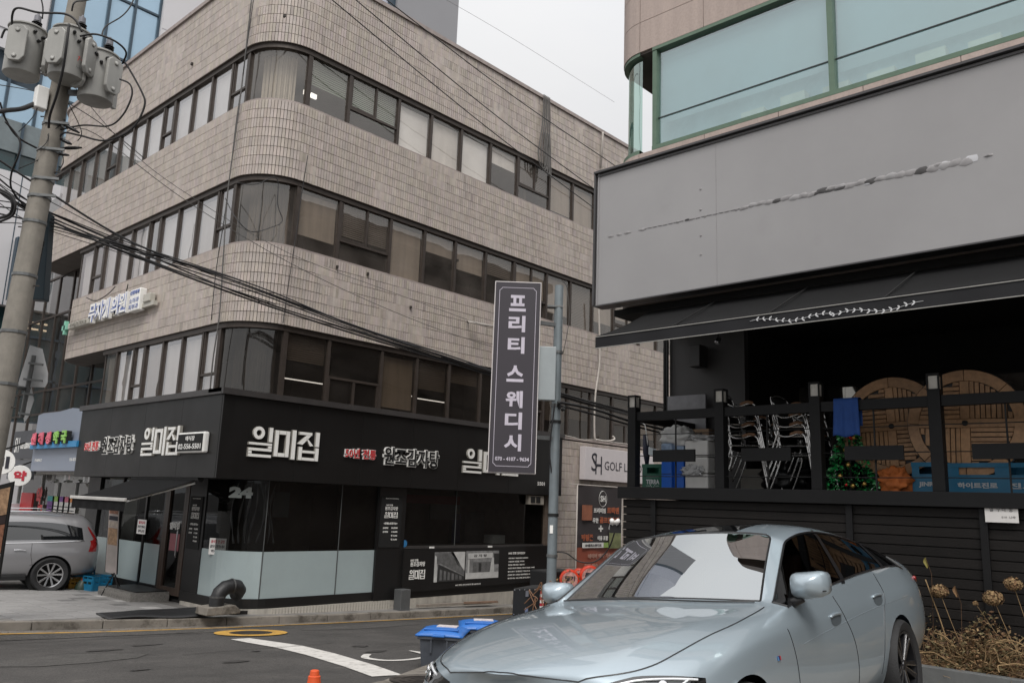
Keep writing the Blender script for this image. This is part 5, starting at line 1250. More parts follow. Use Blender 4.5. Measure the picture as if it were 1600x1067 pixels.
obj('body', region_mb(V,Fc,MI,0), paint, CAR, local=True, smooth=True)
gl_car = glass('car_side_glass', (.10,.10,.11), .04, (.85,.88,.9), .0)
sg = obj('side_window', region_mb(V,Fc,MI,1), gl_car, CAR, local=True, smooth=True)
obj('windscreen', region_mb(V,Fc,MI,2), glass('windscreen_glass', (.34,.35,.36), .42, (.86,.9,.92), .0), CAR, local=True, smooth=True)
obj('rear_window', region_mb(V,Fc,MI,3), gl_car, CAR, local=True, smooth=True)
obj('roof_glass', region_mb(V,Fc,MI,4), glass_black, CAR, local=True, smooth=True)
for s in (1,-1): obj('window_trim', border_tubes(V,Fc,MI,1,.009,s), trim_m, CAR, local=True)
obj('screen_trim', border_tubes(V,Fc,MI,2,.007), trim_m, CAR, local=True)
bvh = BVHTree.FromPolygons([tuple(v) for v in V], Fc)
def seam(pts, d, w=.0035, name='panel_gap', m=None, par=CAR, bv=None):
    P = project(bv or bvh, pts, d, .0005)
    if len(P) > 1: b = MB(); b.tube(P, w, 4); return obj(name, b, m or trim_m, par, local=True)
for s in (1,-1):
    D_ = (0,-s,0)
    seam([(2.22,s,.87),(2.16,s,.72),(2.12,s,.5),(2.10,s,.25)], D_); seam([(1.30,s,.97),(1.20,s,.84),(1.06,s,.62),(1.02,s,.24)], D_)
    seam([(.30,s,1.05),(.24,s,.90),(.34,s,.78),(.43,s,.60),(.50,s,.35)], D_); seam([(2.10,s,.26),(1.2,s,.25),(.5,s,.27)], D_)
    seam([(2.18,s*.78,2),(2.6,s*.80,2),(2.88,s*.775,2),(3.14,s*.735,2),(3.32,s*.68,2),(3.45,s*.57,2),(3.56,s*.38,2),(3.61,s*.18,2),(3.625,0,2)], (0,0,-1), .004)
    # crease along the shoulder and the sill
    seam([(-.3,s,.83),(.5,s,.82),(1.3,s,.79),(2.0,s,.76)], D_, .0018, 'body_crease', paint)
    for (xa, xb, za, zb) in ((1.02,.74,1.03,1.40),(.0,-.14,1.07,1.26)):
        L0 = project(bvh, [(xa-.035,s,za),(xb-.03,s,zb)], D_, .004, 6); L1_ = project(bvh, [(xa+.035,s,za),(xb+.03,s,zb)], D_, .004, 6); k = min(len(L0), len(L1_))
        if k > 2: b = MB(); b.add([tuple(p) for p in L0[:k]+L1_[:k]], [(i,i+1,k+i+1,k+i) for i in range(k-1)]); obj('door_pillar', b, trim_m, CAR, local=True)
    for hx_, hz in ((1.36,.84),(.42,.88)):
        h0 = project(bvh, [(hx_-.10,s,hz),(hx_,s,hz+.003),(hx_+.10,s,hz)], D_, .0)
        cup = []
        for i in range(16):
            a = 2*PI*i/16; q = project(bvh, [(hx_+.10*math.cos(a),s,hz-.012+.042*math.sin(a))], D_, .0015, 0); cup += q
        b = MB(); b.add([tuple(q) for q in cup], [tuple(range(len(cup)))]); hc = obj('handle_recess_shade', b, mat('handle_shadow', (.085,.10,.11), .35), CAR, local=True)  # flat patch on the door; the cup's shade is put into its colour
        nn = Vector((0,s,0)); b = MB(); P = project(bvh, [(hx_-.105,s,hz+.014),(hx_-.05,s,hz+.02),(hx_,s,hz+.021),(hx_+.05,s,hz+.02),(hx_+.105,s,hz+.014)], D_, .005, 3)
        b.tube(P, [.006]+[.011]*(len(P)-2)+[.006], 8); obj('handle', b, paint, CAR, local=True, smooth=True)
    # mirror
    mr = bpy.data.objects.new('mirror', None); COL.objects.link(mr); mr.parent = CAR; ORG[mr.name] = Vector((0,0,0))
    b = MB(); c = Vector((1.95,.975,1.09)) if s > 0 else Vector((1.95,-.89,1.045)); n = 16
    for i, (t, w_, h_) in enumerate(((-.075,.105,.062),(-.06,.118,.076),(.0,.115,.080),(.05,.095,.068),(.085,.055,.042),(.098,.02,.018))):
        for q in range(n):
            a = 2*PI*q/n; ca = math.copysign(abs(math.cos(a))**.5, math.cos(a)); sa = math.copysign(abs(math.sin(a))**.55, math.sin(a))
            b.v.append((c.x+t+ca*.0, c.y+ca*w_, c.z+sa*h_-.012*(ca*s > 0)*abs(ca)*(-1)))
    for i in range(5):
        for q in range(n): b.f.append([i*n+q, i*n+(q+1)%n, (i+1)*n+(q+1)%n, (i+1)*n+q]); b.m.append(0); b.t.append(None)
    b.f.append(list(range(n))); b.m.append(0); b.t.append(None); b.f.append([5*n+q for q in range(n)]); b.m.append(0); b.t.append(None)
    obj('housing', b, paint, mr, local=True, smooth=True, auto=50)
    b = MB(); b.add([(c.x-.077,c.y+ca*.095,c.z+sa*.055) for ca,sa in ((-1,-.8),(1,-.8),(1,.8),(-1,.8))], [(0,1,2,3)]); obj('mirror_glass', b, chrome, mr, local=True)
    b = MB(); b.tube([(1.98,s*.86,.985),(1.97,s*.90,1.0),(1.96,s*.93,1.02)], [.035,.026,.03], 8); obj('arm', b, trim_m, mr, local=True, smooth=True)
    b = MB(); b.bar((c.x+.075,c.y-s*.03,c.z-.035),(c.x+.03,c.y+s*.113,c.z-.03),.012,.006); obj('indicator', b, trim_m, mr, local=True)
    # quarter glass bar
    obj('corner_panel', MB().add([(2.05,s*.875,.985),(1.86,s*.882,.995),(1.86,s*.82,1.10)], [(0,1,2)]), trim_m, CAR, local=True)
    # headlamp
    hl = bpy.data.objects.new('headlight', None); COL.objects.link(hl); hl.parent = CAR; ORG[hl.name] = Vector((0,0,0))
    d = Vector((-1,-s*.75,-.25)).normalized(); nu, nv = 14, 5; pts = []
    r_ = Vector((0,0,1)).cross(d).normalized()
    for j in range(nv+1):
        for i in range(nu+1):
            u, v = i/nu, j/nv; p = Vector((3.14,s*.86,.725))*(1-u)+Vector((3.56,s*.42,.70))*u+Vector((0,0,(v-.5)*(.10-.045*abs(u-.55)*2)+.02*math.sin(PI*u)))
            h = bvh.ray_cast(p-d*1.5, d, 3); pts.append((h[0]-d*.004) if h[0] else p)
    b = MB(); b.add([tuple(p) for p in pts], [(j*(nu+1)+i, j*(nu+1)+i+1, (j+1)*(nu+1)+i+1, (j+1)*(nu+1)+i) for j in range(nv) for i in range(nu)]); obj('lens', b, glass_black, hl, local=True, smooth=True)
    row = lambda j, i0, i1: [pts[j*(nu+1)+i]-d*.006 for i in range(i0,i1)]
    b = MB(); b.tube(row(4,1,12), .006, 6); obj('light_strip', b, mat('lamp_white', (.7,.72,.74), .2), hl, local=True)
    b = MB(); b.tube([pts[4*(nu+1)+2]-d*.006, pts[2*(nu+1)+3]-d*.006, pts[1*(nu+1)+5]-d*.006], .005, 6); obj('light_strip', b, MATS['lamp_white'], hl, local=True)
    for i in (5,9): q = pts[2*(nu+1)+i]-d*.004; obj('reflector', MB().lathe([(.028,0),(.024,.006),(.0,.004)], q, -d, 14), chrome, hl, local=True, smooth=True)
    # tail lamp
    tl = project(bvh, [(-.98,s,.93),(-1.08,s,.93),(-1.17,s,.90)], (0.5,-s,0), .004)
    if len(tl) > 2: b = MB(); b.tube(tl, .018, 8); obj('tail_light', b, mat('tail_red', (.25,.008,.01), .15, coat=1), CAR, local=True, smooth=True)
    wheel(CAR, (0,s*.83,.34), .34, .25, s, 'coupe'); wheel(CAR, (2.82,s*.83,.34), .34, .24, s, 'coupe')
    obj('sill_trim', MB().bar((.45,s*.90,.215),(2.46,s*.90,.215),.03,.05), trim_m, CAR, local=True, bevel=.008)
for cx in (0,2.82): obj('wheel_well', MB().lathe([(.40,-.80),(.40,.80)], (cx,0,.34), (0,1,0), 24), well_m, CAR, local=True)
# front badges and grille
t_ = project(bvh, [(2.42,1,.74)], (0,-1,0), .004, 0)[0]
for i,(c_, m_) in enumerate((((.10,.25,.5),'badge_blue'),((.02,.03,.12),'badge_navy'),((.5,.03,.03),'badge_red'))):
    obj('side_badge', MB().obox(t_+Vector((.012-.014*i,0,0)), (.006,0,.001), (0,.002,0), (.003,0,.012)), mat(m_, c_, .3), CAR, local=True)
obj('front_badge', MB().lathe([(.041,0),(.039,.004),(0,.006)], Vector((3.68,0,.70)), (.9,0,.4), 20), chrome, CAR, local=True, smooth=True)
for s in (1,-1): obj('kidney_grille', MB().obox((3.64,s*.12,.52), (.012,0,0), (0,.10,0), (0,0,.12)), trim_m, CAR, local=True, bevel=.02)
# interior seen through the glass
seatm = mat('tan_leather', (.16,.075,.04), .5, var=.1); inner = mat('cabin', (.012,.012,.013), .8)
obj('dashboard', MB().obox((1.90,0,.93), (.32,0,-.01), (0,.72,0), (0,0,.05)), inner, CAR, local=True, bevel=.03)
obj('cabin_floor', MB().box(-.6,2.3,-.76,.76,.25,.80), inner, CAR, local=True)
for x in (1.10,.15):
    for y in (-.38,.38):
        b = MB(); b.obox((x,y,.98), (.05,0,.0), (0,.22,0), (-.06,0,.26)); b.obox((x-.07,y,1.24), (.03,0,0), (0,.11,0), (-.01,0,.06)); obj('seat', b, seatm, CAR, local=True, bevel=.03)
obj('steering_wheel', MB().tube([(1.66+.05*math.sin(a),.38+.18*math.cos(a),1.0+.17*math.sin(a)) for a in [2*PI*k/20 for k in range(20)]], .015, 6, closed=True), inner, CAR, local=True, smooth=True)
obj('paper', MB().obox((2.03,-.45,.965), (.08,0,0), (0,.12,0), (0,0,.002)), mat('grey_paper', (.35,.35,.35), .8), CAR, local=True)
b = MB()
P = project(bvh, [(2.12,-.70,2),(2.19,-.3,2),(2.22,.1,2),(2.19,.45,2),(2.12,.70,2)], (0,0,-1), .012); b.tube(P, .006, 6); obj('wiper', b, trim_m, CAR, local=True)
b = MB(); P0 = [(.30,0,1.447),(.22,0,1.455),(.12,0,1.478),(.10,0,1.44)]; b.prism([(p[0],p[2]-1.41) for p in P0], (-.45,-.012,1.30), (1,0,0), (0,0,1), (0,.024,0)); obj('roof_aerial', b, paint, CAR, local=True, bevel=.005)
# ---- silver estate at the far left
sil = carpaint('silver_paint', (.25,.247,.255), rough=.3)
SS = [
(-.98,[(.55,.42),(.62,.55),(.64,.72),(.64,.88),(.62,1.0),(.55,1.30),(.48,1.42),(.26,1.48),(0,1.49)],[0,0,0,0,0,0,.10,.16,.18,.18]),
(-.90,[(.76,.36),(.86,.52),(.90,.74),(.88,.92),(.83,1.04),(.70,1.40),(.60,1.53),(.32,1.59),(0,1.60)],[0,0,0,0,0,.02,.18,.24,.26,.26]),
(-.62,[(.80,.30),(.92,.46),(.95,.72),(.93,.95),(.875,1.085),(.76,1.34),(.64,1.575),(.34,1.63),(0,1.64)],[0,0,0,0,0,0,.05,.06,.06,.06]),
(-.20,[(.80,.29),(.925,.46),(.95,.72),(.93,.94),(.89,1.06),(.72,1.52),(.62,1.61),(.34,1.655),(0,1.665)],[0]*10),
(.45,[(.80,.28),(.92,.44),(.94,.70),(.92,.92),(.89,1.035),(.715,1.56),(.62,1.63),(.34,1.67),(0,1.68)],[0]*10),
(1.10,[(.80,.28),(.915,.43),(.935,.70),(.915,.90),(.89,1.02),(.72,1.55),(.625,1.62),(.34,1.665),(0,1.675)],[0]*10),
(1.60,[(.80,.28),(.915,.43),(.935,.70),(.915,.90),(.89,1.01),(.745,1.47),(.66,1.55),(.34,1.60),(0,1.61)],[0]*10),
(2.15,[(.80,.29),(.915,.44),(.94,.70),(.92,.90),(.895,1.0),(.83,1.20),(.74,1.28),(.38,1.34),(0,1.35)],[0]*10),
(2.45,[(.80,.30),(.92,.46),(.945,.72),(.93,.90),(.90,.99),(.85,1.05),(.78,1.08),(.40,1.12),(0,1.13)],[0]*10),
(3.00,[(.80,.30),(.92,.46),(.94,.70),(.92,.88),(.88,.96),(.80,1.0),(.70,1.02),(.36,1.05),(0,1.06)],[0]*10),
(3.50,[(.74,.30),(.86,.44),(.88,.66),(.86,.80),(.82,.87),(.74,.91),(.64,.93),(.34,.96),(0,.97)],[0]*10),
(3.70,[(.55,.34),(.66,.46),(.68,.62),(.66,.74),(.62,.80),(.55,.84),(.48,.86),(.26,.88),(0,.89)],[0]*10),
]
st2 = []
for x, rows, dx in SS: st2.append([(x+dx[0],0,rows[0][1])]+[(x+dx[k+1], y, z) for k,(y,z) in enumerate(rows)])
def sreg(j, k):
    if 2 <= j < 8 and k == 5: return 1
    if 6 <= j < 8 and k >= 7: return 2
    return 0
V2, F2, M2 = car_shell(st2, 10, sreg, [(0,.37,.42),(2.865,.37,.42)])
sp = (6.735, 19.054, 0.088)
SUV = thing('parked_car', 'silver utility estate car parked before the pharmacy at the far left', 'car', sp)
SUV.matrix_world = car_matrix((6.72,19.7,pave_z(6.9,0)), R(170), .0, -.03) @ Matrix.Scale(.945, 4)
obj('body', region_mb(V2,F2,M2,0), sil, SUV, local=True, smooth=True); obj('side_window', region_mb(V2,F2,M2,1), glass_black, SUV, local=True, smooth=True); obj('windscreen', region_mb(V2,F2,M2,2), glass_black, SUV, local=True, smooth=True)
bv2 = BVHTree.FromPolygons([tuple(v) for v in V2], F2)
for s in (1,-1):
    P = project(bv2, [(-.60,s,1.09),(-.2,s,1.07),(.5,s,1.045),(1.2,s,1.03),(2.2,s,1.01)], (0,-s,0), .006)
    if len(P) > 2: b = MB(); b.tube(P, .010, 6); obj('chrome_strip', b, chrome, SUV, local=True)
    b = MB(); nu, nv = 3, 14; pts = []
    for j in range(nv+1):
        v = j/nv; z = .86+.52*v; x0 = -.97+.36*max(0,v-.35)-.0; wd = .20*(1-v)**.7+.05
        for i in range(nu+1):
            x = x0+.02+wd*i/nu*(1 if v < .45 else .45+.0)+.04*v; h = bv2.ray_cast(Vector((x,s*2,z)), Vector((0,-s,0)), 3); pts.append(tuple(h[0]+h[1]*.006*(1 if h[1].y*s > 0 else -1)) if h[0] else (x, s*.66, z))
    b.add(pts, [(j*(nu+1)+i, j*(nu+1)+i+1, (j+1)*(nu+1)+i+1, (j+1)*(nu+1)+i) for j in range(nv) for i in range(nu)]); obj('tail_light', b, mat('tail_red2', (.22,.008,.008), .15, coat=1), SUV, local=True, smooth=True)
    seam([(.42,s,1.04),(.42,s,.8),(.36,s,.5),(.45,s,.33)], (0,-s,0), .004, par=SUV, bv=bv2); seam([(1.35,s,1.02),(1.38,s,.6),(1.36,s,.3)], (0,-s,0), .004, par=SUV, bv=bv2)
    P = project(bv2, [(.52,s,.885),(.62,s,.90),(.75,s,.895)], (0,-s,0), .025)
    if len(P) > 2: b = MB(); b.tube(P, .013, 6); obj('handle', b, chrome, SUV, local=True, smooth=True)
    P = project(bv2, [(1.0,s,.44),(1.6,s,.46),(2.3,s,.45)], (0,-s,0), .01)
    if len(P) > 2: b = MB(); b.tube(P, .012, 6); obj('sill_strip', b, chrome, SUV, local=True)
    b = MB(); b.tube([(-.35,s*.60,1.66),(.2,s*.62,1.70),(1.2,s*.62,1.68),(1.6,s*.66,1.60)], .014, 6); obj('roof_rail', b, chrome, SUV, local=True, smooth=True)
    wheel(SUV, (0,s*.83,.37), .37, .25, s, 'suv'); wheel(SUV, (2.865,s*.83,.37), .37, .25, s, 'suv')
    obj('sill_trim', MB().bar((.45,s*.88,.32),(2.42,s*.88,.32),.05,.10), trim_m, SUV, local=True, bevel=.01)
obj('wheel_well', MB().lathe([(.45,-.80),(.45,.80)], (0,0,.37), (0,1,0), 24), well_m, SUV, local=True); obj('wheel_well', MB().lathe([(.45,-.80),(.45,.80)], (2.865,0,.37), (0,1,0), 24), well_m, SUV, local=True)

# ---------------------------------------------------------------- shops and signs at the far left
bluep = mat('sign_blue_grey', (.22,.25,.31), .4, var=.05, scale=1, rvar=.05)
PH = thing('pharmacy_sign', 'blue grey sign board of the pharmacy with coloured letters 신혜성약국', 'sign board', (7.5,22,2.6))
y0, y1 = (7.4, 20.277, 3.226)[1], (7.4, 23.558, 3.302)[1]
b = MB(); b.prism([(0,0),(y1-y0,0),(y1-y0,1.42),(.9*(y1-y0),1.46),(.55*(y1-y0),1.45),(.3*(y1-y0),1.5),(.12*(y1-y0),1.44),(.0,1.47)], (7.4,y0,2.56), (0,1,0), (0,0,1), (.12,0,0)); obj('board', b, bluep, PH)
cols = [mat('letter_pink', (.75,.16,.22), .4), mat('letter_green', (.28,.55,.12), .4), mat('letter_blue', (.03,.22,.45), .4)]
W = y1-y0; zc = (7.3, 21.553, 3.248)[2]
obj('letter_rail', MB().box(7.28,7.4,y0+W*.03,y0+W*.97,zc-.14,zc+.0), cols[2], PH)
for k, ch in enumerate('신혜성약국'):
    yc = y0+W*(.86-.155*k); q = cols[0] if k < 3 else cols[1]
    obj('letter_block', MB().box(7.24,7.34,yc-.16,yc+.16,zc-.05,zc+.24), black2, PH); text(ch, (7.238,yc,zc+.10), .29, .30, 'L', q, PH, ext=.03, bold=.05)
text('PHARMACY', (7.398,y0+W*.85,zc-.42), .5, .07, 'L', lit, PH); text('556-8209', (7.398,y0+W*.15,zc-.42), .45, .07, 'L', lit, PH)
GS = thing('golf_sign', 'dark grey golf lesson studio sign at the far left beside the blue pharmacy sign', 'sign', (7.5,24.6,2.7))
g0, g1 = (7.45, 23.669, 3.309), (7.45, 25.38, 3.349)
obj('board', MB().box(7.45,7.55,g0[1]+.02,g1[1],2.88,3.62), mat('dark_grey_sign', (.06,.062,.07), .5), GS); obj('lower_board', MB().box(7.47,7.55,g0[1]+.02,g1[1]+.2,2.35,2.86), mat('mid_grey_sign', (.10,.105,.115), .5), GS)
yc = (g0[1]+g1[1])/2; text('SH', (7.448,g1[1]-.35,3.25), .34, .4, 'L', lit, GS); text('GOLF LESSON STUDIO', (7.448,yc-.3,3.22), abs(g1[1]-g0[1])*.6, .15, 'L', lit, GS, bold=.02)
# pharmacy front
PF = thing('pharmacy_shop', 'bright glazed pharmacy front with coloured price lists behind the silver car', 'shopfront', (8.1,23,0))
obj('back_wall', MB().box(9.2,9.25,21.2,27,0,2.7), mat('cream_wall', (.42,.41,.38), .8, var=.15, scale=3), PF); obj('soffit', MB().box(7.6,9.2,21.1,27,2.5,2.56), mat('pale_soffit', (.45,.44,.42), .7), PF)
for k,(a,c) in enumerate(((21.2,22.2),(22.25,23.4),(23.5,24.6),(24.7,26.4))):
    obj('pane', MB().quad((8.1,c,.2),(8.1,a,.2),(8.1,a,2.5),(8.1,c,2.5)), glass('pharmacy_glass', (.7,.74,.72), .08, (.9,.9,.9)), PF, fixn=False)
    obj('window_frame', MB().box(8.06,8.14,c,c+.06,.1,2.5), mat('alu_frame', (.38,.38,.37), .4, .5), PF)
obj('shelf', MB().box(8.5,8.9,21.3,24,.1,1.2), mat('shelf_white', (.5,.5,.48), .6), PF)
pc = [mat('poster_%s' % n, c, .6) for n, c in (('purple',(.16,.06,.25)),('teal',(.05,.32,.33)),('rose',(.5,.12,.18)),('lime',(.25,.42,.08)),('orange',(.6,.22,.05)),('white',(.62,.61,.58)))]
q0, q1 = (8.05, 23.92, 1.528), (8.05, 22.097, 1.588)
for k in range(5):
    y = q0[1]+(q1[1]-q0[1])*(k+.5)/5; t = obj('price_list', MB().box(8.05,8.06,y-.24,y+.24,1.28,1.95), pc[5] if k else pc[0], PF)
    obj('list_header', MB().box(8.04,8.049,y-.24,y+.24,1.82,1.95), pc[(k*2+1) % 5], t)
    for j in range(5): obj('list_line', MB().box(8.04,8.049,y-.18,y+.16,1.35+.085*j,1.37+.085*j), ink, t)
    obj('poster', MB().box(8.05,8.06,y-.2,y+.2,1.02,1.25), pc[(k+3) % 5], PF)
text('약', ((8.04, 24.624, 1.925)), .42, .5, 'L', redm, PF, bold=.06); text('국', ((8.04, 24.43, 1.461)), .42, .5, 'L', redm, PF, bold=.06)
obj('red_banner', MB().box(8.0,8.05,25.0,25.9,.2,2.0), redm, PF); obj('counter_box', MB().box(7.7,8.0,25.9,26.8,.2,1.7), mat('box_white', (.6,.62,.65), .5), PF)
obj('foil_fringe', MB().grid(lambda u, v: (8.03-.05*math.sin(u*60), 21.2+u*3, 2.5-.16*v-.05*math.sin(u*23)*v), 60, 3), mat('foil', (.5,.5,.5), .25, .8), PF)
def round_sign(c, r, label, tx, m):
    t = thing('round_sign', label, 'sign', tuple(c)); d = Vector((-.3,-1,0)).normalized()
    obj('disc', MB().lathe([(r*.96,-.06),(r,-.04),(r,.04),(r*.96,.06)], c, d, 28), lit, t, smooth=True, auto=40)
    rr2 = Vector((0,0,1)).cross(d)*1
    text(tx, Vector(c)+d*.062, r*1.1, r*.95, ((1,-.3,0),(0,0,1)), m, t, ext=.01, bold=.05); obj('arm', MB().tube([Vector(c)+Vector((0,0,r)), Vector(c)+Vector((.5,.3,r+.2))], .02, 6), black2, t)
round_sign(Vector((7.188, 23.592, 2.429)), .26, 'round white sign with red 약 above the roof of the silver car', '약', inkr)
round_sign(Vector((5.839, 20.488, 2.662)), .27, 'round white sign with black letters cut by the left picture edge', '비', ink)
# food poster stand in front of the silver car
PS = thing('poster_stand', 'leaning black framed poster of food at the left picture edge', 'poster stand', (4.503, 14.998, 0.769))
a = Vector((3.884, 14.382, 2.091)); c = Vector((4.194, 14.01, 2.231)); e = Vector((4.29, 14.325, 0.785)); f_ = Vector((3.979, 14.663, 0.768))
nrm = (c-a).cross(f_-a).normalized()
obj('frame', MB().add([a,c,e,f_,a+nrm*.04,c+nrm*.04,e+nrm*.04,f_+nrm*.04], [(0,1,2,3),(4,5,6,7),(0,1,5,4),(1,2,6,5),(2,3,7,6),(3,0,4,7)]), black2, PS)
o_ = -nrm if nrm.dot(a-campos) > 0 else nrm
L1 = lambda p, q, t: p*(1-t)+q*t
for i,(t0,t1,m_) in enumerate(((.05,.33,mat('food_tan', (.35,.22,.13), .5, var=.5, scale=14)),(.34,.42,mat('food_dark', (.03,.02,.02), .5)),(.43,.72,mat('food_brown', (.22,.10,.06), .5, var=.6, scale=18)),(.73,.95,mat('food_pale', (.45,.38,.32), .5, var=.3, scale=10)))):
    oo = o_*(.008+(.04 if nrm.dot(o_) > 0 else 0)); P = [L1(a,f_,t0), L1(c-(c-a)*.06,e-(c-a)*.06,t0), L1(c-(c-a)*.06,e-(c-a)*.06,t1), L1(a,f_,t1)]
    obj('picture', MB().add([p+oo for p in P], [(0,1,2,3)]), m_, PS, fixn=False)
# clinic sign
CL = thing('clinic_sign', 'clinic sign 무지개의원 of white letters edged in blue on the tile wall', 'sign', (7.5,21,6.2))
p0, p1, p2 = (7.6, 22.984, 6.099), (7.6, 21.54, 6.099), (7.6, 19.296, 6.136); p3 = (7.6, 18.675, 6.116)
zc = 6.28
obj('rail', MB().box(7.6,7.75,p1[1],p0[1],zc-.06,zc+.10), mat('ivory_box', (.45,.43,.38), .5), CL, bevel=.02); text('가정의학과', (7.59,(p0[1]+p1[1])/2,zc+.02), abs(p0[1]-p1[1])*.75, .11, 'L', litside, CL, ext=.02)
obj('rail', MB().box(7.66,7.75,p3[1]-.6,p2[1]+2.2,zc-.05,zc+.05), MATS['ivory_box'], CL)
blu = mat('letter_edge_blue', (.12,.17,.42), .4)
ww = abs(p2[1]-p1[1]); 
text('무지개 의원', (7.64,(p1[1]+p2[1])/2,zc+.16), ww, .52, 'L', lit, CL, ext=.08, bold=.11); text('무지개 의원', (7.56,(p1[1]+p2[1])/2,zc+.16), ww*.97, .48, 'L', blu, CL, ext=.008, bold=.075); text('무지개 의원', (7.552,(p1[1]+p2[1])/2,zc+.16), ww*.965, .475, 'L', lit, CL, ext=.008, bold=.02)
obj('box', MB().box(7.58,7.74,p3[1],p2[1]-.1,zc-.1,zc+.42), lit, CL, bevel=.02); yc = (p3[1]+p2[1]-.1)/2; text('신경외과', (7.575,yc,zc+.34), .5, .1, 'L', blu, CL, bold=.04); text('소아과', (7.575,yc,zc+.15), .5, .12, 'L', blu, CL); text('피부과', (7.575,yc,zc+.0), .5, .12, 'L', blu, CL)
obj('end_box', MB().box(7.62,7.76,p3[1]-.45,p3[1]-.1,zc+.05,zc+.25), MATS['ivory_box'], CL, bevel=.02)
for sx,sy,ww_,hh_ in ((0,0,.10,.36),(0,0,.34,.12)): obj('green_cross', MB().box(7.57,7.66,p0[1]+.16-ww_/2,p0[1]+.16+ww_/2,zc-hh_/2,zc+hh_/2), mat('cross_green', (.22,.50,.38), .4), CL)
# ---------------------------------------------------------------- towers behind
tg = mat('tower_glass', (.36,.50,.62), .08, .55, var=.07, scale=.3, spec=.9); tgd = mat('tower_glass_dark', (.018,.045,.05), .12, .1, var=.3, scale=.25, spec=.8)
twh = mat('tower_white', (.58,.57,.585), .5, var=.05, scale=.2); tfr = mat('tower_mullion', (.035,.06,.085), .4)
T1 = thing('glass_tower', 'tall white clad tower with blue glass panes behind the office building', 'tower', (10,44,0))
ya = 44; xl, xr = (11.641, 44, 25.999)[0], (16.994, 44, 28.676)[0]; xw = (20.425, 44, 31.03)[0]
zt = 62
zw_ = (10.832, 44, 23.193)[2]; obj('wall', MB().box(2.5,xl-.05,ya,ya+12,zw_,zt), twh, T1); obj('core', MB().box(2.5,xl-.05,ya+.3,ya+12,0,zw_), mat('tower_core', (.05,.07,.09), .8), T1); obj('wall', MB().box(xr+.05,xw,ya-.3,ya+12,0,zt), twh, T1); obj('core', MB().box(xl,xr,ya+.3,ya+12,0,zt), mat('tower_core', (.05,.07,.09), .8), T1)
n = 4; H = 3.4; rz = random.Random(8)
for i in range(n):
    for k in range(5,17):
        x0 = xl+(xr-xl)*i/n; x1 = xl+(xr-xl)*(i+1)/n; z0 = 1.2+k*H
        p = MB(); dz = rz.uniform(-.012,.012); p.quad((x0+.06,ya+dz,z0+.06),(x1-.06,ya-dz,z0+.06),(x1-.06,ya-dz,z0+H-.06),(x0+.06,ya+dz,z0+H-.06)); obj('pane', p, tg, T1, fixn=False)
for i in range(n+1): x0 = xl+(xr-xl)*i/n; obj('mullion', MB().box(x0-.06,x0+.06,ya-.12,ya+.2,10,zt), tfr, T1)
for i in range(-2,0):
    for k in range(3,17):
        x0 = xl+(xr-xl)*i/n; x1 = xl+(xr-xl)*(i+1)/n; z0 = 1.2+k*H
        if z0+H < zw_+1.5: obj('pane', MB().quad((max(2.5,x0)+.06,ya,z0+.06),(x1-.06,ya,z0+.06),(x1-.06,ya,min(z0+H,zw_)-.06),(max(2.5,x0)+.06,ya,min(z0+H,zw_)-.06)), tg, T1, fixn=False); obj('transom', MB().box(max(2.5,x0),x1,ya-.08,ya+.2,z0-.06,z0+.06), tfr, T1)
    obj('mullion', MB().box(max(2.5,x0)-.06,max(2.5,x0)+.06,ya-.12,ya+.2,0,zw_), tfr, T1)
for k in range(5,18): obj('transom', MB().box(xl,xr,ya-.08,ya+.2,1.2+k*H-.06,1.2+k*H+.06), tfr, T1)
for k in range(0,13):
    if 14+k*3.4 < zw_: continue
    for (a,c) in ((2.5,xl-2.5),(xl-2.45,xl-.1)): obj('cladding_panel', MB().box(a+.02,c-.02,ya-.05,ya,14+k*3.4+.02,14+(k+1)*3.4-.02), twh, T1)
    obj('cladding_panel', MB().box(xr+.1,xw-.02,ya-.35,ya-.3,14+k*3.4+.02,14+(k+1)*3.4-.02), twh, T1)
b = MB(); p = Vector((15.198, 43.6, 26.009)); q = Vector((16.246, 43.6, 25.962))
for k in range(3): obj('lamp_strip', MB().bar(Vector((p.x+.0,45.2,p.z-k*2.6)), Vector((q.x+.6,45.2,p.z-k*2.6)), .12, .06), glow('strip_light', (1,.98,.92), 1.2), T1)
T2 = thing('blue_tower', 'blue glazed tower just visible above the tiled roof beside the white tower', 'tower', (22,55,0))
x0, x1 = (23.826, 56, 37.743)[0], (26.975, 56, 39.678)[0]
obj('wall', MB().box(x0,x1+6,56,66,0,60), tg, T2)
for k in range(12): obj('transom', MB().box(x0,x1+6,55.9,56,3+k*4.6,3.3+k*4.6), tfr, T2)
T3 = thing('grey_tower', 'plain grey tower rising behind the roof edge in the middle', 'tower', (40,46,0))
x0, x1 = (30.492, 40, 33.789)[0], (35.925, 40, 36.506)[0]
obj('wall', MB().box(x0,x1,40,52,0,60), mat('tower_grey', (.27,.27,.285), .5, var=.05, scale=.1), T3); obj('glass_strip', MB().box(x0-3,x0-.5,40.4,50,0,60), mat('tower_strip', (.5,.52,.6), .3), T3); obj('mullion', MB().box(x0-.5,x0,40.2,50,0,60), tfr, T3)
T4 = thing('banded_building', 'white building with rounded bands and dark teal glass behind the utility pole', 'building', (6,33,0))
yb = 34.
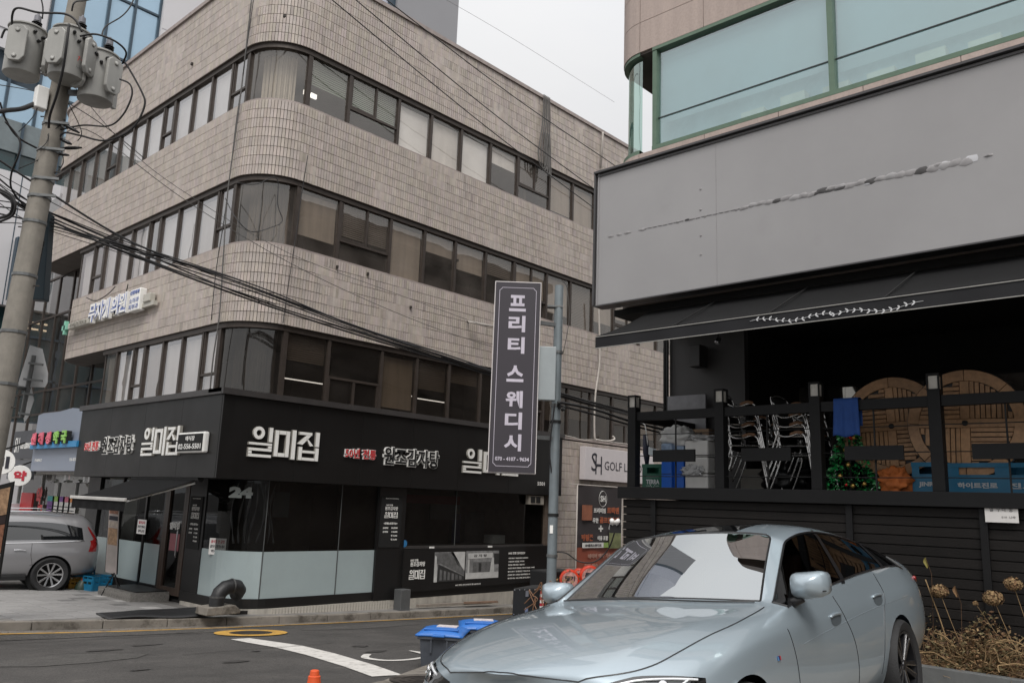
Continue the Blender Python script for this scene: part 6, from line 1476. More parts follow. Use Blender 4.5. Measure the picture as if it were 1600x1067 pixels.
def band(z0, z1, m, nm, ins=0, xe=18):
    b = MB(); P = [(-12, yb+ins),(3.5,yb+ins)]+[(3.5+ (9-ins)*math.sin(a), yb+9-(9-ins)*math.cos(a)) for a in [PI/2*k/14 for k in range(1,15)]]+[(12.5-ins,60),(-12,60)]
    P = [(2.2+ins,yb+ins),(xe,yb+ins),(xe,43),(2.2+ins,43)]; n = len(P); b.add([(x,y,z0) for x,y in P]+[(x,y,z1) for x,y in P], [tuple(range(n))[::-1], tuple(range(n,2*n))]+[(i,(i+1)%n,n+(i+1)%n,n+i) for i in range(n)])
    return obj(nm, b, m, T4, bevel=.0)
zz = [(8.547, 34, 15.511)[2],(8.793, 34, 13.732)[2],(8.837, 34, 13.413)[2],(9.356, 34, 9.654)[2],(9.462, 34, 8.888)[2],(10.073, 34, 4.463)[2],(10.169, 34, 3.768)[2]]
X_ = (11.722, 34, 8.635)[0]
zt1 = (8.677, 34, 14.57)[2]; zt2 = (8.506, 34, 15.81)[2]; band(zz[1], zt1, tgd, 'glass_band', .3, X_); band(zt1, zt2, mat('grey_glass', (.16,.19,.20), .2), 'glass_band', .2, X_)
b = MB(); 
band(zz[4]-.2, zz[1], twh, 'white_band', 0, X_); band(zz[5], zz[4]-.2, tgd, 'glass_band', .4, X_); band(-.5, zz[5], twh, 'white_band', 0, X_)
for k in range(9): x = X_-.3-k*1.35; obj('mullion', MB().box(x-.04,x+.04,yb+.25,yb+.4,zz[5],zz[4]-.2), tfr, T4); obj('mullion', MB().box(x-.04,x+.04,yb+.1,yb+.2,zz[1],zt2), tfr, T4)
for k in range(5): obj('transom', MB().box(2.6,X_,yb+.25,yb+.4,zz[5]+1.6*k,zz[5]+1.6*k+.08), tfr, T4)
for k in range(6): x = X_-.6-k*2.2; obj('panel_joint', MB().box(x-.015,x+.015,yb-.012,yb+.01,zz[4]-.2,zz[1]), tfr, T4)
for (u0,v0,u1,v1) in ((43,503,60,507),(35,512,58,516),(64,507,76,509),(63,516,75,519)):
    p = Vector((9.926, 34.3, 8.255)); 
L_ = [((9.926, 34.3, 8.255),(10.307, 34.3, 8.228)),((9.784, 34.3, 8.007),(10.293, 34.3, 8.001)),((10.395, 34.3, 8.244),(10.667, 34.3, 8.244)),((10.403, 34.3, 8.021),(10.678, 34.3, 7.995))]
for p, q in L_: obj('lamp_strip', MB().bar((p[0],34.2,(p[2]+q[2])/2), (q[0],34.2,(p[2]+q[2])/2), .06, .06), glow('warm_strip', (1,.72,.5), 1.6), T4)
obj('black_column', MB().box(*sorted(((8.976, 33.7, 10.499)[0],(9.142, 33.7, 10.541)[0])),33.6,33.9,(9.268, 33.7, 8.855)[2],(8.939, 33.7, 11.232)[2]), tfr, T4)
# buildings across the road behind the photographer's left, seen only as reflections
OB = thing('opposite_building', 'brown brick building across the street mirrored in the shop windows', 'building', (14,-24,0))
brn = mat('brown_brick', (.075,.058,.048), .8, var=.2, scale=2)
obj('wall', MB().box(12,40,-36,-22,-2,7), brn, OB)
for k in range(1):
    for i in range(7): obj('window', MB().box(13+i*3.8,15.4+i*3.8,-22.05,-21.95,2.5+k*4,4.6+k*4), tgd, OB)
O2 = thing('opposite_house', 'pale house across the street mirrored in the side windows', 'building', (-40,15,0))
obj('wall', MB().box(-50,-36,2,36,-1,6), mat('pale_render', (.35,.33,.31), .8), O2)
for i in range(6): obj('window', MB().box(-36.05,-35.95,4+i*4.2,6.2+i*4.2,2,4.2), tgd, O2)
# ---------------------------------------------------------------- utility pole
polec = mat('pole_concrete', (.235,.215,.185), .8, var=.18, scale=4, bump=.25, bscale=60, streak=.2, dirt=('#5a5145', 3, .58, .4))
PA = Vector((3.48, 12.612, 3.509)); PB = Vector((3.666, 12.654, 9.389)); PT = (PB-PA).normalized(); PG = PA-PT*(PA.z/PT.z)
def pax(z): return PG+PT*(z/PT.z)
PX, PY = pax(7).x, pax(7).y
UP = thing('utility_pole', 'tall tapering concrete utility pole at the left carrying three transformers', 'utility pole', tuple(PG))
def prad(z): return .182-.0065*z
obj('shaft', MB().lathe([(prad(z),z/PT.z) for z in (-.3,3,6,9,14)], tuple(PG), PT, n=14), polec, UP, smooth=True, auto=50)
galv = mat('galvanised', (.16,.165,.165), .45, .6, var=.15, scale=14)
def poleat(py, dx=0):  # height on the pole axis for a picture row, measured once
    return py
zs = [((3.525, 12.57, 5.037)[2]), ((3.537, 12.641, 4.23)[2]), ((3.557, 12.65, 6.192)[2]), ((3.59, 12.708, 6.901)[2]), ((3.602, 12.727, 7.31)[2]), ((3.568, 12.713, 6.453)[2]), ((3.523, 12.645, 5.818)[2]), ((3.492, 12.6, 3.51)[2])]
for z in zs: obj('band_clamp', MB().lathe([(prad(z)+.002,-.02),(prad(z)+.012,-.02),(prad(z)+.012,.02),(prad(z)+.002,.02)], tuple(pax(z)), n=14), galv, UP)
for z in zs[2:6]:
    q_ = pax(z); b = MB(); b.bar((q_.x-.14,q_.y-.08,z),(q_.x+.14,q_.y-.22,z+.02),.035,.035); obj('cross_bracket', b, galv, UP)
rz2 = random.Random(12)
for k in range(10):
    z = 1.5+k*.85; s = (-1)**k; q_ = pax(z); obj('climbing_bolt', MB().tube([(q_.x+s*prad(z)*.6,q_.y-s*prad(z)*.6,z),(q_.x+s*(prad(z)+.06)*.75,q_.y-s*(prad(z)+.06)*.75,z)], .009, 6), iron, UP)
q_ = pax(zs[4]); obj('fuse_box', MB().box(q_.x-.30,q_.x-.14,q_.y-.10,q_.y+.05,(3.53, 13.02, 7.595)[2]-.12,(3.502, 13.002, 7.763)[2]+.05), lit, UP, bevel=.015)
# side sign of the riser (corrugated duct)
pts = []
dd = MB(); q0 = Vector((3.712, 12.792, 5.642)); q1 = Vector((3.692, 12.882, 4.891))
for i in range(34): t = i/33; pts.append(q0*(1-t)+q1*t)
dd.tube(pts, [.045+.012*(i%2) for i in range(34)], 10); tag(obj('corrugated_duct', dd, black2, smooth=False), 'black corrugated cable duct on the right side of the utility pole', 'cable duct')
cr_ = Vector((.68,-.73,0)); c0 = Vector((3.787, 13.027, 6.102)); c1 = Vector((3.943, 13.222, 4.851)); dd = MB(); dd.obox((c0+c1)/2, cr_*.10, Vector((.73,.68,0))*.08, (c0-c1)/2); tag(obj('cable_cabinet', dd, mat('cabinet_teal', (.02,.035,.045), .5), bevel=.01), 'narrow dark cabinet strapped to the right side of the utility pole', 'cabinet')
# transformers
trm = mat('transformer_grey', (.34,.335,.315), .42, var=.08, scale=4, streak=.12, dirt=('#6a5f52', 5, .62, .35))
porc = mat('porcelain', (.014,.013,.014), .25, var=.2, scale=10); pcap = mat('bushing_cap', (.17,.17,.19), .5)
TR = {}
def transformer(c, label, rotz):
    t = thing('transformer', label, 'transformer', c, rotz, 'pole mounted transformers')
    obj('tank', MB().lathe([(.20,-.36),(.235,-.345),(.24,-.33),(.24,.36),(.262,.365),(.262,.385),(.22,.41),(0,.425)], n=28), trm, t, local=True, smooth=True, auto=35)
    for k, a in enumerate((-2.62,-.98,1.3)):
        ca, sa = math.cos(a), math.sin(a); u = Vector((-sa,ca,0)); nn = Vector((ca,sa,0)); b = MB(); o = nn*.275
        P = [(-.13,-.19),(-.07,-.27),(.07,-.27),(.13,-.19),(.13,.22),(.07,.28),(-.07,.28),(-.13,.22)]
        b.prism(P, o, u, (0,0,1), nn*.055); r_ = obj('radiator', b, trm, t, local=True, bevel=.012)
        for zz_ in (-.2,.2): obj('radiator_cap', MB().lathe([(.035,0),(.03,.015),(0,.018)], o+nn*.055+Vector((0,0,zz_)), nn, 14), trm, r_, local=True, smooth=True)
        b = MB(); b.box(-.02,.02,-.02,.02,-.02,.02)
        obj('radiator_pipe', MB().tube([nn*.22+Vector((0,0,.2)), nn*.29+Vector((0,0,.2))], .03, 8), trm, t, local=True); obj('radiator_pipe', MB().tube([nn*.22+Vector((0,0,-.2)), nn*.29+Vector((0,0,-.2))], .03, 8), trm, t, local=True)
    b = MB(); pr = [(.035,0)]
    for k in range(4): pr += [(.035,.02+k*.035),(.072,.03+k*.035),(.06,.045+k*.035),(.035,.05+k*.035)]
    pr += [(.03,.17)]; b.lathe(pr, (.08,-.05,.40), n=16); bs_ = obj('bushing', b, porc, t, local=True, smooth=True, auto=40); obj('bushing_cap', MB().lathe([(.05,.165),(.045,.25),(.02,.26),(.015,.29)], (.08,-.05,.40), n=14), pcap, bs_, local=True, smooth=True, auto=40)
    for k,(a,zz_) in enumerate(((-1.9,.27),(-1.35,.25),(-1.62,.16))): ca, sa = math.cos(a), math.sin(a); obj('terminal', MB().lathe([(.022,0),(.026,.03),(.016,.05),(.02,.06)], (ca*.24,sa*.24,zz_), (ca,sa,0), 10), porc, t, local=True, smooth=True)
    b = MB(); b.bar((.15,.15,0),(.30,.32,0),.06,.5); obj('hanger', b, trm, t, local=True)
    return t
tc_ = [Vector((3.157, 12.903, 8.35)), Vector((3.548, 12.221, 8.226)), Vector((3.979, 12.252, 8.071))]
tb = transformer(tuple(tc_[1]), 'middle grey transformer with red stencilled marks on the utility pole', .12)
text('7·5', Vector(tc_[1])+Vector((.06,-.245,-.09)), .12, .09, ((1,-.25,0),(0,0,1)), mat('stencil_red', (.4,.05,.04), .6), tb, ext=.004); text('22,9kV', Vector(tc_[1])+Vector((.05,-.245,-.2)), .16, .05, ((1,-.25,0),(0,0,1)), mat('stencil_grey', (.12,.12,.12), .6), tb, ext=.004)
base_t = [c for c in kids(tb) if not c.name.startswith('lettering')]; KID[tb.name] = [(c, kids(c)) for c in base_t]
dup(tb, tuple(tc_[0]), .42, 'leftmost grey transformer on the utility pole near the picture corner'); dup(tb, tuple(tc_[2]), -.22, 'lowest grey transformer right of the utility pole against the tile wall')
for c in tc_: q_ = pax(c.z); PX, PY = q_.x, q_.y; obj('hanger_arm', MB().bar((PX,PY,c.z+.12),(c.x,c.y,c.z+.12),.05,.08), galv, UP); obj('hanger_arm', MB().bar((PX,PY,c.z-.22),(c.x,c.y,c.z-.22),.05,.08), galv, UP)
# cables round the transformers
def wire(pts, r, label, m=blackc, group=None): return cable('power_cable', pts, r, m, label, 'cable', group, 6, 6)
wire([(2.939, 12.778, 8.557), (2.87, 12.654, 8.726), (2.882, 12.475, 8.78), (3.062, 12.164, 8.672), (3.308, 11.902, 8.668), (3.432, 11.793, 8.586), (3.519, 11.744, 8.431)], .016, 'black cable arching over the left transformer to the middle one')
wire([(2.866, 13.018, 8.513), (2.883, 12.964, 8.634), (2.918, 12.797, 8.565)], .016, 'short black cable entering at the left edge beside the left transformer')
wire([(3.134, 12.541, 9.17), (3.199, 12.528, 8.972), (3.221, 12.552, 8.808)], .010, 'thin wire rising from the left transformer bushing')
wire([(3.433, 12.023, 8.82), (3.442, 11.976, 8.947), (3.609, 12.054, 9.096), (3.881, 12.138, 9.345)], .012, 'wire from the middle transformer bushing to the top of the pole')
wire([(4.278, 12.094, 9.575), (4.224, 12.075, 9.324), (4.126, 12.093, 9.111), (3.925, 12.087, 8.843), (3.877, 12.043, 8.658)], .011, 'wire dropping to the right transformer bushing')
wire([(3.351, 11.762, 8.475), (3.36, 11.767, 8.169), (3.398, 11.894, 7.845), (3.427, 12.101, 7.539), (3.441, 12.3, 7.316), (3.488, 12.438, 7.181)], .018, 'thick black cable hanging in front of the middle transformer')
wire([(3.512, 11.77, 8.369), (3.659, 11.603, 8.404), (3.89, 11.513, 8.37), (4.089, 11.612, 8.329), (4.114, 11.768, 8.215)], .014, 'black cable from the middle transformer over the right one')
wire([(4.123, 11.752, 8.234), (4.178, 11.711, 8.172), (4.378, 11.6, 7.816), (4.434, 11.592, 7.636), (4.393, 11.716, 7.358), (4.281, 11.883, 7.196), (4.105, 12.095, 7.113), (3.873, 12.326, 7.174), (3.71, 12.493, 7.202), (3.666, 12.573, 7.089)], .015, 'long black cable looping down right of the transformers to the pole')
wire([(4.126, 11.818, 7.995), (4.238, 11.717, 7.928), (4.285, 11.714, 7.765), (4.244, 11.838, 7.488), (4.132, 12.005, 7.326), (3.88, 12.276, 7.321), (3.671, 12.522, 7.245)], .013, 'inner black cable loop right of the transformers')
wire([(2.723, 12.111, 7.013), (2.885, 12.201, 7.134), (3.135, 12.469, 7.346), (3.385, 12.719, 7.624), (3.46, 12.768, 7.691)], .035, 'thickest black cable coming in from the left edge to the pole')
wire([(2.883, 12.581, 7.377), (2.994, 12.661, 7.205), (3.192, 12.791, 7.056), (3.428, 12.853, 7.003), (3.63, 12.798, 6.96), (3.796, 12.492, 6.885)], .014, 'black cable curving down left of the pole')
wire([(2.976, 12.557, 7.118), (3.135, 12.573, 6.991), (3.2, 12.541, 6.861), (3.205, 12.586, 6.684), (3.21, 12.784, 6.498), (3.275, 12.917, 6.312), (3.473, 13.043, 6.179), (3.695, 13.001, 6.02)], .014, 'black cable swinging past the left side of the pole')
wire([(3.091, 12.711, 6.157), (3.187, 12.627, 6.092), (3.241, 12.599, 5.989), (3.261, 12.756, 5.889), (3.178, 13.005, 5.852)], .022, 'coiled black cable at the left edge below the transformers')
wire([(3.072, 12.652, 6.174), (3.194, 12.544, 6.093), (3.254, 12.52, 5.957), (3.256, 12.629, 5.832), (3.16, 12.9, 5.768)], .018, 'outer coil of black cable at the left edge below the transformers')
for k,(u0,v0,u1,v1) in enumerate(((92,195,122,208),(94,218,112,226),(75,238,108,243),(95,230,128,230))):
    A1 = [((3.632, 12.53, 7.362),(3.861, 12.329, 7.21)),((3.687, 12.542, 7.118),(3.813, 12.428, 7.042)),((3.619, 12.672, 6.921),(3.815, 12.472, 6.886)),((3.747, 12.655, 7.022),(3.954, 12.427, 7.042))][k]
    obj('insulator', MB().tube([A1[0], Vector(A1[0])*.7+Vector(A1[1])*.3, Vector(A1[0])*.3+Vector(A1[1])*.7, A1[1]], [.014,.026,.026,.012], 8), porc, UP, smooth=True)
rw = random.Random(21)
for k in range(7):
    a = Vector((3.435, 12.774, 7.763))+Vector((rw.uniform(-.1,.3),-.1,rw.uniform(-.5,.1))); q = a+Vector((rw.uniform(-.3,.4),rw.uniform(-.15,0),rw.uniform(-1.0,-.3)))
    wire([a, (a+q)/2+Vector((rw.uniform(-.25,.25),-.1,rw.uniform(-.2,.2))), q], .007, 'thin loose wire hanging round the upper part of the pole', group='loose wires round the pole')
# the bundle that sweeps along the street
BP = [((2.966, 13, 6.492),(3.666, 13, 6.228),(5.114, 12.9, 5.9),(7.158, 12.8, 5.633),(9.305, 12.7, 5.329),(11.561, 12.6, 5.112),(14.781, 12.5, 4.807),(18.361, 12.4, 4.597)),
      ((2.988, 13, 6.336),(3.688, 13, 6.067),(5.23, 12.9, 5.782),(7.176, 12.8, 5.465),(9.313, 12.7, 5.244),(11.566, 12.6, 5.045),(14.783, 12.5, 4.761),(18.362, 12.4, 4.546)),
      ((3.046, 13, 5.927),(3.697, 13, 6),(4.965, 12.9, 5.892),(7.148, 12.8, 5.723),(9.302, 12.7, 5.366),(11.557, 12.6, 5.166),(14.779, 12.5, 4.837),(18.361, 12.4, 4.631))]
def polyat(P, j): return Vector(P[j])
for k in range(13):
    A = BP[k % 3]; pts = []; side_ = 1-k/6
    for j, p in enumerate(A): sp_ = (.30,.26,.10,.055,.05,.04,.04,.03)[j]; pts.append(Vector(p)+Vector((0, rw.uniform(-.05,.05), side_*sp_*.7+rw.uniform(-.25,.25)*sp_)))
    r_ = [.017,.013,.009,.006,.007,.011,.006][k % 7]
    cable('street_cable', pts, r_, blackc, ('topmost','second','third','fourth','fifth','sixth','seventh','eighth','ninth','tenth','eleventh','twelfth','lowest')[k]+(' and thick' if r_ > .010 else ' and thin' if r_ < .008 else '')+' black cable, counted from above, of the bundle leaving the pole', 'cable', 'cables sweeping across the facade', 5, 6)
b = MB(); b.tube(catm([(3.936, 12.9, 5.919),(4.959, 12.85, 5.778),(5.993, 12.8, 5.628),(7.522, 12.75, 5.472)], 8), .012, 5); tag(obj('messenger_wire', b, blackc), 'wire lashed under the cable bundle left of the rounded corner', 'cable')
for i,(p0_, p1_, lab) in enumerate((((8.355, 13.2, 12.073),(17.741, 13.2, 10.153),'lowest of the three wires crossing the upper right wall of the tiled building'),((8.917, 13.2, 12.363),(17.726, 13.2, 10.714),'middle one of the three wires crossing the upper right wall'),((9.693, 13.2, 12.764),(18.316, 13.2, 11.791),'highest of the three wires crossing the roof edge of the tiled building'))):
    p0_ = Vector(p0_); p1_ = Vector(p1_); m_ = (p0_+p1_)/2-Vector((0,0,.12)); wire([p0_+(p0_-p1_)*.4+Vector((0,0,.2)), p0_, m_, p1_, p1_+(p1_-p0_)*.3], .012, lab)
wire([(3.71, 12.493, 7.202), (4.197, 13, 7.669), (5.958, 13, 6.785), (8.127, 13, 6.302), (11.909, 13, 5.484)][0:1]+[(4.341, 13.1, 7.593), (5.991, 13.1, 6.931), (8.332, 13.1, 6.305), (11.234, 13.1, 5.865), (13.828, 13.1, 5.692)], .006, 'thin pale wire slanting across the second floor windows', greyc)
wire([(3.527, 12.432, 8.091), (4.843, 13.1, 7.538), (5.975, 13.1, 7.063), (7.891, 13.1, 6.569), (10.158, 13.1, 6.371), (13.157, 13.1, 6.15)], .005, 'thin wire slanting from the pole towards the tall vertical sign', greyc)
wire([(25.714, 30, 28.199), (31.177, 30, 28.411), (41.172, 30, 28.484)], .008, 'faint distant wire in the sky above the roof edge', greyc)
wire([(4.286, 20, 10.787), (5.559, 20, 11.007), (6.738, 20, 10.743), (8.058, 20, 10.129)], .01, 'thin wire behind the pole before the glass tower')
# traffic sign seen from behind
TS = thing('traffic_sign', 'triangular traffic sign seen from its grey back on a pole arm', 'traffic sign', (3.992, 13.227, 3.62))
a = Vector((3.749, 13.055, 4.082)); 
P_ = [Vector((3.826, 12.955, 4.14)), Vector((3.802, 13.14, 3.589)), Vector((3.808, 13.144, 3.553)), Vector((4.069, 12.863, 3.558)), Vector((4.083, 12.83, 3.622)), Vector((4.066, 12.809, 3.757)), Vector((3.953, 12.833, 4.093))]
fw = Vector((math.sin(.6),math.cos(.6),0)).normalized()
b = MB(); n = len(P_); b.add(P_+[p+fw*.012 for p in P_], [tuple(range(n)), tuple(range(2*n-1,n-1,-1))]+[(i,(i+1)%n,n+(i+1)%n,n+i) for i in range(n)]); obj('plate', b, mat('plate_back', (.42,.425,.43), .6, 0, var=.1, scale=6), TS)
b = MB(); b.tube([Vector((3.868, 12.864, 3.99)), Vector((3.898, 13.083, 3.121))], .032, 10); obj('mast', b, galv, TS, smooth=True, auto=40)
for (u,v) in ((48,567),(44,593),(38,616),(33,646)): pass
for p in (((3.824, 12.885, 3.875),(3.963, 12.741, 3.856)),((3.813, 12.962, 3.65),(3.995, 12.772, 3.634)),((3.84, 12.989, 3.455),(3.942, 12.885, 3.434)),((3.844, 13.065, 3.178),(3.959, 12.948, 3.157))): obj('bracket', MB().bar(p[0],p[1],.03,.03), galv, TS)
b = MB(); P_ = [Vector((3.971, 13.114, 3.572)), Vector((4.028, 13.107, 3.384)), Vector((4.014, 13.193, 3.137)), Vector((3.989, 13.242, 3.063)), Vector((3.961, 13.246, 3.153))]; n = 5; b.add(P_+[p+fw*.01 for p in P_], [tuple(range(n)), tuple(range(2*n-1,n-1,-1))]+[(i,(i+1)%n,n+(i+1)%n,n+i) for i in range(n)]); obj('lower_plate', b, MATS['plate_back'], TS)
obj('arm', MB().tube([pax((3.495, 12.601, 3.493)[2]), Vector((3.907, 13.047, 3.522))], .03, 8), galv, TS, smooth=True)
# ---------------------------------------------------------------- tall vertical sign and its pole
c0 = Vector((7.216, 7.133, 4.999)); c1 = Vector((7.63, 6.687, 5.005)); c2 = Vector((8.043, 6.954, 2.555)); c3 = Vector((7.624, 7.407, 2.54))
ctr = (c0+c1+c2+c3)/4; rt_ = ((c1-c0)+(c2-c3)); rt_.z = 0; Wd = (c1-c0).length*.99; rt_.normalize(); Hd = ((c0.z+c1.z)-(c2.z+c3.z))/2; fr_ = (rt_, Vector((0,0,1))); nn = rt_.cross(Vector((0,0,1)))
VS = thing('vertical_sign', 'tall dark vertical sign 프리티 스웨디시 in a white frame on a grey pole', 'sign', (ctr.x,ctr.y,ctr.z-Hd/2))
up = Vector((0,0,1)); bk = -nn
ang = .0
obj('case', MB().obox(ctr+bk*.09, rt_*Wd/2, nn*.085, up*Hd/2), mat('case_white', (.62,.58,.57), .45, var=.08, scale=8), VS, bevel=.006)
obj('face', MB().obox(ctr+nn*.0, rt_*(Wd/2-.012), nn*.004, up*(Hd/2-.012)), mat('plum_black', (.040,.034,.042), .38, var=.05, scale=1), VS)
k0 = ctr+nn*.005
def bar2(x0,z0,x1,z1,w=.006): b = MB(); b.bar(k0+rt_*x0+up*z0, k0+rt_*x1+up*z1, w, .002, up=nn); return b
hw, hh = Wd/2-.065, Hd/2-.085; cn = .035
for seg in (((-hw+cn,hh),(hw-cn,hh)),((-hw+cn,-hh),(hw-cn,-hh)),((-hw,-hh+cn),(-hw,hh-cn)),((hw,-hh+cn),(hw,hh-cn)),((-hw,hh-cn),(-hw+cn*.6,hh-cn*.6)),((-hw+cn*.6,hh-cn*.6),(-hw+cn,hh)),((hw,hh-cn),(hw-cn*.6,hh-cn*.6)),((hw-cn*.6,hh-cn*.6),(hw-cn,hh)),((-hw,-hh+cn),(-hw+cn*.6,-hh+cn*.6)),((-hw+cn*.6,-hh+cn*.6),(-hw+cn,-hh)),((hw,-hh+cn),(hw-cn*.6,-hh+cn*.6)),((hw-cn*.6,-hh+cn*.6),(hw-cn,-hh))):
    obj('border_line', bar2(seg[0][0],seg[0][1],seg[1][0],seg[1][1]), mat('sign_lilac', (.52,.48,.55), .45), VS)
for ch, py in (('프',468),('리',502),('티',537),('스',583),('웨',624),('디',658),('시',692)):
    z = ctr.z+(585.5-py)/308*Hd; text(ch, Vector((k0.x,k0.y,z)), .215, .215 if ch not in '스시' else .21, fr_, MATS['sign_lilac'], VS, ext=.003, bold=.035)
text('070 - 4107 - 9634', k0-up*(hh-.09)+rt_*0, Wd*.70, .05, fr_, MATS['sign_lilac'], VS, ext=.003, bold=.03)
SP = thing('sign_pole', 'grey steel sign pole standing right of the tall vertical sign', 'pole', (0,0,0))
pp = Vector((8.279, 6.899, 2.902)); SP.location = (pp.x,pp.y,.3); ORG[SP.name] = Vector((pp.x,pp.y,.3))
pst = mat('pole_grey_paint', (.20,.23,.245), .4, .2, var=.12, scale=6, streak=.15, dirt=('#6b5f50', 7, .62, .5))
zt = (7.921, 6.656, 5.068)[2]; zj = (7.97, 6.687, 4.784)[2]
obj('shaft', MB().lathe([(.064,-.4),(.062,1.2),(.058,zj-.3)], (pp.x,pp.y,.3), n=20), pst, SP, smooth=True, auto=40); obj('top_sleeve', MB().lathe([(.058,zj),(.058,zt)], (pp.x,pp.y,0), n=18), pst, SP, smooth=True, auto=40)
obj('bracket_plate', MB().obox(Vector((pp.x,pp.y,zj-.01))-rt_*.05, rt_*.1, nn*.06, up*.012), galv, SP)
for k in (0,1): zz_ = ctr.z+(.75,-.75)[k]; obj('sign_arm', MB().bar(Vector((pp.x,pp.y,zz_)), Vector((ctr.x,ctr.y,zz_))+bk*.12, .05, .05), galv, SP)
q = Vector((8.031, 6.833, 3.842)); zA, zB = (7.973, 6.797, 4.181)[2], (8.092, 6.871, 3.486)[2]
obj('control_box', MB().obox(Vector((q.x,q.y,(zA+zB)/2))-rt_*.06, rt_*.15, nn*.06, up*(zA-zB)/2), mat('box_light_grey', (.30,.33,.34), .5, var=.06, scale=5), SP, bevel=.01)
for z,m_ in (((8.065, 6.765, 4.159)[2],galv),((8.221, 6.863, 3.243)[2],black2),((8.185, 6.84, 3.454)[2],galv),((8.423, 6.989, 2.059)[2],black2),((8.509, 7.042, 1.557)[2],galv)): obj('band_clamp', MB().lathe([(.066,-.018),(.072,-.018),(.072,.018),(.066,.018)], (pp.x,pp.y,z), n=14), m_, SP)
obj('pole_sticker', MB().obox(Vector((pp.x,pp.y,(8.448, 7.014, 1.881)[2]))+nn*.066-rt_*.02, rt_*.02, nn*.003, up*.05), lit, SP)
wire([(8.106, 6.775, 3.458), (8.157, 6.883, 2.893), (8.229, 6.899, 2.573), (8.344, 6.914, 2.093), (8.391, 6.934, 1.852), (8.404, 6.989, 1.61), (8.396, 7.041, 1.463)], .010, 'black cable running down beside the grey sign pole')
wire([(8.429, 6.967, 1.595), (8.526, 6.866, 1.584), (8.655, 6.757, 1.486), (8.71, 6.544, 1.499), (8.794, 6.408, 1.657), (8.73, 6.267, 1.869), (8.72, 6.232, 2.028)], .009, 'black cable sagging from the sign pole to the white camera')
wire([(7.973, 6.612, 5.029), (8.115, 6.629, 4.961), (8.202, 6.654, 4.553), (8.223, 6.755, 4.124)], .005, 'thin wire dangling from the top of the sign pole', greyc)
wire([(8.208, 6.806, 3.488), (9.188, 6.947, 3.502), (9.96, 6.892, 3.415), (10.757, 6.802, 3.355)], .018, 'black cable from the sign pole to the terrace fence'); wire([(8.214, 6.811, 3.447), (9.2, 6.955, 3.432), (9.97, 6.897, 3.361), (10.767, 6.808, 3.298)], .014, 'second black cable from the sign pole just under the first')
for k in range(5): p = Vector((8.136, 6.746, 3.443))+Vector((rw.uniform(-.08,.08),-.05,rw.uniform(-.08,.06))); obj('cable_knot', MB().tube([p, p+Vector((rw.uniform(-.08,.08),rw.uniform(-.05,.02),rw.uniform(-.05,.05)))], .02, 6), black2, SP)
# white golf sign, hanging banner and camera on the tile wall / by the terrace corner
g0, g1 = (18.175, 14.05, 3.823), (18.204, 14.05, 2.921)
WG = thing('golf_sign', 'white golf lesson sign with dark monogram SH on the tile wall', 'sign', (g0[0],14.1,g1[2]))
obj('box', MB().box(g0[0],g0[0]+3.4,14.06,14.25,g1[2],g0[2]), mat('sign_pale', (.60,.56,.57), .45, var=.04), WG, bevel=.01)
zc = (g0[2]+g1[2])/2; text('S', (g0[0]+.42,14.058,zc+.05), .26, .50, 'R', ink, WG); text('H', (g0[0]+.62,14.057,zc-.03), .30, .50, 'R', ink, WG); text('GOLF LESSON', (g0[0]+1.95,14.058,zc-.02), 2.1, .24, 'R', ink, WG)
h0, h1 = (16.791, 13.2, 2.716), (18.686, 13.2, 2.762); hb = (16.869, 13.2, 0.488)[2]-.3
HB = thing('hanging_banner', 'dark and red golf banner hanging on a frame beside the terrace corner', 'banner', (h0[0],13.2,hb))
def wav(x0,x1,z0,z1,yo): return MB().grid(lambda u, v: (x0+(x1-x0)*u, yo+.02*math.sin(u*9+v*2), z0+(z1-z0)*v), 16, 4)
zm = (16.844, 13.2, 1.185)[2]
obj('cloth', wav(h0[0],h1[0],zm,h0[2],13.2), mat('banner_dark', (.045,.038,.04), .6, var=.1, scale=2), HB, smooth=True, fixn=False); obj('cloth', wav(h0[0],h1[0],hb,zm,13.2), mat('banner_red', (.33,.085,.05), .6, var=.08, scale=2), HB, smooth=True, fixn=False)
Wb = h1[0]-h0[0]; Hb = h0[2]-zm; orange = mat('banner_orange', (.45,.12,.05), .6)
def bt(tx, u, v, w, h, m): text(tx, (h0[0]+Wb*u, 13.165, h0[2]-(h0[2]-hb)*v), Wb*w, h, 'R', m, HB, ext=.003, bold=.04)
bt('SH',.54,.12,.12,.16,lit); obj('monogram_ring', MB().tube([(h0[0]+Wb*.54+.17*math.cos(a),13.165,h0[2]-(h0[2]-hb)*.12+.2*math.sin(a)) for a in [2*PI*k/24 for k in range(24)]], .006, 4, closed=True), lit, HB)
bt('프리미엄',.47,.24,.27,.13,lit); bt('트랙맨',.78,.235,.28,.17,orange); bt('무한',.38,.34,.13,.13,lit); bt('골프연습장',.70,.335,.46,.16,orange); bt('+',.50,.42,.1,.16,lit); bt('퍼팅존',.20,.51,.26,.17,orange); bt('이용 포함',.55,.515,.24,.12,lit)
obj('search_bar', MB().box(h0[0]+Wb*.1,h0[0]+Wb*.56,13.15,13.17,h0[2]-(h0[2]-hb)*.61,h0[2]-(h0[2]-hb)*.56), lit, HB); obj('search_button', MB().box(h0[0]+Wb*.57,h0[0]+Wb*.67,13.15,13.17,h0[2]-(h0[2]-hb)*.61,h0[2]-(h0[2]-hb)*.56), mat('lime', (.30,.45,.12), .5), HB); text('SH골프스튜디오', (h0[0]+Wb*.33,13.148,h0[2]-(h0[2]-hb)*.585), Wb*.36, .07, 'R', ink, HB, ext=.003, bold=.03)
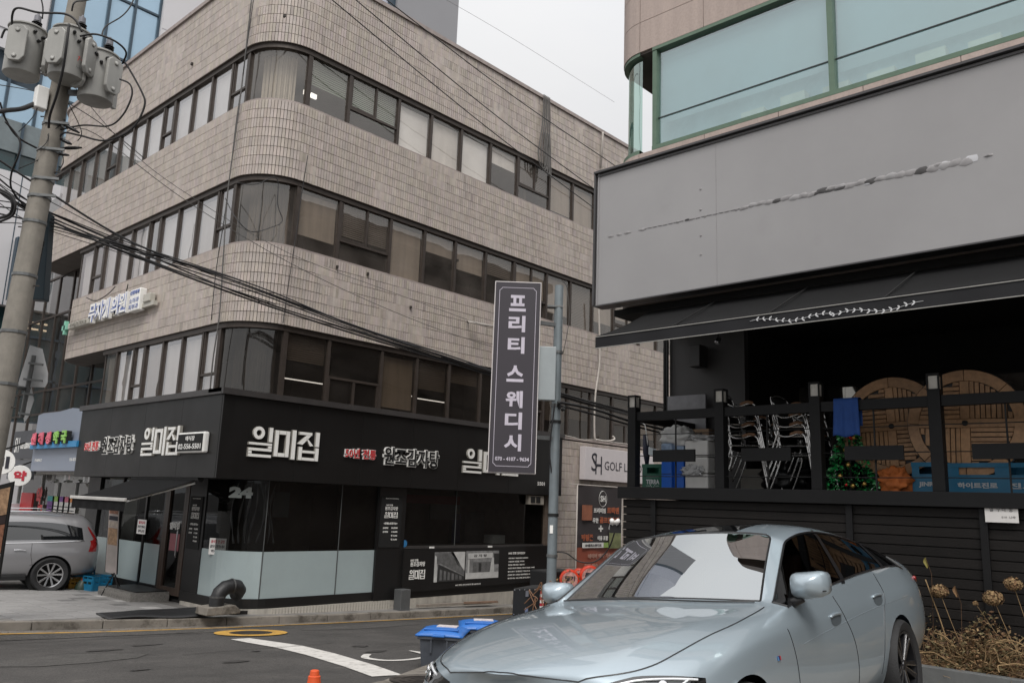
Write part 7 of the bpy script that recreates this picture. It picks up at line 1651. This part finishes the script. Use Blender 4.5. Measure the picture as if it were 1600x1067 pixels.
obj('picture', MB().box(h0[0]+Wb*.08,h0[0]+Wb*.30,13.16,13.17,h0[2]-(h0[2]-hb)*.34,h0[2]-(h0[2]-hb)*.19), mat('sunset', (.30,.11,.06), .6, var=.4, scale=3), HB); obj('picture', MB().box(h0[0]+Wb*.70,h0[0]+Wb*.97,13.16,13.17,h0[2]-(h0[2]-hb)*.62,h0[2]-(h0[2]-hb)*.44), mat('course', (.20,.22,.10), .6, var=.5, scale=3), HB)
bt('네이버 예약 가능!',.5,.69,.55,.12,mat('banner_pink', (.5,.3,.24), .6)); bt('일일 레슨',.3,.78,.3,.08,MATS['banner_pink']); bt('연습 가능',.72,.78,.25,.08,MATS['banner_pink']); bt('주차 가능',.3,.85,.3,.08,MATS['banner_pink'])
for x in (h0[0]-.02,h1[0]+.02): obj('frame_tube', MB().tube([(x,13.2,hb-.8),(x,13.2,h0[2]+.03)], .018, 8), whitec, HB, smooth=True)
obj('frame_tube', MB().tube([(h0[0]-.35,13.2,h0[2]+.02),(h1[0]+.05,13.2,h0[2]+.02)], .014, 8), whitec, HB)
q = Vector((8.544, 6.134, 1.983)); SC = thing('security_camera', 'white security camera on a black bracket at the terrace corner', 'camera', tuple(q))
obj('bracket', MB().obox(q+Vector((.02,0,-.06)), rt_*.07, nn*.03, up*.05), black2, SC)
for k in (-1,1): obj('camera_tube', MB().tube([q+rt_*(.04*k)+up*.04+nn*.06, q+rt_*(.02*k)+up*.02, q+rt_*(.045*k)-up*.07-nn*.03], [.028,.03,.028], 10), lit, SC, smooth=True)
# bins, cone, delivery bike box, red capped bottles
def bin_(c, rz, label):
    t = thing('wheelie_bin', label, 'bin', c, rz, 'blue lidded bins by the kerb'); t.scale = (.92,.92,.92)
    def tp(x0,x1,y0,y1,z0,X0,X1,Y0,Y1,z1): return MB().add([(x0,y0,z0),(x1,y0,z0),(x1,y1,z0),(x0,y1,z0),(X0,Y0,z1),(X1,Y0,z1),(X1,Y1,z1),(X0,Y1,z1)], [(3,2,1,0),(4,5,6,7),(0,1,5,4),(1,2,6,5),(2,3,7,6),(3,0,4,7)])
    dg = mat('bin_grey', (.055,.062,.075), .5, var=.15, scale=6); bl = mat('bin_blue', (.03,.15,.48), .4, var=.12, scale=5)
    obj('bin_body', tp(-.20,.20,-.22,.22,0,-.25,.25,-.27,.27,.66), dg, t, local=True, bevel=.02); obj('rim', MB().box(-.275,.275,-.295,.295,.655,.70), dg, t, local=True, bevel=.008)
    for s in (-1,1):
        obj('rib', MB().box(s*.10-.012,s*.10+.012,-.285,-.235,.50,.655), dg, t, local=True); obj('rib', MB().box(-.275,-.235,s*.09-.012,s*.09+.012,.50,.655), dg, t, local=True)
    b = MB(); b.grid(lambda u, v: ((u-.5)*.60, (v-.5)*.62, .71+.05*(1-(2*u-1)**4)*(1-(2*v-1)**4)+.02*v), 10, 10); o = obj('bin_lid', b, bl, t, local=True, smooth=True); o.modifiers.new('s','SOLIDIFY').thickness = .02
    obj('lid_handle', MB().box(-.08,.08,-.37,-.29,.70,.725), bl, t, local=True, bevel=.008); obj('lid_bar', MB().box(-.22,.22,-.20,-.15,.755,.775), bl, t, local=True, bevel=.006); obj('lid_label', MB().box(-.10,.16,.0,.16,.768,.778), mat('label_white', (.55,.5,.5), .6, var=.3, scale=30), t, local=True)
    return t
bp = (6.969, 7.294, 0.709)
b0 = bin_((bp[0]-.02,bp[1]+.1,bp[2]-.68), -.95, 'dark grey bin with blue lid, the nearer one left of the car nose'); 
bp2 = (7.568, 7.397, 0.716); dup(b0, (bp2[0],bp2[1],bp2[2]-.66), -.75, 'dark grey bin with blue lid, half hidden behind the car bonnet')
cn_ = (3.548, 5.049, 1); CN = thing('traffic_cone', 'small orange traffic cone at the bottom picture edge', 'traffic cone', (cn_[0],cn_[1],cn_[2]-.70))
org_ = mat('cone_orange', (.62,.085,.02), .5, var=.08, scale=10)
obj('cone', MB().lathe([(.16,.03),(.15,.05),(.043,.64),(.042,.66),(.034,.665),(.030,.695),(.022,.70)], tuple(CN.location), n=24), org_, CN, smooth=True, auto=30); obj('foot', MB().box(cn_[0]-.2,cn_[0]+.2,cn_[1]-.2,cn_[1]+.2,cn_[2]-.70,cn_[2]-.665), org_, CN, bevel=.01)
q = Vector((8.071, 6.916, 1.029)); DB = thing('delivery_box', 'black riveted delivery box with red and white stripes behind the bonnet', 'delivery box', tuple(q))
ax = Vector((8.04, 6.627, 1.112))-Vector((7.993, 7.162, 0.986)); ax.normalize(); ax = Vector((ax.x,ax.y,.10)).normalized(); az = Vector((-.05,-.05,1)).normalized(); ay = ax.cross(az).normalized()
obj('box', MB().obox(q, ax*.26, ay*.2, az*.165), black2, DB, bevel=.015)
sy = -1 if ay.dot(q-campos) > 0 else 1; face_ = q+ay*(-.2 if ay.dot(q-campos) > 0 else .2); fn_ = (face_-q).normalized()
for k in range(7): 
    for s in (-1,1): obj('rivet', MB().lathe([(.008,0),(.005,.005)], face_+ax*(-.23+.077*k)+az*.145*s, fn_, 8), steel, DB)
for s in (-1,1):
    obj('latch', MB().obox(face_-ax*.03+az*.10*s+fn_*.006, ax*.022, fn_*.006, az*.035), steel, DB)
for k in range(7): obj('stripe', MB().obox(face_+ax*.19+az*(-.10+.035*k)+fn_*.003, ax*.028, fn_*.003, az*.0172), (inkr, lit)[k % 2], DB)
for k in range(16):
    p = face_+fn_*.05+ax*rw.uniform(.1,.4)+az*rw.uniform(-.12,.2); obj('brown_strap', MB().tube(catm([p, p+ax*rw.uniform(-.1,.1)+az*rw.uniform(-.1,.1), p+ax*rw.uniform(-.15,.15)-az*rw.uniform(.05,.25)],4), .006, 4), mat('twine', (.20,.10,.05), .7), DB)
LV = thing('withered_shrub', 'withered brown shrub tied round the foot of the grey sign pole', 'shrub', (pp.x,pp.y,.6)); b = MB()
for k in range(260):
    p = Vector((8.398, 6.841, 1.111))+Vector((rw.gauss(0,.11),rw.gauss(0,.07),rw.gauss(0,.09))); u_ = Vector((rw.gauss(0,1),rw.gauss(0,1),rw.gauss(0,1))).normalized(); v_ = u_.cross(Vector((rw.gauss(0,1),rw.gauss(0,1),rw.gauss(0,1)))).normalized(); s_ = rw.uniform(.012,.028); b.cur = rw.choice([0,0,2,1])
    b.add([p+u_*s_,p+v_*s_*.6,p-u_*s_,p-v_*s_*.6], [(0,1,2,3)])
o = obj('leaves', b, leafc, LV, fixn=False); o['kind'] = 'stuff'; obj('stem', MB().tube([(8.435, 6.882, 0.835), (8.398, 6.841, 1.111), (8.393, 6.801, 1.27)], .008, 5), leafc[1], LV)
for i,(pa, r_, lab) in enumerate((((9.341, 7.455, 1.179),.14,'nearest round red topped dispenser behind the left door mirror'),((9.752, 7.608, 1.196),.11,'smaller red topped dispenser behind the nearest one'),((9.609, 7.304, 1.225),.15,'red and blue topped dispenser close to the windscreen edge'))):
    p = Vector(pa); t = thing('round_dispenser', lab, 'dispenser', (p.x,p.y,p.z-.8)); n_ = Vector((-.75,-.66,0))
    obj('head', MB().lathe([(r_*.8,-.09),(r_,-.07),(r_,.05),(r_*.85,.07)], p, n_, 24), mat('toy_red', (.62,.05,.02), .3), t, smooth=True, auto=40); obj('label', MB().lathe([(r_*.78,.071),(r_*.78,.075)], p, n_, 20), mat('label_mix', (.5,.25,.22), .5, var=.6, scale=25), t)
    text('뽑기', p+n_*.078+up*.02, r_*1.0, r_*.5, fr_, ink, t, ext=.002, bold=.05); obj('stand', MB().box(p.x-.1,p.x+.1,p.y-.08,p.y+.08,p.z-.8,p.z-r_*.95), (redm, redm, mat('toy_blue', (.04,.12,.35), .4))[i], t)
obj_c = MB(); p = Vector((9.7, 7.803, 1.226)); obj_c.box(p.x-.35,p.x+.3,p.y,p.y+.4,-.3,p.z+.03); tag(obj('black_cart', obj_c, black2, bevel=.02), 'black cart body behind the red topped dispensers', 'cart')
# crates and banner stand by the restaurant side
def crate(w, d, h, m, name='bottle_crate'):
    t = thing(name, '', 'crate'); 
    obj('base', MB().box(-w/2+.012,w/2-.012,-d/2+.012,d/2-.012,0,.015), m, t, local=True)
    for s in (-1,1):
        for z0,z1 in ((0,h*.45),(h*.62,h*.8),(h*.93,h)):
            obj('side_wall', MB().box(-w/2,w/2,s*d/2-.006,s*d/2+.006,z0,z1), m, t, local=True); obj('side_wall', MB().box(s*w/2-.006,s*w/2+.006,-d/2+.007,d/2-.007,z0,z1), m, t, local=True)
        for x in (-w/2+.02,-w/6,w/6,w/2-.02): obj('rib', MB().box(x-.012,x+.012,s*d/2-.010,s*d/2+.010,0,h), m, t, local=True)
        for y in (-d/2+.02,d/2-.02,0): obj('rib', MB().box(s*w/2-.010,s*w/2+.010,y-.012,y+.012,0,h), m, t, local=True)
    return t
skyb = mat('crate_blue', (.012,.14,.26), .4, var=.1, scale=5); navy = mat('crate_navy', (.012,.025,.09), .4, var=.1); yel = mat('crate_yellow', (.45,.24,.03), .5); grn = mat('crate_green', (.006,.085,.05), .4, var=.1)
cb = crate(.46,.34,.30,skyb); cb['label'] = 'bright blue crate standing under the tall banner by the frosted glass'; q = Vector((8.649, 20.788, 0.031)); cb.location = (7.50,18.75,pave_z(7.5,0)+.01); cb.rotation_euler = (0,0,.25)
cn2 = crate(.46,.34,.30,navy); cn2['label'] = 'navy crate in the middle of the stack beside the silver car'; q = Vector((7.872, 19.822, 0.532)); q = Vector((7.60,19.95,.42)); cn2.location = (q.x,q.y,q.z-.05)
cb2 = dup(cb, (q.x-.02,q.y,q.z+.255), .05, 'blue crate on top of the stack beside the silver car'); cb3 = dup(cb, (q.x,q.y,q.z-.355), .1, 'blue crate at the bottom of the stack beside the silver car')
cy = crate(.3,.25,.22,yel); cy['label'] = 'small yellow crate on the ground between the car and the blue crate'; q = Vector((7.526, 19.382, 0.236)); cy.location = (7.25,19.3,.07)
q = Vector((7.28,18.9,.18)); t = thing('bottle_bag', 'dark green bag of bottles on the ground left of the blue crate', 'bag', (q.x,q.y,q.z-.1)); b = MB(); b.grid(lambda u, v: (q.x+.17*math.cos(2*PI*u)*(1-.5*v*v), q.y+.13*math.sin(2*PI*u)*(1-.5*v*v), q.z-.1+.2*v+.01*math.sin(u*40)), 24, 6); obj('sack', b, mat('sack_green', (.015,.03,.02), .5), t, smooth=True); obj('sack_top', MB().lathe([(.08,.08),(.05,.12),(.0,.13)], q, n=12), mat('red_cap', (.4,.03,.02), .5), t)
s0, s1, s2, s3 = Vector((7.111, 17.697, 1.92)), Vector((7.171, 17.338, 1.905)), Vector((7.367, 17.535, 0.498)), Vector((7.287, 17.913, 0.521))
BS = thing('banner_stand', 'narrow upright banner stand with food photographs before the side windows', 'banner stand', tuple(s3)); o1 = (s1-s0).cross(s3-s0).normalized(); o1 = -o1 if o1.dot(s0-campos) > 0 else o1
obj('banner', MB().add([s0,s1,s2,s3], [(0,1,2,3)]), mat('banner_cream', (.42,.37,.35), .6, var=.1, scale=6), BS, fixn=False)
for t0,t1,m_ in ((.02,.16,MATS['food_brown']),(.19,.25,ink),(.27,.34,MATS['food_pale']),(.36,.60,MATS['food_tan'])): obj('printed_shape', MB().add([p+o1*.004 for p in (s0.lerp(s3,t0).lerp(s1.lerp(s2,t0),.08), s0.lerp(s3,t0).lerp(s1.lerp(s2,t0),.92), s0.lerp(s3,t1).lerp(s1.lerp(s2,t1),.92), s0.lerp(s3,t1).lerp(s1.lerp(s2,t1),.08))], [(0,1,2,3)]), m_, BS, fixn=False)
for k in range(7): t0 = .64+k*.04; obj('text_line', MB().add([p+o1*.004 for p in (s0.lerp(s3,t0).lerp(s1.lerp(s2,t0),.2), s0.lerp(s3,t0).lerp(s1.lerp(s2,t0),.8), s0.lerp(s3,t0+.01).lerp(s1.lerp(s2,t0+.01),.8), s0.lerp(s3,t0+.01).lerp(s1.lerp(s2,t0+.01),.2))], [(0,1,2,3)]), litside, BS, fixn=False)
for a,c in ((s0,s3),(s1,s2)): obj('side_tube', MB().tube([a-o1*.01,c-o1*.01], .013, 6), black2, BS)
for dx_,dy_ in ((.22,.1),(-.2,.12),(.02,-.25)): obj('foot', MB().tube([s2.lerp(s3,.2)+Vector((0,0,.02)), (s2.x+dx_,s2.y+dy_,pave_z(s2.x,0)+.02)], .012, 6), black2, BS)

# ---------------------------------------------------------------- things on the terrace
ZD = 2.44
alu = mat('chair_aluminium', (.60,.59,.58), .25, .95, var=.06, scale=20); brn2 = mat('arm_wood', (.20,.105,.055), .4, var=.2, scale=20); rat = mat('seat_weave', (.03,.028,.027), .6, var=.3, scale=60)
def make_chair(label):
    t = thing('stacking_chair', label, 'chair', (0,0,0), 0, 'aluminium chairs stacked on the terrace')
    for s in (-1,1):
        y = s*.26
        obj('leg', MB().tube(catm([(.30,y,0),(.245,y,.30),(.20,y,.56)],4), .0125, 7), alu, t, local=True, smooth=True)
        obj('arm', MB().tube(catm([(.20,y,.56),(.17,y,.655),(.10,y,.685),(-.02,y,.655),(-.14,y*.98,.665),(-.24,y*.92,.74)],5), .0125, 7), alu, t, local=True, smooth=True)
        obj('armrest', MB().tube(catm([(.15,y,.685),(.08,y,.70),(-.02,y,.675)],4), [.014]+[.022]*7+[.014], 7), brn2, t, local=True, smooth=True)
        obj('leg', MB().tube(catm([(-.33,y*.92,0),(-.22,y*.90,.25),(-.17,y*.88,.45),(-.25,y*.86,.72),(-.27,y*.80,.80)],4), .0125, 7), alu, t, local=True, smooth=True)
        obj('seat_rail', MB().tube([(.235,y*.95,.42),(-.18,y*.9,.43)], .011, 6), alu, t, local=True)
    obj('back_frame', MB().tube(catm([(-.27,.21,.80),(-.28,.12,.83),(-.285,0,.84),(-.28,-.12,.83),(-.27,-.21,.80)],4), .0125, 7), alu, t, local=True, smooth=True)
    obj('stretcher', MB().tube([(.24,-.25,.41),(.24,.25,.41)], .011, 6), alu, t, local=True)
    b = MB(); b.grid(lambda u, v: (-.18+.42*u, (v-.5)*.46, .435+.006*math.sin(v*80)), 6, 20); obj('seat', b, rat, t, local=True, smooth=True)
    b = MB(); b.grid(lambda u, v: (-.175-.10*u+.01*math.sin(v*PI), (v-.5)*.42, .50+.30*u), 6, 10); obj('backrest', b, rat, t, local=True, smooth=True)
    return t
ch = make_chair('lowest chair of the left stack of aluminium chairs on the terrace')
ch.location = (9.9, 4.98, ZD); ch.rotation_euler = (0,0,R(-84))
nmz = ['lowest','second','third','fourth','topmost']
for k in range(1,4): dup(ch, (9.9, 4.98+.015*k, ZD+.135*k), R(-84+1.5*k), nmz[k if k < 3 else 4]+' chair of the left stack of aluminium chairs on the terrace')
for k in range(0,4): dup(ch, (9.85, 4.27+.012*k, ZD+.115*k), R(-98+2*k), nmz[k if k < 3 else 4]+' chair of the right stack of aluminium chairs beside the lantern post')
for k in range(2): dup(ch, (10.7, 4.75, ZD+.13*k+.1), R(165), ('lower','upper')[k]+' chair of the dark stack standing behind the two front stacks')
# round slatted tables folded upright
teak = mat('teak', (.35,.195,.095), .5, var=.25, scale=18, orand=.14, dirt=('#4a3222', 12, .6, .5)); 
def clip(poly, R_):
    out = []; 
    for p in poly:
        d = math.hypot(*p); out.append(p if d <= R_ else (p[0]*R_/d, p[1]*R_/d))
    return out
def table(c, R_, label, rot, lean=.06):
    t = thing('folding_table', label, 'table', (c[0],c[1],ZD)); right = Vector((0,-1,0)); upv = Vector((lean,0,1)).normalized(); nn = right.cross(upv); c = Vector(c)
    def pc(poly, nm, dz=0, th=.02): b = MB(); b.prism([(x*math.cos(rot)-y*math.sin(rot), x*math.sin(rot)+y*math.cos(rot)) for x,y in poly], c+nn*dz, right, upv, -nn*th); return obj(nm, b, teak, t, bevel=.002, bseg=1)
    ri = R_*.80
    for k in range(8):
        a0 = 2*PI*k/8+.006; a1 = 2*PI*(k+1)/8-.006; P = [(R_*math.cos(a0+(a1-a0)*i/8), R_*math.sin(a0+(a1-a0)*i/8)) for i in range(9)]+[(ri*math.cos(a1-(a1-a0)*i/8), ri*math.sin(a1-(a1-a0)*i/8)) for i in range(9)]
        pc(P, 'rim_segment', .003)
    w = .045
    pc([(-ri,-w),(ri,-w),(ri,w),(-ri,w)], 'cross_board', .001)
    for s in (-1,1): pc(clip([(-w,s*(w+.004)),(w,s*(w+.004)),(w,s*ri*.99),(-w,s*ri*.99)][::s], ri), 'cross_board', .001)
    for q in range(4):
        sx = 1 if q in (0,3) else -1; sy = 1 if q < 2 else -1; n = 8; step = (ri-w-.01)/n
        for i in range(n):
            lo = w+.006+i*step; hi = lo+step-.010; L_ = math.sqrt(max(0, ri*ri-hi*hi))-.004
            if L_ < w+.05: continue
            P = [(lo,w+.006),(hi,w+.006),(hi,L_),(lo,min(L_+.01, math.sqrt(max(0,ri*ri-lo*lo))-.004))]
            if q % 2: P = [(y,x) for x,y in P][::-1]
            P = [(sx*x, sy*y) for x,y in P]
            pc(P if sx*sy > 0 else P[::-1], 'slat')
    obj('backing', MB().lathe([(R_*.98,0),(R_*.98,.006)], c-nn*.026, -nn, 40), rat, t); obj('metal_band', MB().tube([c+right*(R_+.003)*math.cos(a)+upv*(R_+.003)*math.sin(a)-nn*.01 for a in [2*PI*k/64 for k in range(64)]], .006, 4, closed=True), alu, t)
    obj('centre_cap', MB().lathe([(.03,0),(.028,.012)], c+nn*.004, nn, 16), black2, t)
    for s in (-1,1): obj('leg', MB().tube([c-nn*.05+right*s*.25, Vector((c.x-.03,c.y+s*.18,ZD))], .013, 8), black2, t); obj('leg', MB().tube([c-nn*.07-right*s*.22+upv*-.2, Vector((c.x+.02,c.y-s*.3,ZD))], .012, 8), alu, t)
    return t
q = (9.82, 3.226, 3.197); table((9.82,q[1],q[2]), .565, 'round slatted wooden table folded upright, the left one behind the fence', .05)
q = (9.7, 2.437, 3.191); table((9.70,q[1],q[2]), .575, 'round slatted wooden table folded upright, the right one overlapping the other', -.02)
# tinsel christmas tree
rc = random.Random(6); q = Vector((9.75, 3.682, 2.5)); XT = thing('christmas_tree', 'small shiny artificial christmas tree with red and gold baubles', 'christmas tree', (9.75,q.y,ZD))
tin = [mat('tinsel_green', (.03,.42,.11), .25, .3, var=.4, scale=20), mat('tinsel_dark', (.004,.05,.018), .3, .3), mat('tinsel_bright', (.25,.70,.32), .2, .4)]
b = MB()
for i in range(1500):
    h = rc.random()**1.2*.86; rad = .30*(1-h/.92)*(0.72+.28*abs(math.sin(h*22))); a = rc.uniform(0,2*PI); p = Vector((9.75+rad*math.cos(a), q.y+rad*math.sin(a), ZD+.03+h)); d = Vector((math.cos(a),math.sin(a),rc.uniform(-.9,.1))).normalized(); s_ = rc.uniform(.03,.06); u_ = d.cross(Vector((rc.gauss(0,1),rc.gauss(0,1),rc.gauss(0,1)))).normalized()*.010; b.cur = rc.choice([0,0,1,1,2])
    b.add([p-u_, p+d*s_*.5-u_*1.6, p+d*s_, p+d*s_*.5+u_*1.6], [(0,1,2,3)])
o = obj('tinsel', b, tin, XT, fixn=False); o['kind'] = 'stuff'; obj('trunk', MB().tube([(9.75,q.y,ZD),(9.75,q.y,ZD+.9)], .015, 6), black2, XT)
bred = mat('bauble_red', (.5,.02,.02), .15, .4); bgold = mat('bauble_gold', (.55,.35,.10), .2, .7); me_b = {}
for k in range(16):
    h = .04+.75*rc.random()**1.1; rad = .31*(1-h/.92); a = PI+rc.uniform(-1.2,1.2); m_ = (bred,bgold)[k % 2]; r_ = (.020,.028)[k % 2]
    if m_.name not in me_b: o = obj('bauble', MB().lathe([(0.002,-1),(.6,-.8),(1,0),(.6,.8),(.002,1)], n=12), m_, local=True, smooth=True); me_b[m_.name] = o.data; bpy.data.objects.remove(o)
    share('bauble', me_b[m_.name], XT, (9.75+rad*math.cos(a), q.y+rad*math.sin(a), ZD+h), (0,0,0), (r_,r_,r_))
# blue cloth over the rail
q = Vector((9.22, 3.511, 3.464)); b = MB(); bcl = mat('blue_cloth', (.008,.05,.21), .75, var=.12, scale=6)
w0 = .135; b.grid(lambda u, v: (9.235-.012*math.sin(u*16)*min(1,v*2)-.01*v, q.y-w0*(1+.12*v)+2*w0*(1+.12*v)*u, q.z-.42*v+.012*math.sin(u*9)*v), 28, 12)
b.grid(lambda u, v: (9.235+.12*v, q.y-w0+2*w0*u, q.z+.012*math.sin(v*PI)), 10, 4); b.grid(lambda u, v: (9.357+.01*math.sin(u*12), q.y-w0+2*w0*u, q.z-.3*v), 14, 6)
o = obj('blue_cloth', b, bcl, smooth=True); o.modifiers.new('s','SOLIDIFY').thickness = .004; tag(o, 'dark blue cloth hung over the terrace rail beside the christmas tree', 'cloth')
def blob(nm, label, cat, c, r, m, amp=.12, sq=1, seed=1, fr_=3):
    rs = random.Random(seed); b = MB(); c = Vector(c)
    def fn(u, v):
        a = 2*PI*u; e = PI*(v-.5); d = Vector((math.cos(a)*math.cos(e), math.sin(a)*math.cos(e), math.sin(e))); k = 1+amp*mnoise.noise(d*fr_+Vector((seed*3.1,0,0)))+amp*.5*mnoise.noise(d*fr_*3.3+Vector((0,seed,0)))
        return (c.x+d.x*r[0]*k, c.y+d.y*r[1]*k, max(c.z+d.z*r[2]*k, c.z-r[2]*.8))
    b.grid(fn, 40, 22); return tag(obj(nm, b, m, smooth=True), label, cat)
q = (9.65, 3.151, 2.6); blob('orange_bag', 'crumpled orange cloth bag on the terrace floor below the left round table', 'bag', (9.65,q[1],ZD+.12), (.13,.17,.15), mat('orange_cloth', (.50,.14,.03), .75, var=.15, scale=8), .5, seed=3, fr_=2.5)
# crates with lettering
def solid_crate(c, w, h, m, label, tx, d=.3, sub=None):
    t = thing('drink_crate', label, 'crate', (c[0],c[1],ZD)); x, y = c[0], c[1]
    obj('front', MB().box(x-d/2,x-d/2+.012,y-w/2,y+w/2,ZD,ZD+h*.62), m, t); obj('front_rim', MB().box(x-d/2-.006,x-d/2+.014,y-w/2-.004,y+w/2+.004,ZD+h*.86,ZD+h), m, t)
    for s in (-1,1): obj('front_pier', MB().box(x-d/2,x-d/2+.012,y+s*w*.5-(w*.22 if s > 0 else 0),y+s*w*.5+(w*.22 if s < 0 else 0),ZD+h*.62,ZD+h*.86), m, t); obj('side_wall', MB().box(x-d/2+.013,x+d/2,y+s*(w/2-.006)-.006,y+s*(w/2-.006)+.006,ZD,ZD+h), m, t)
    obj('rear_wall', MB().box(x+d/2-.012,x+d/2,y-w/2+.013,y+w/2-.013,ZD,ZD+h), m, t); obj('crate_floor', MB().box(x-d/2+.013,x+d/2-.013,y-w/2+.013,y+w/2-.013,ZD,ZD+.02), m, t)
    obj('rib', MB().box(x-d/2-.005,x-d/2-.001,y-w/2,y+w/2,ZD+h*.60,ZD+h*.63), m, t)
    text(tx, (x-d/2-.002,y,ZD+h*.30), w*.62, h*.18, 'L', mat('print_white', (.5,.52,.53), .6), t, ext=.002, bold=.04)
    if sub == 'terra':
        for a_, c_ in (((-.30,.50),(.30,.50)),((-.30,.14),(-.10,.14)),((.12,.14),(.30,.14)),((-.14,.22),(0,.05)),((.14,.22),(0,.05))): obj('print_line', MB().bar((x-d/2-.003,y-a_[0]*w,ZD+h*a_[1]),(x-d/2-.003,y-c_[0]*w,ZD+h*c_[1]),.003,.005), MATS['print_white'], t)
    return t
q0 = (9.65, 6.323, 2.494); solid_crate((9.8,q0[1]-.02), .34, .34, grn, 'dark green beer crate lettered TERRA at the left corner of the terrace', 'TERRA', sub='terra')
q0 = (9.65, 2.812, 2.555); solid_crate((9.8,q0[1]), .34, .34, skyb, 'blue crate lettered JINRO below the gap between the round tables', 'JINRO')
q0 = (9.65, 2.349, 2.56); solid_crate((9.8,q0[1]), .60, .33, skyb, 'wide blue crate with white Korean lettering below the right round table', '하이트진로')
q0 = (9.65, 1.928, 2.564); solid_crate((9.82,q0[1]+.02), .42, .33, skyb, 'blue crate cut by the right picture edge', '진로')
# blue storage boxes, foam boxes, bags, cardboard, umbrella
bb_ = mat('box_blue', (.012,.12,.55), .35, var=.08, scale=4); clr = mat('clear_lid', (.25,.33,.45), .2, var=.3, scale=14)
for k,(u,lab) in enumerate(((1050,'left blue storage box with a foggy lid next to the green crate'),(1066,'right blue storage box with a foggy lid beside the foam boxes'))):
    yq = ((9.7, 6.053, 2.525)[1], (9.75, 5.907, 2.528)[1])[k]; xx = 9.72+.06*k; t = thing('storage_box', lab, 'storage box', (xx,yq,ZD))
    obj('box', MB().box(xx-.12,xx+.16,yq-.075,yq+.085,ZD,ZD+.50), bb_, t, bevel=.012); obj('fold_line', MB().box(xx-.124,xx-.12,yq-.07,yq+.08,ZD+.20,ZD+.21), navy, t); obj('lid', MB().box(xx-.125,xx+.165,yq-.08,yq+.09,ZD+.502,ZD+.61), clr, t, bevel=.02)
foam = mat('foam_white', (.60,.59,.57), .75, var=.06, scale=8, bump=.15, bscale=80); plas = mat('thin_plastic', (.50,.50,.50), .3, var=.25, scale=14)
yq = (9.7, 5.619, 2.529)[1]
for k in range(3): t = tag(obj('foam_box', MB().box(9.62,9.98,yq-.17,yq+.17,ZD+.215*k,ZD+.215*k+.208), foam, bevel=.02), ('lowest','middle','topmost')[k]+' white foam box of the stack behind the fence', 'foam box')
b = MB()
q = Vector((9.60,yq+.02,ZD+.32)); blob('plastic_wrap', 'crumpled clear plastic wrap hanging from the foam boxes', 'plastic wrap', (9.61,yq+.05,ZD+.24), (.02,.13,.07), plas, .9, seed=7, fr_=4); blob('plastic_wrap', 'crumpled plastic sheet lying on top of the foam boxes', 'plastic wrap', (9.78,yq,ZD+.67), (.17,.2,.05), plas, .7, seed=9, fr_=4)
yq2 = (9.75, 5.964, 3.297)[1]; blob('white_bag', 'white plastic bag resting on the blue storage boxes', 'bag', (9.74,yq2,ZD+.70), (.14,.24,.15), mat('bag_white', (.58,.58,.57), .5, var=.1, scale=10), .45, seed=5, fr_=2.2)
yq3 = (10.1, 5.796, 3.236)[1]; t = thing('cardboard_box', 'brown cardboard box with printing on the stack behind the foam boxes', 'cardboard box', (10.2,yq3,ZD+.62)); obj('carton', MB().box(10.02,10.4,yq3-.14,yq3+.16,ZD,ZD+.83), mat('cardboard', (.28,.19,.12), .8, var=.1, scale=6), t, bevel=.004); text('사과', (10.018,yq3+.03,ZD+.76), .14, .06, 'L', ink, t, ext=.002, bold=.03)
g0_ = (10.9, 6.836, 3.879); g1_ = (10.9, 6.181, 3.272); tag(obj('marbled_board', MB().box(10.86,10.9,g1_[1],g0_[1],ZD,g0_[2]), mat('marbled_grey', (.16,.16,.17), .3, var=.35, scale=2.5), bevel=.004), 'grey marbled board leaning against the terrace side wall', 'board')
q = Vector((9.7, 6.442, 3)); UM = thing('closed_umbrella', 'dark blue closed umbrella with pale curved handle standing in the corner', 'umbrella', (9.7,q.y,ZD)); obj('canopy', MB().tube([(9.72,q.y,ZD+.3),(9.72,q.y+.01,ZD+.5),(9.70,q.y+.02,ZD+.75)], [.02,.05,.03], 9), mat('umbrella_navy', (.015,.018,.04), .6), UM, smooth=True); obj('handle', MB().tube(catm([(9.70,q.y-.02,ZD+.6),(9.69,q.y,ZD+.8),(9.69,q.y+.02,ZD+.88),(9.69,q.y+.045,ZD+.90)],4), .010, 6), lit, UM, smooth=True)
q = Vector((9.6, 6.282, 2.938)); b = MB(); b.grid(lambda u, v: (9.6-.02*math.sin(PI*u), q.y+.06-.12*u, q.z+.07-.10*v-.03*u+.006*math.sin(v*12)), 10, 8); o = obj('face_mask', b, mat('mask_white', (.50,.55,.58), .8, var=.05), smooth=True); o.modifiers.new('s','SOLIDIFY').thickness = .002; tag(o, 'pale blue face mask hanging by the umbrella handle', 'face mask')
blob('black_sack', 'black rubbish sack behind the left stack of chairs', 'bag', (10.4,4.75,ZD+.2), (.25,.3,.25), mat('sack_black', (.01,.01,.011), .3), .35, seed=11); tag(obj('cream_board', MB().box(10.5,10.55,5.0,5.45,ZD,ZD+.32), mat('panel_cream', (.40,.38,.34), .7)), 'cream board standing on the floor behind the left chair legs', 'board')
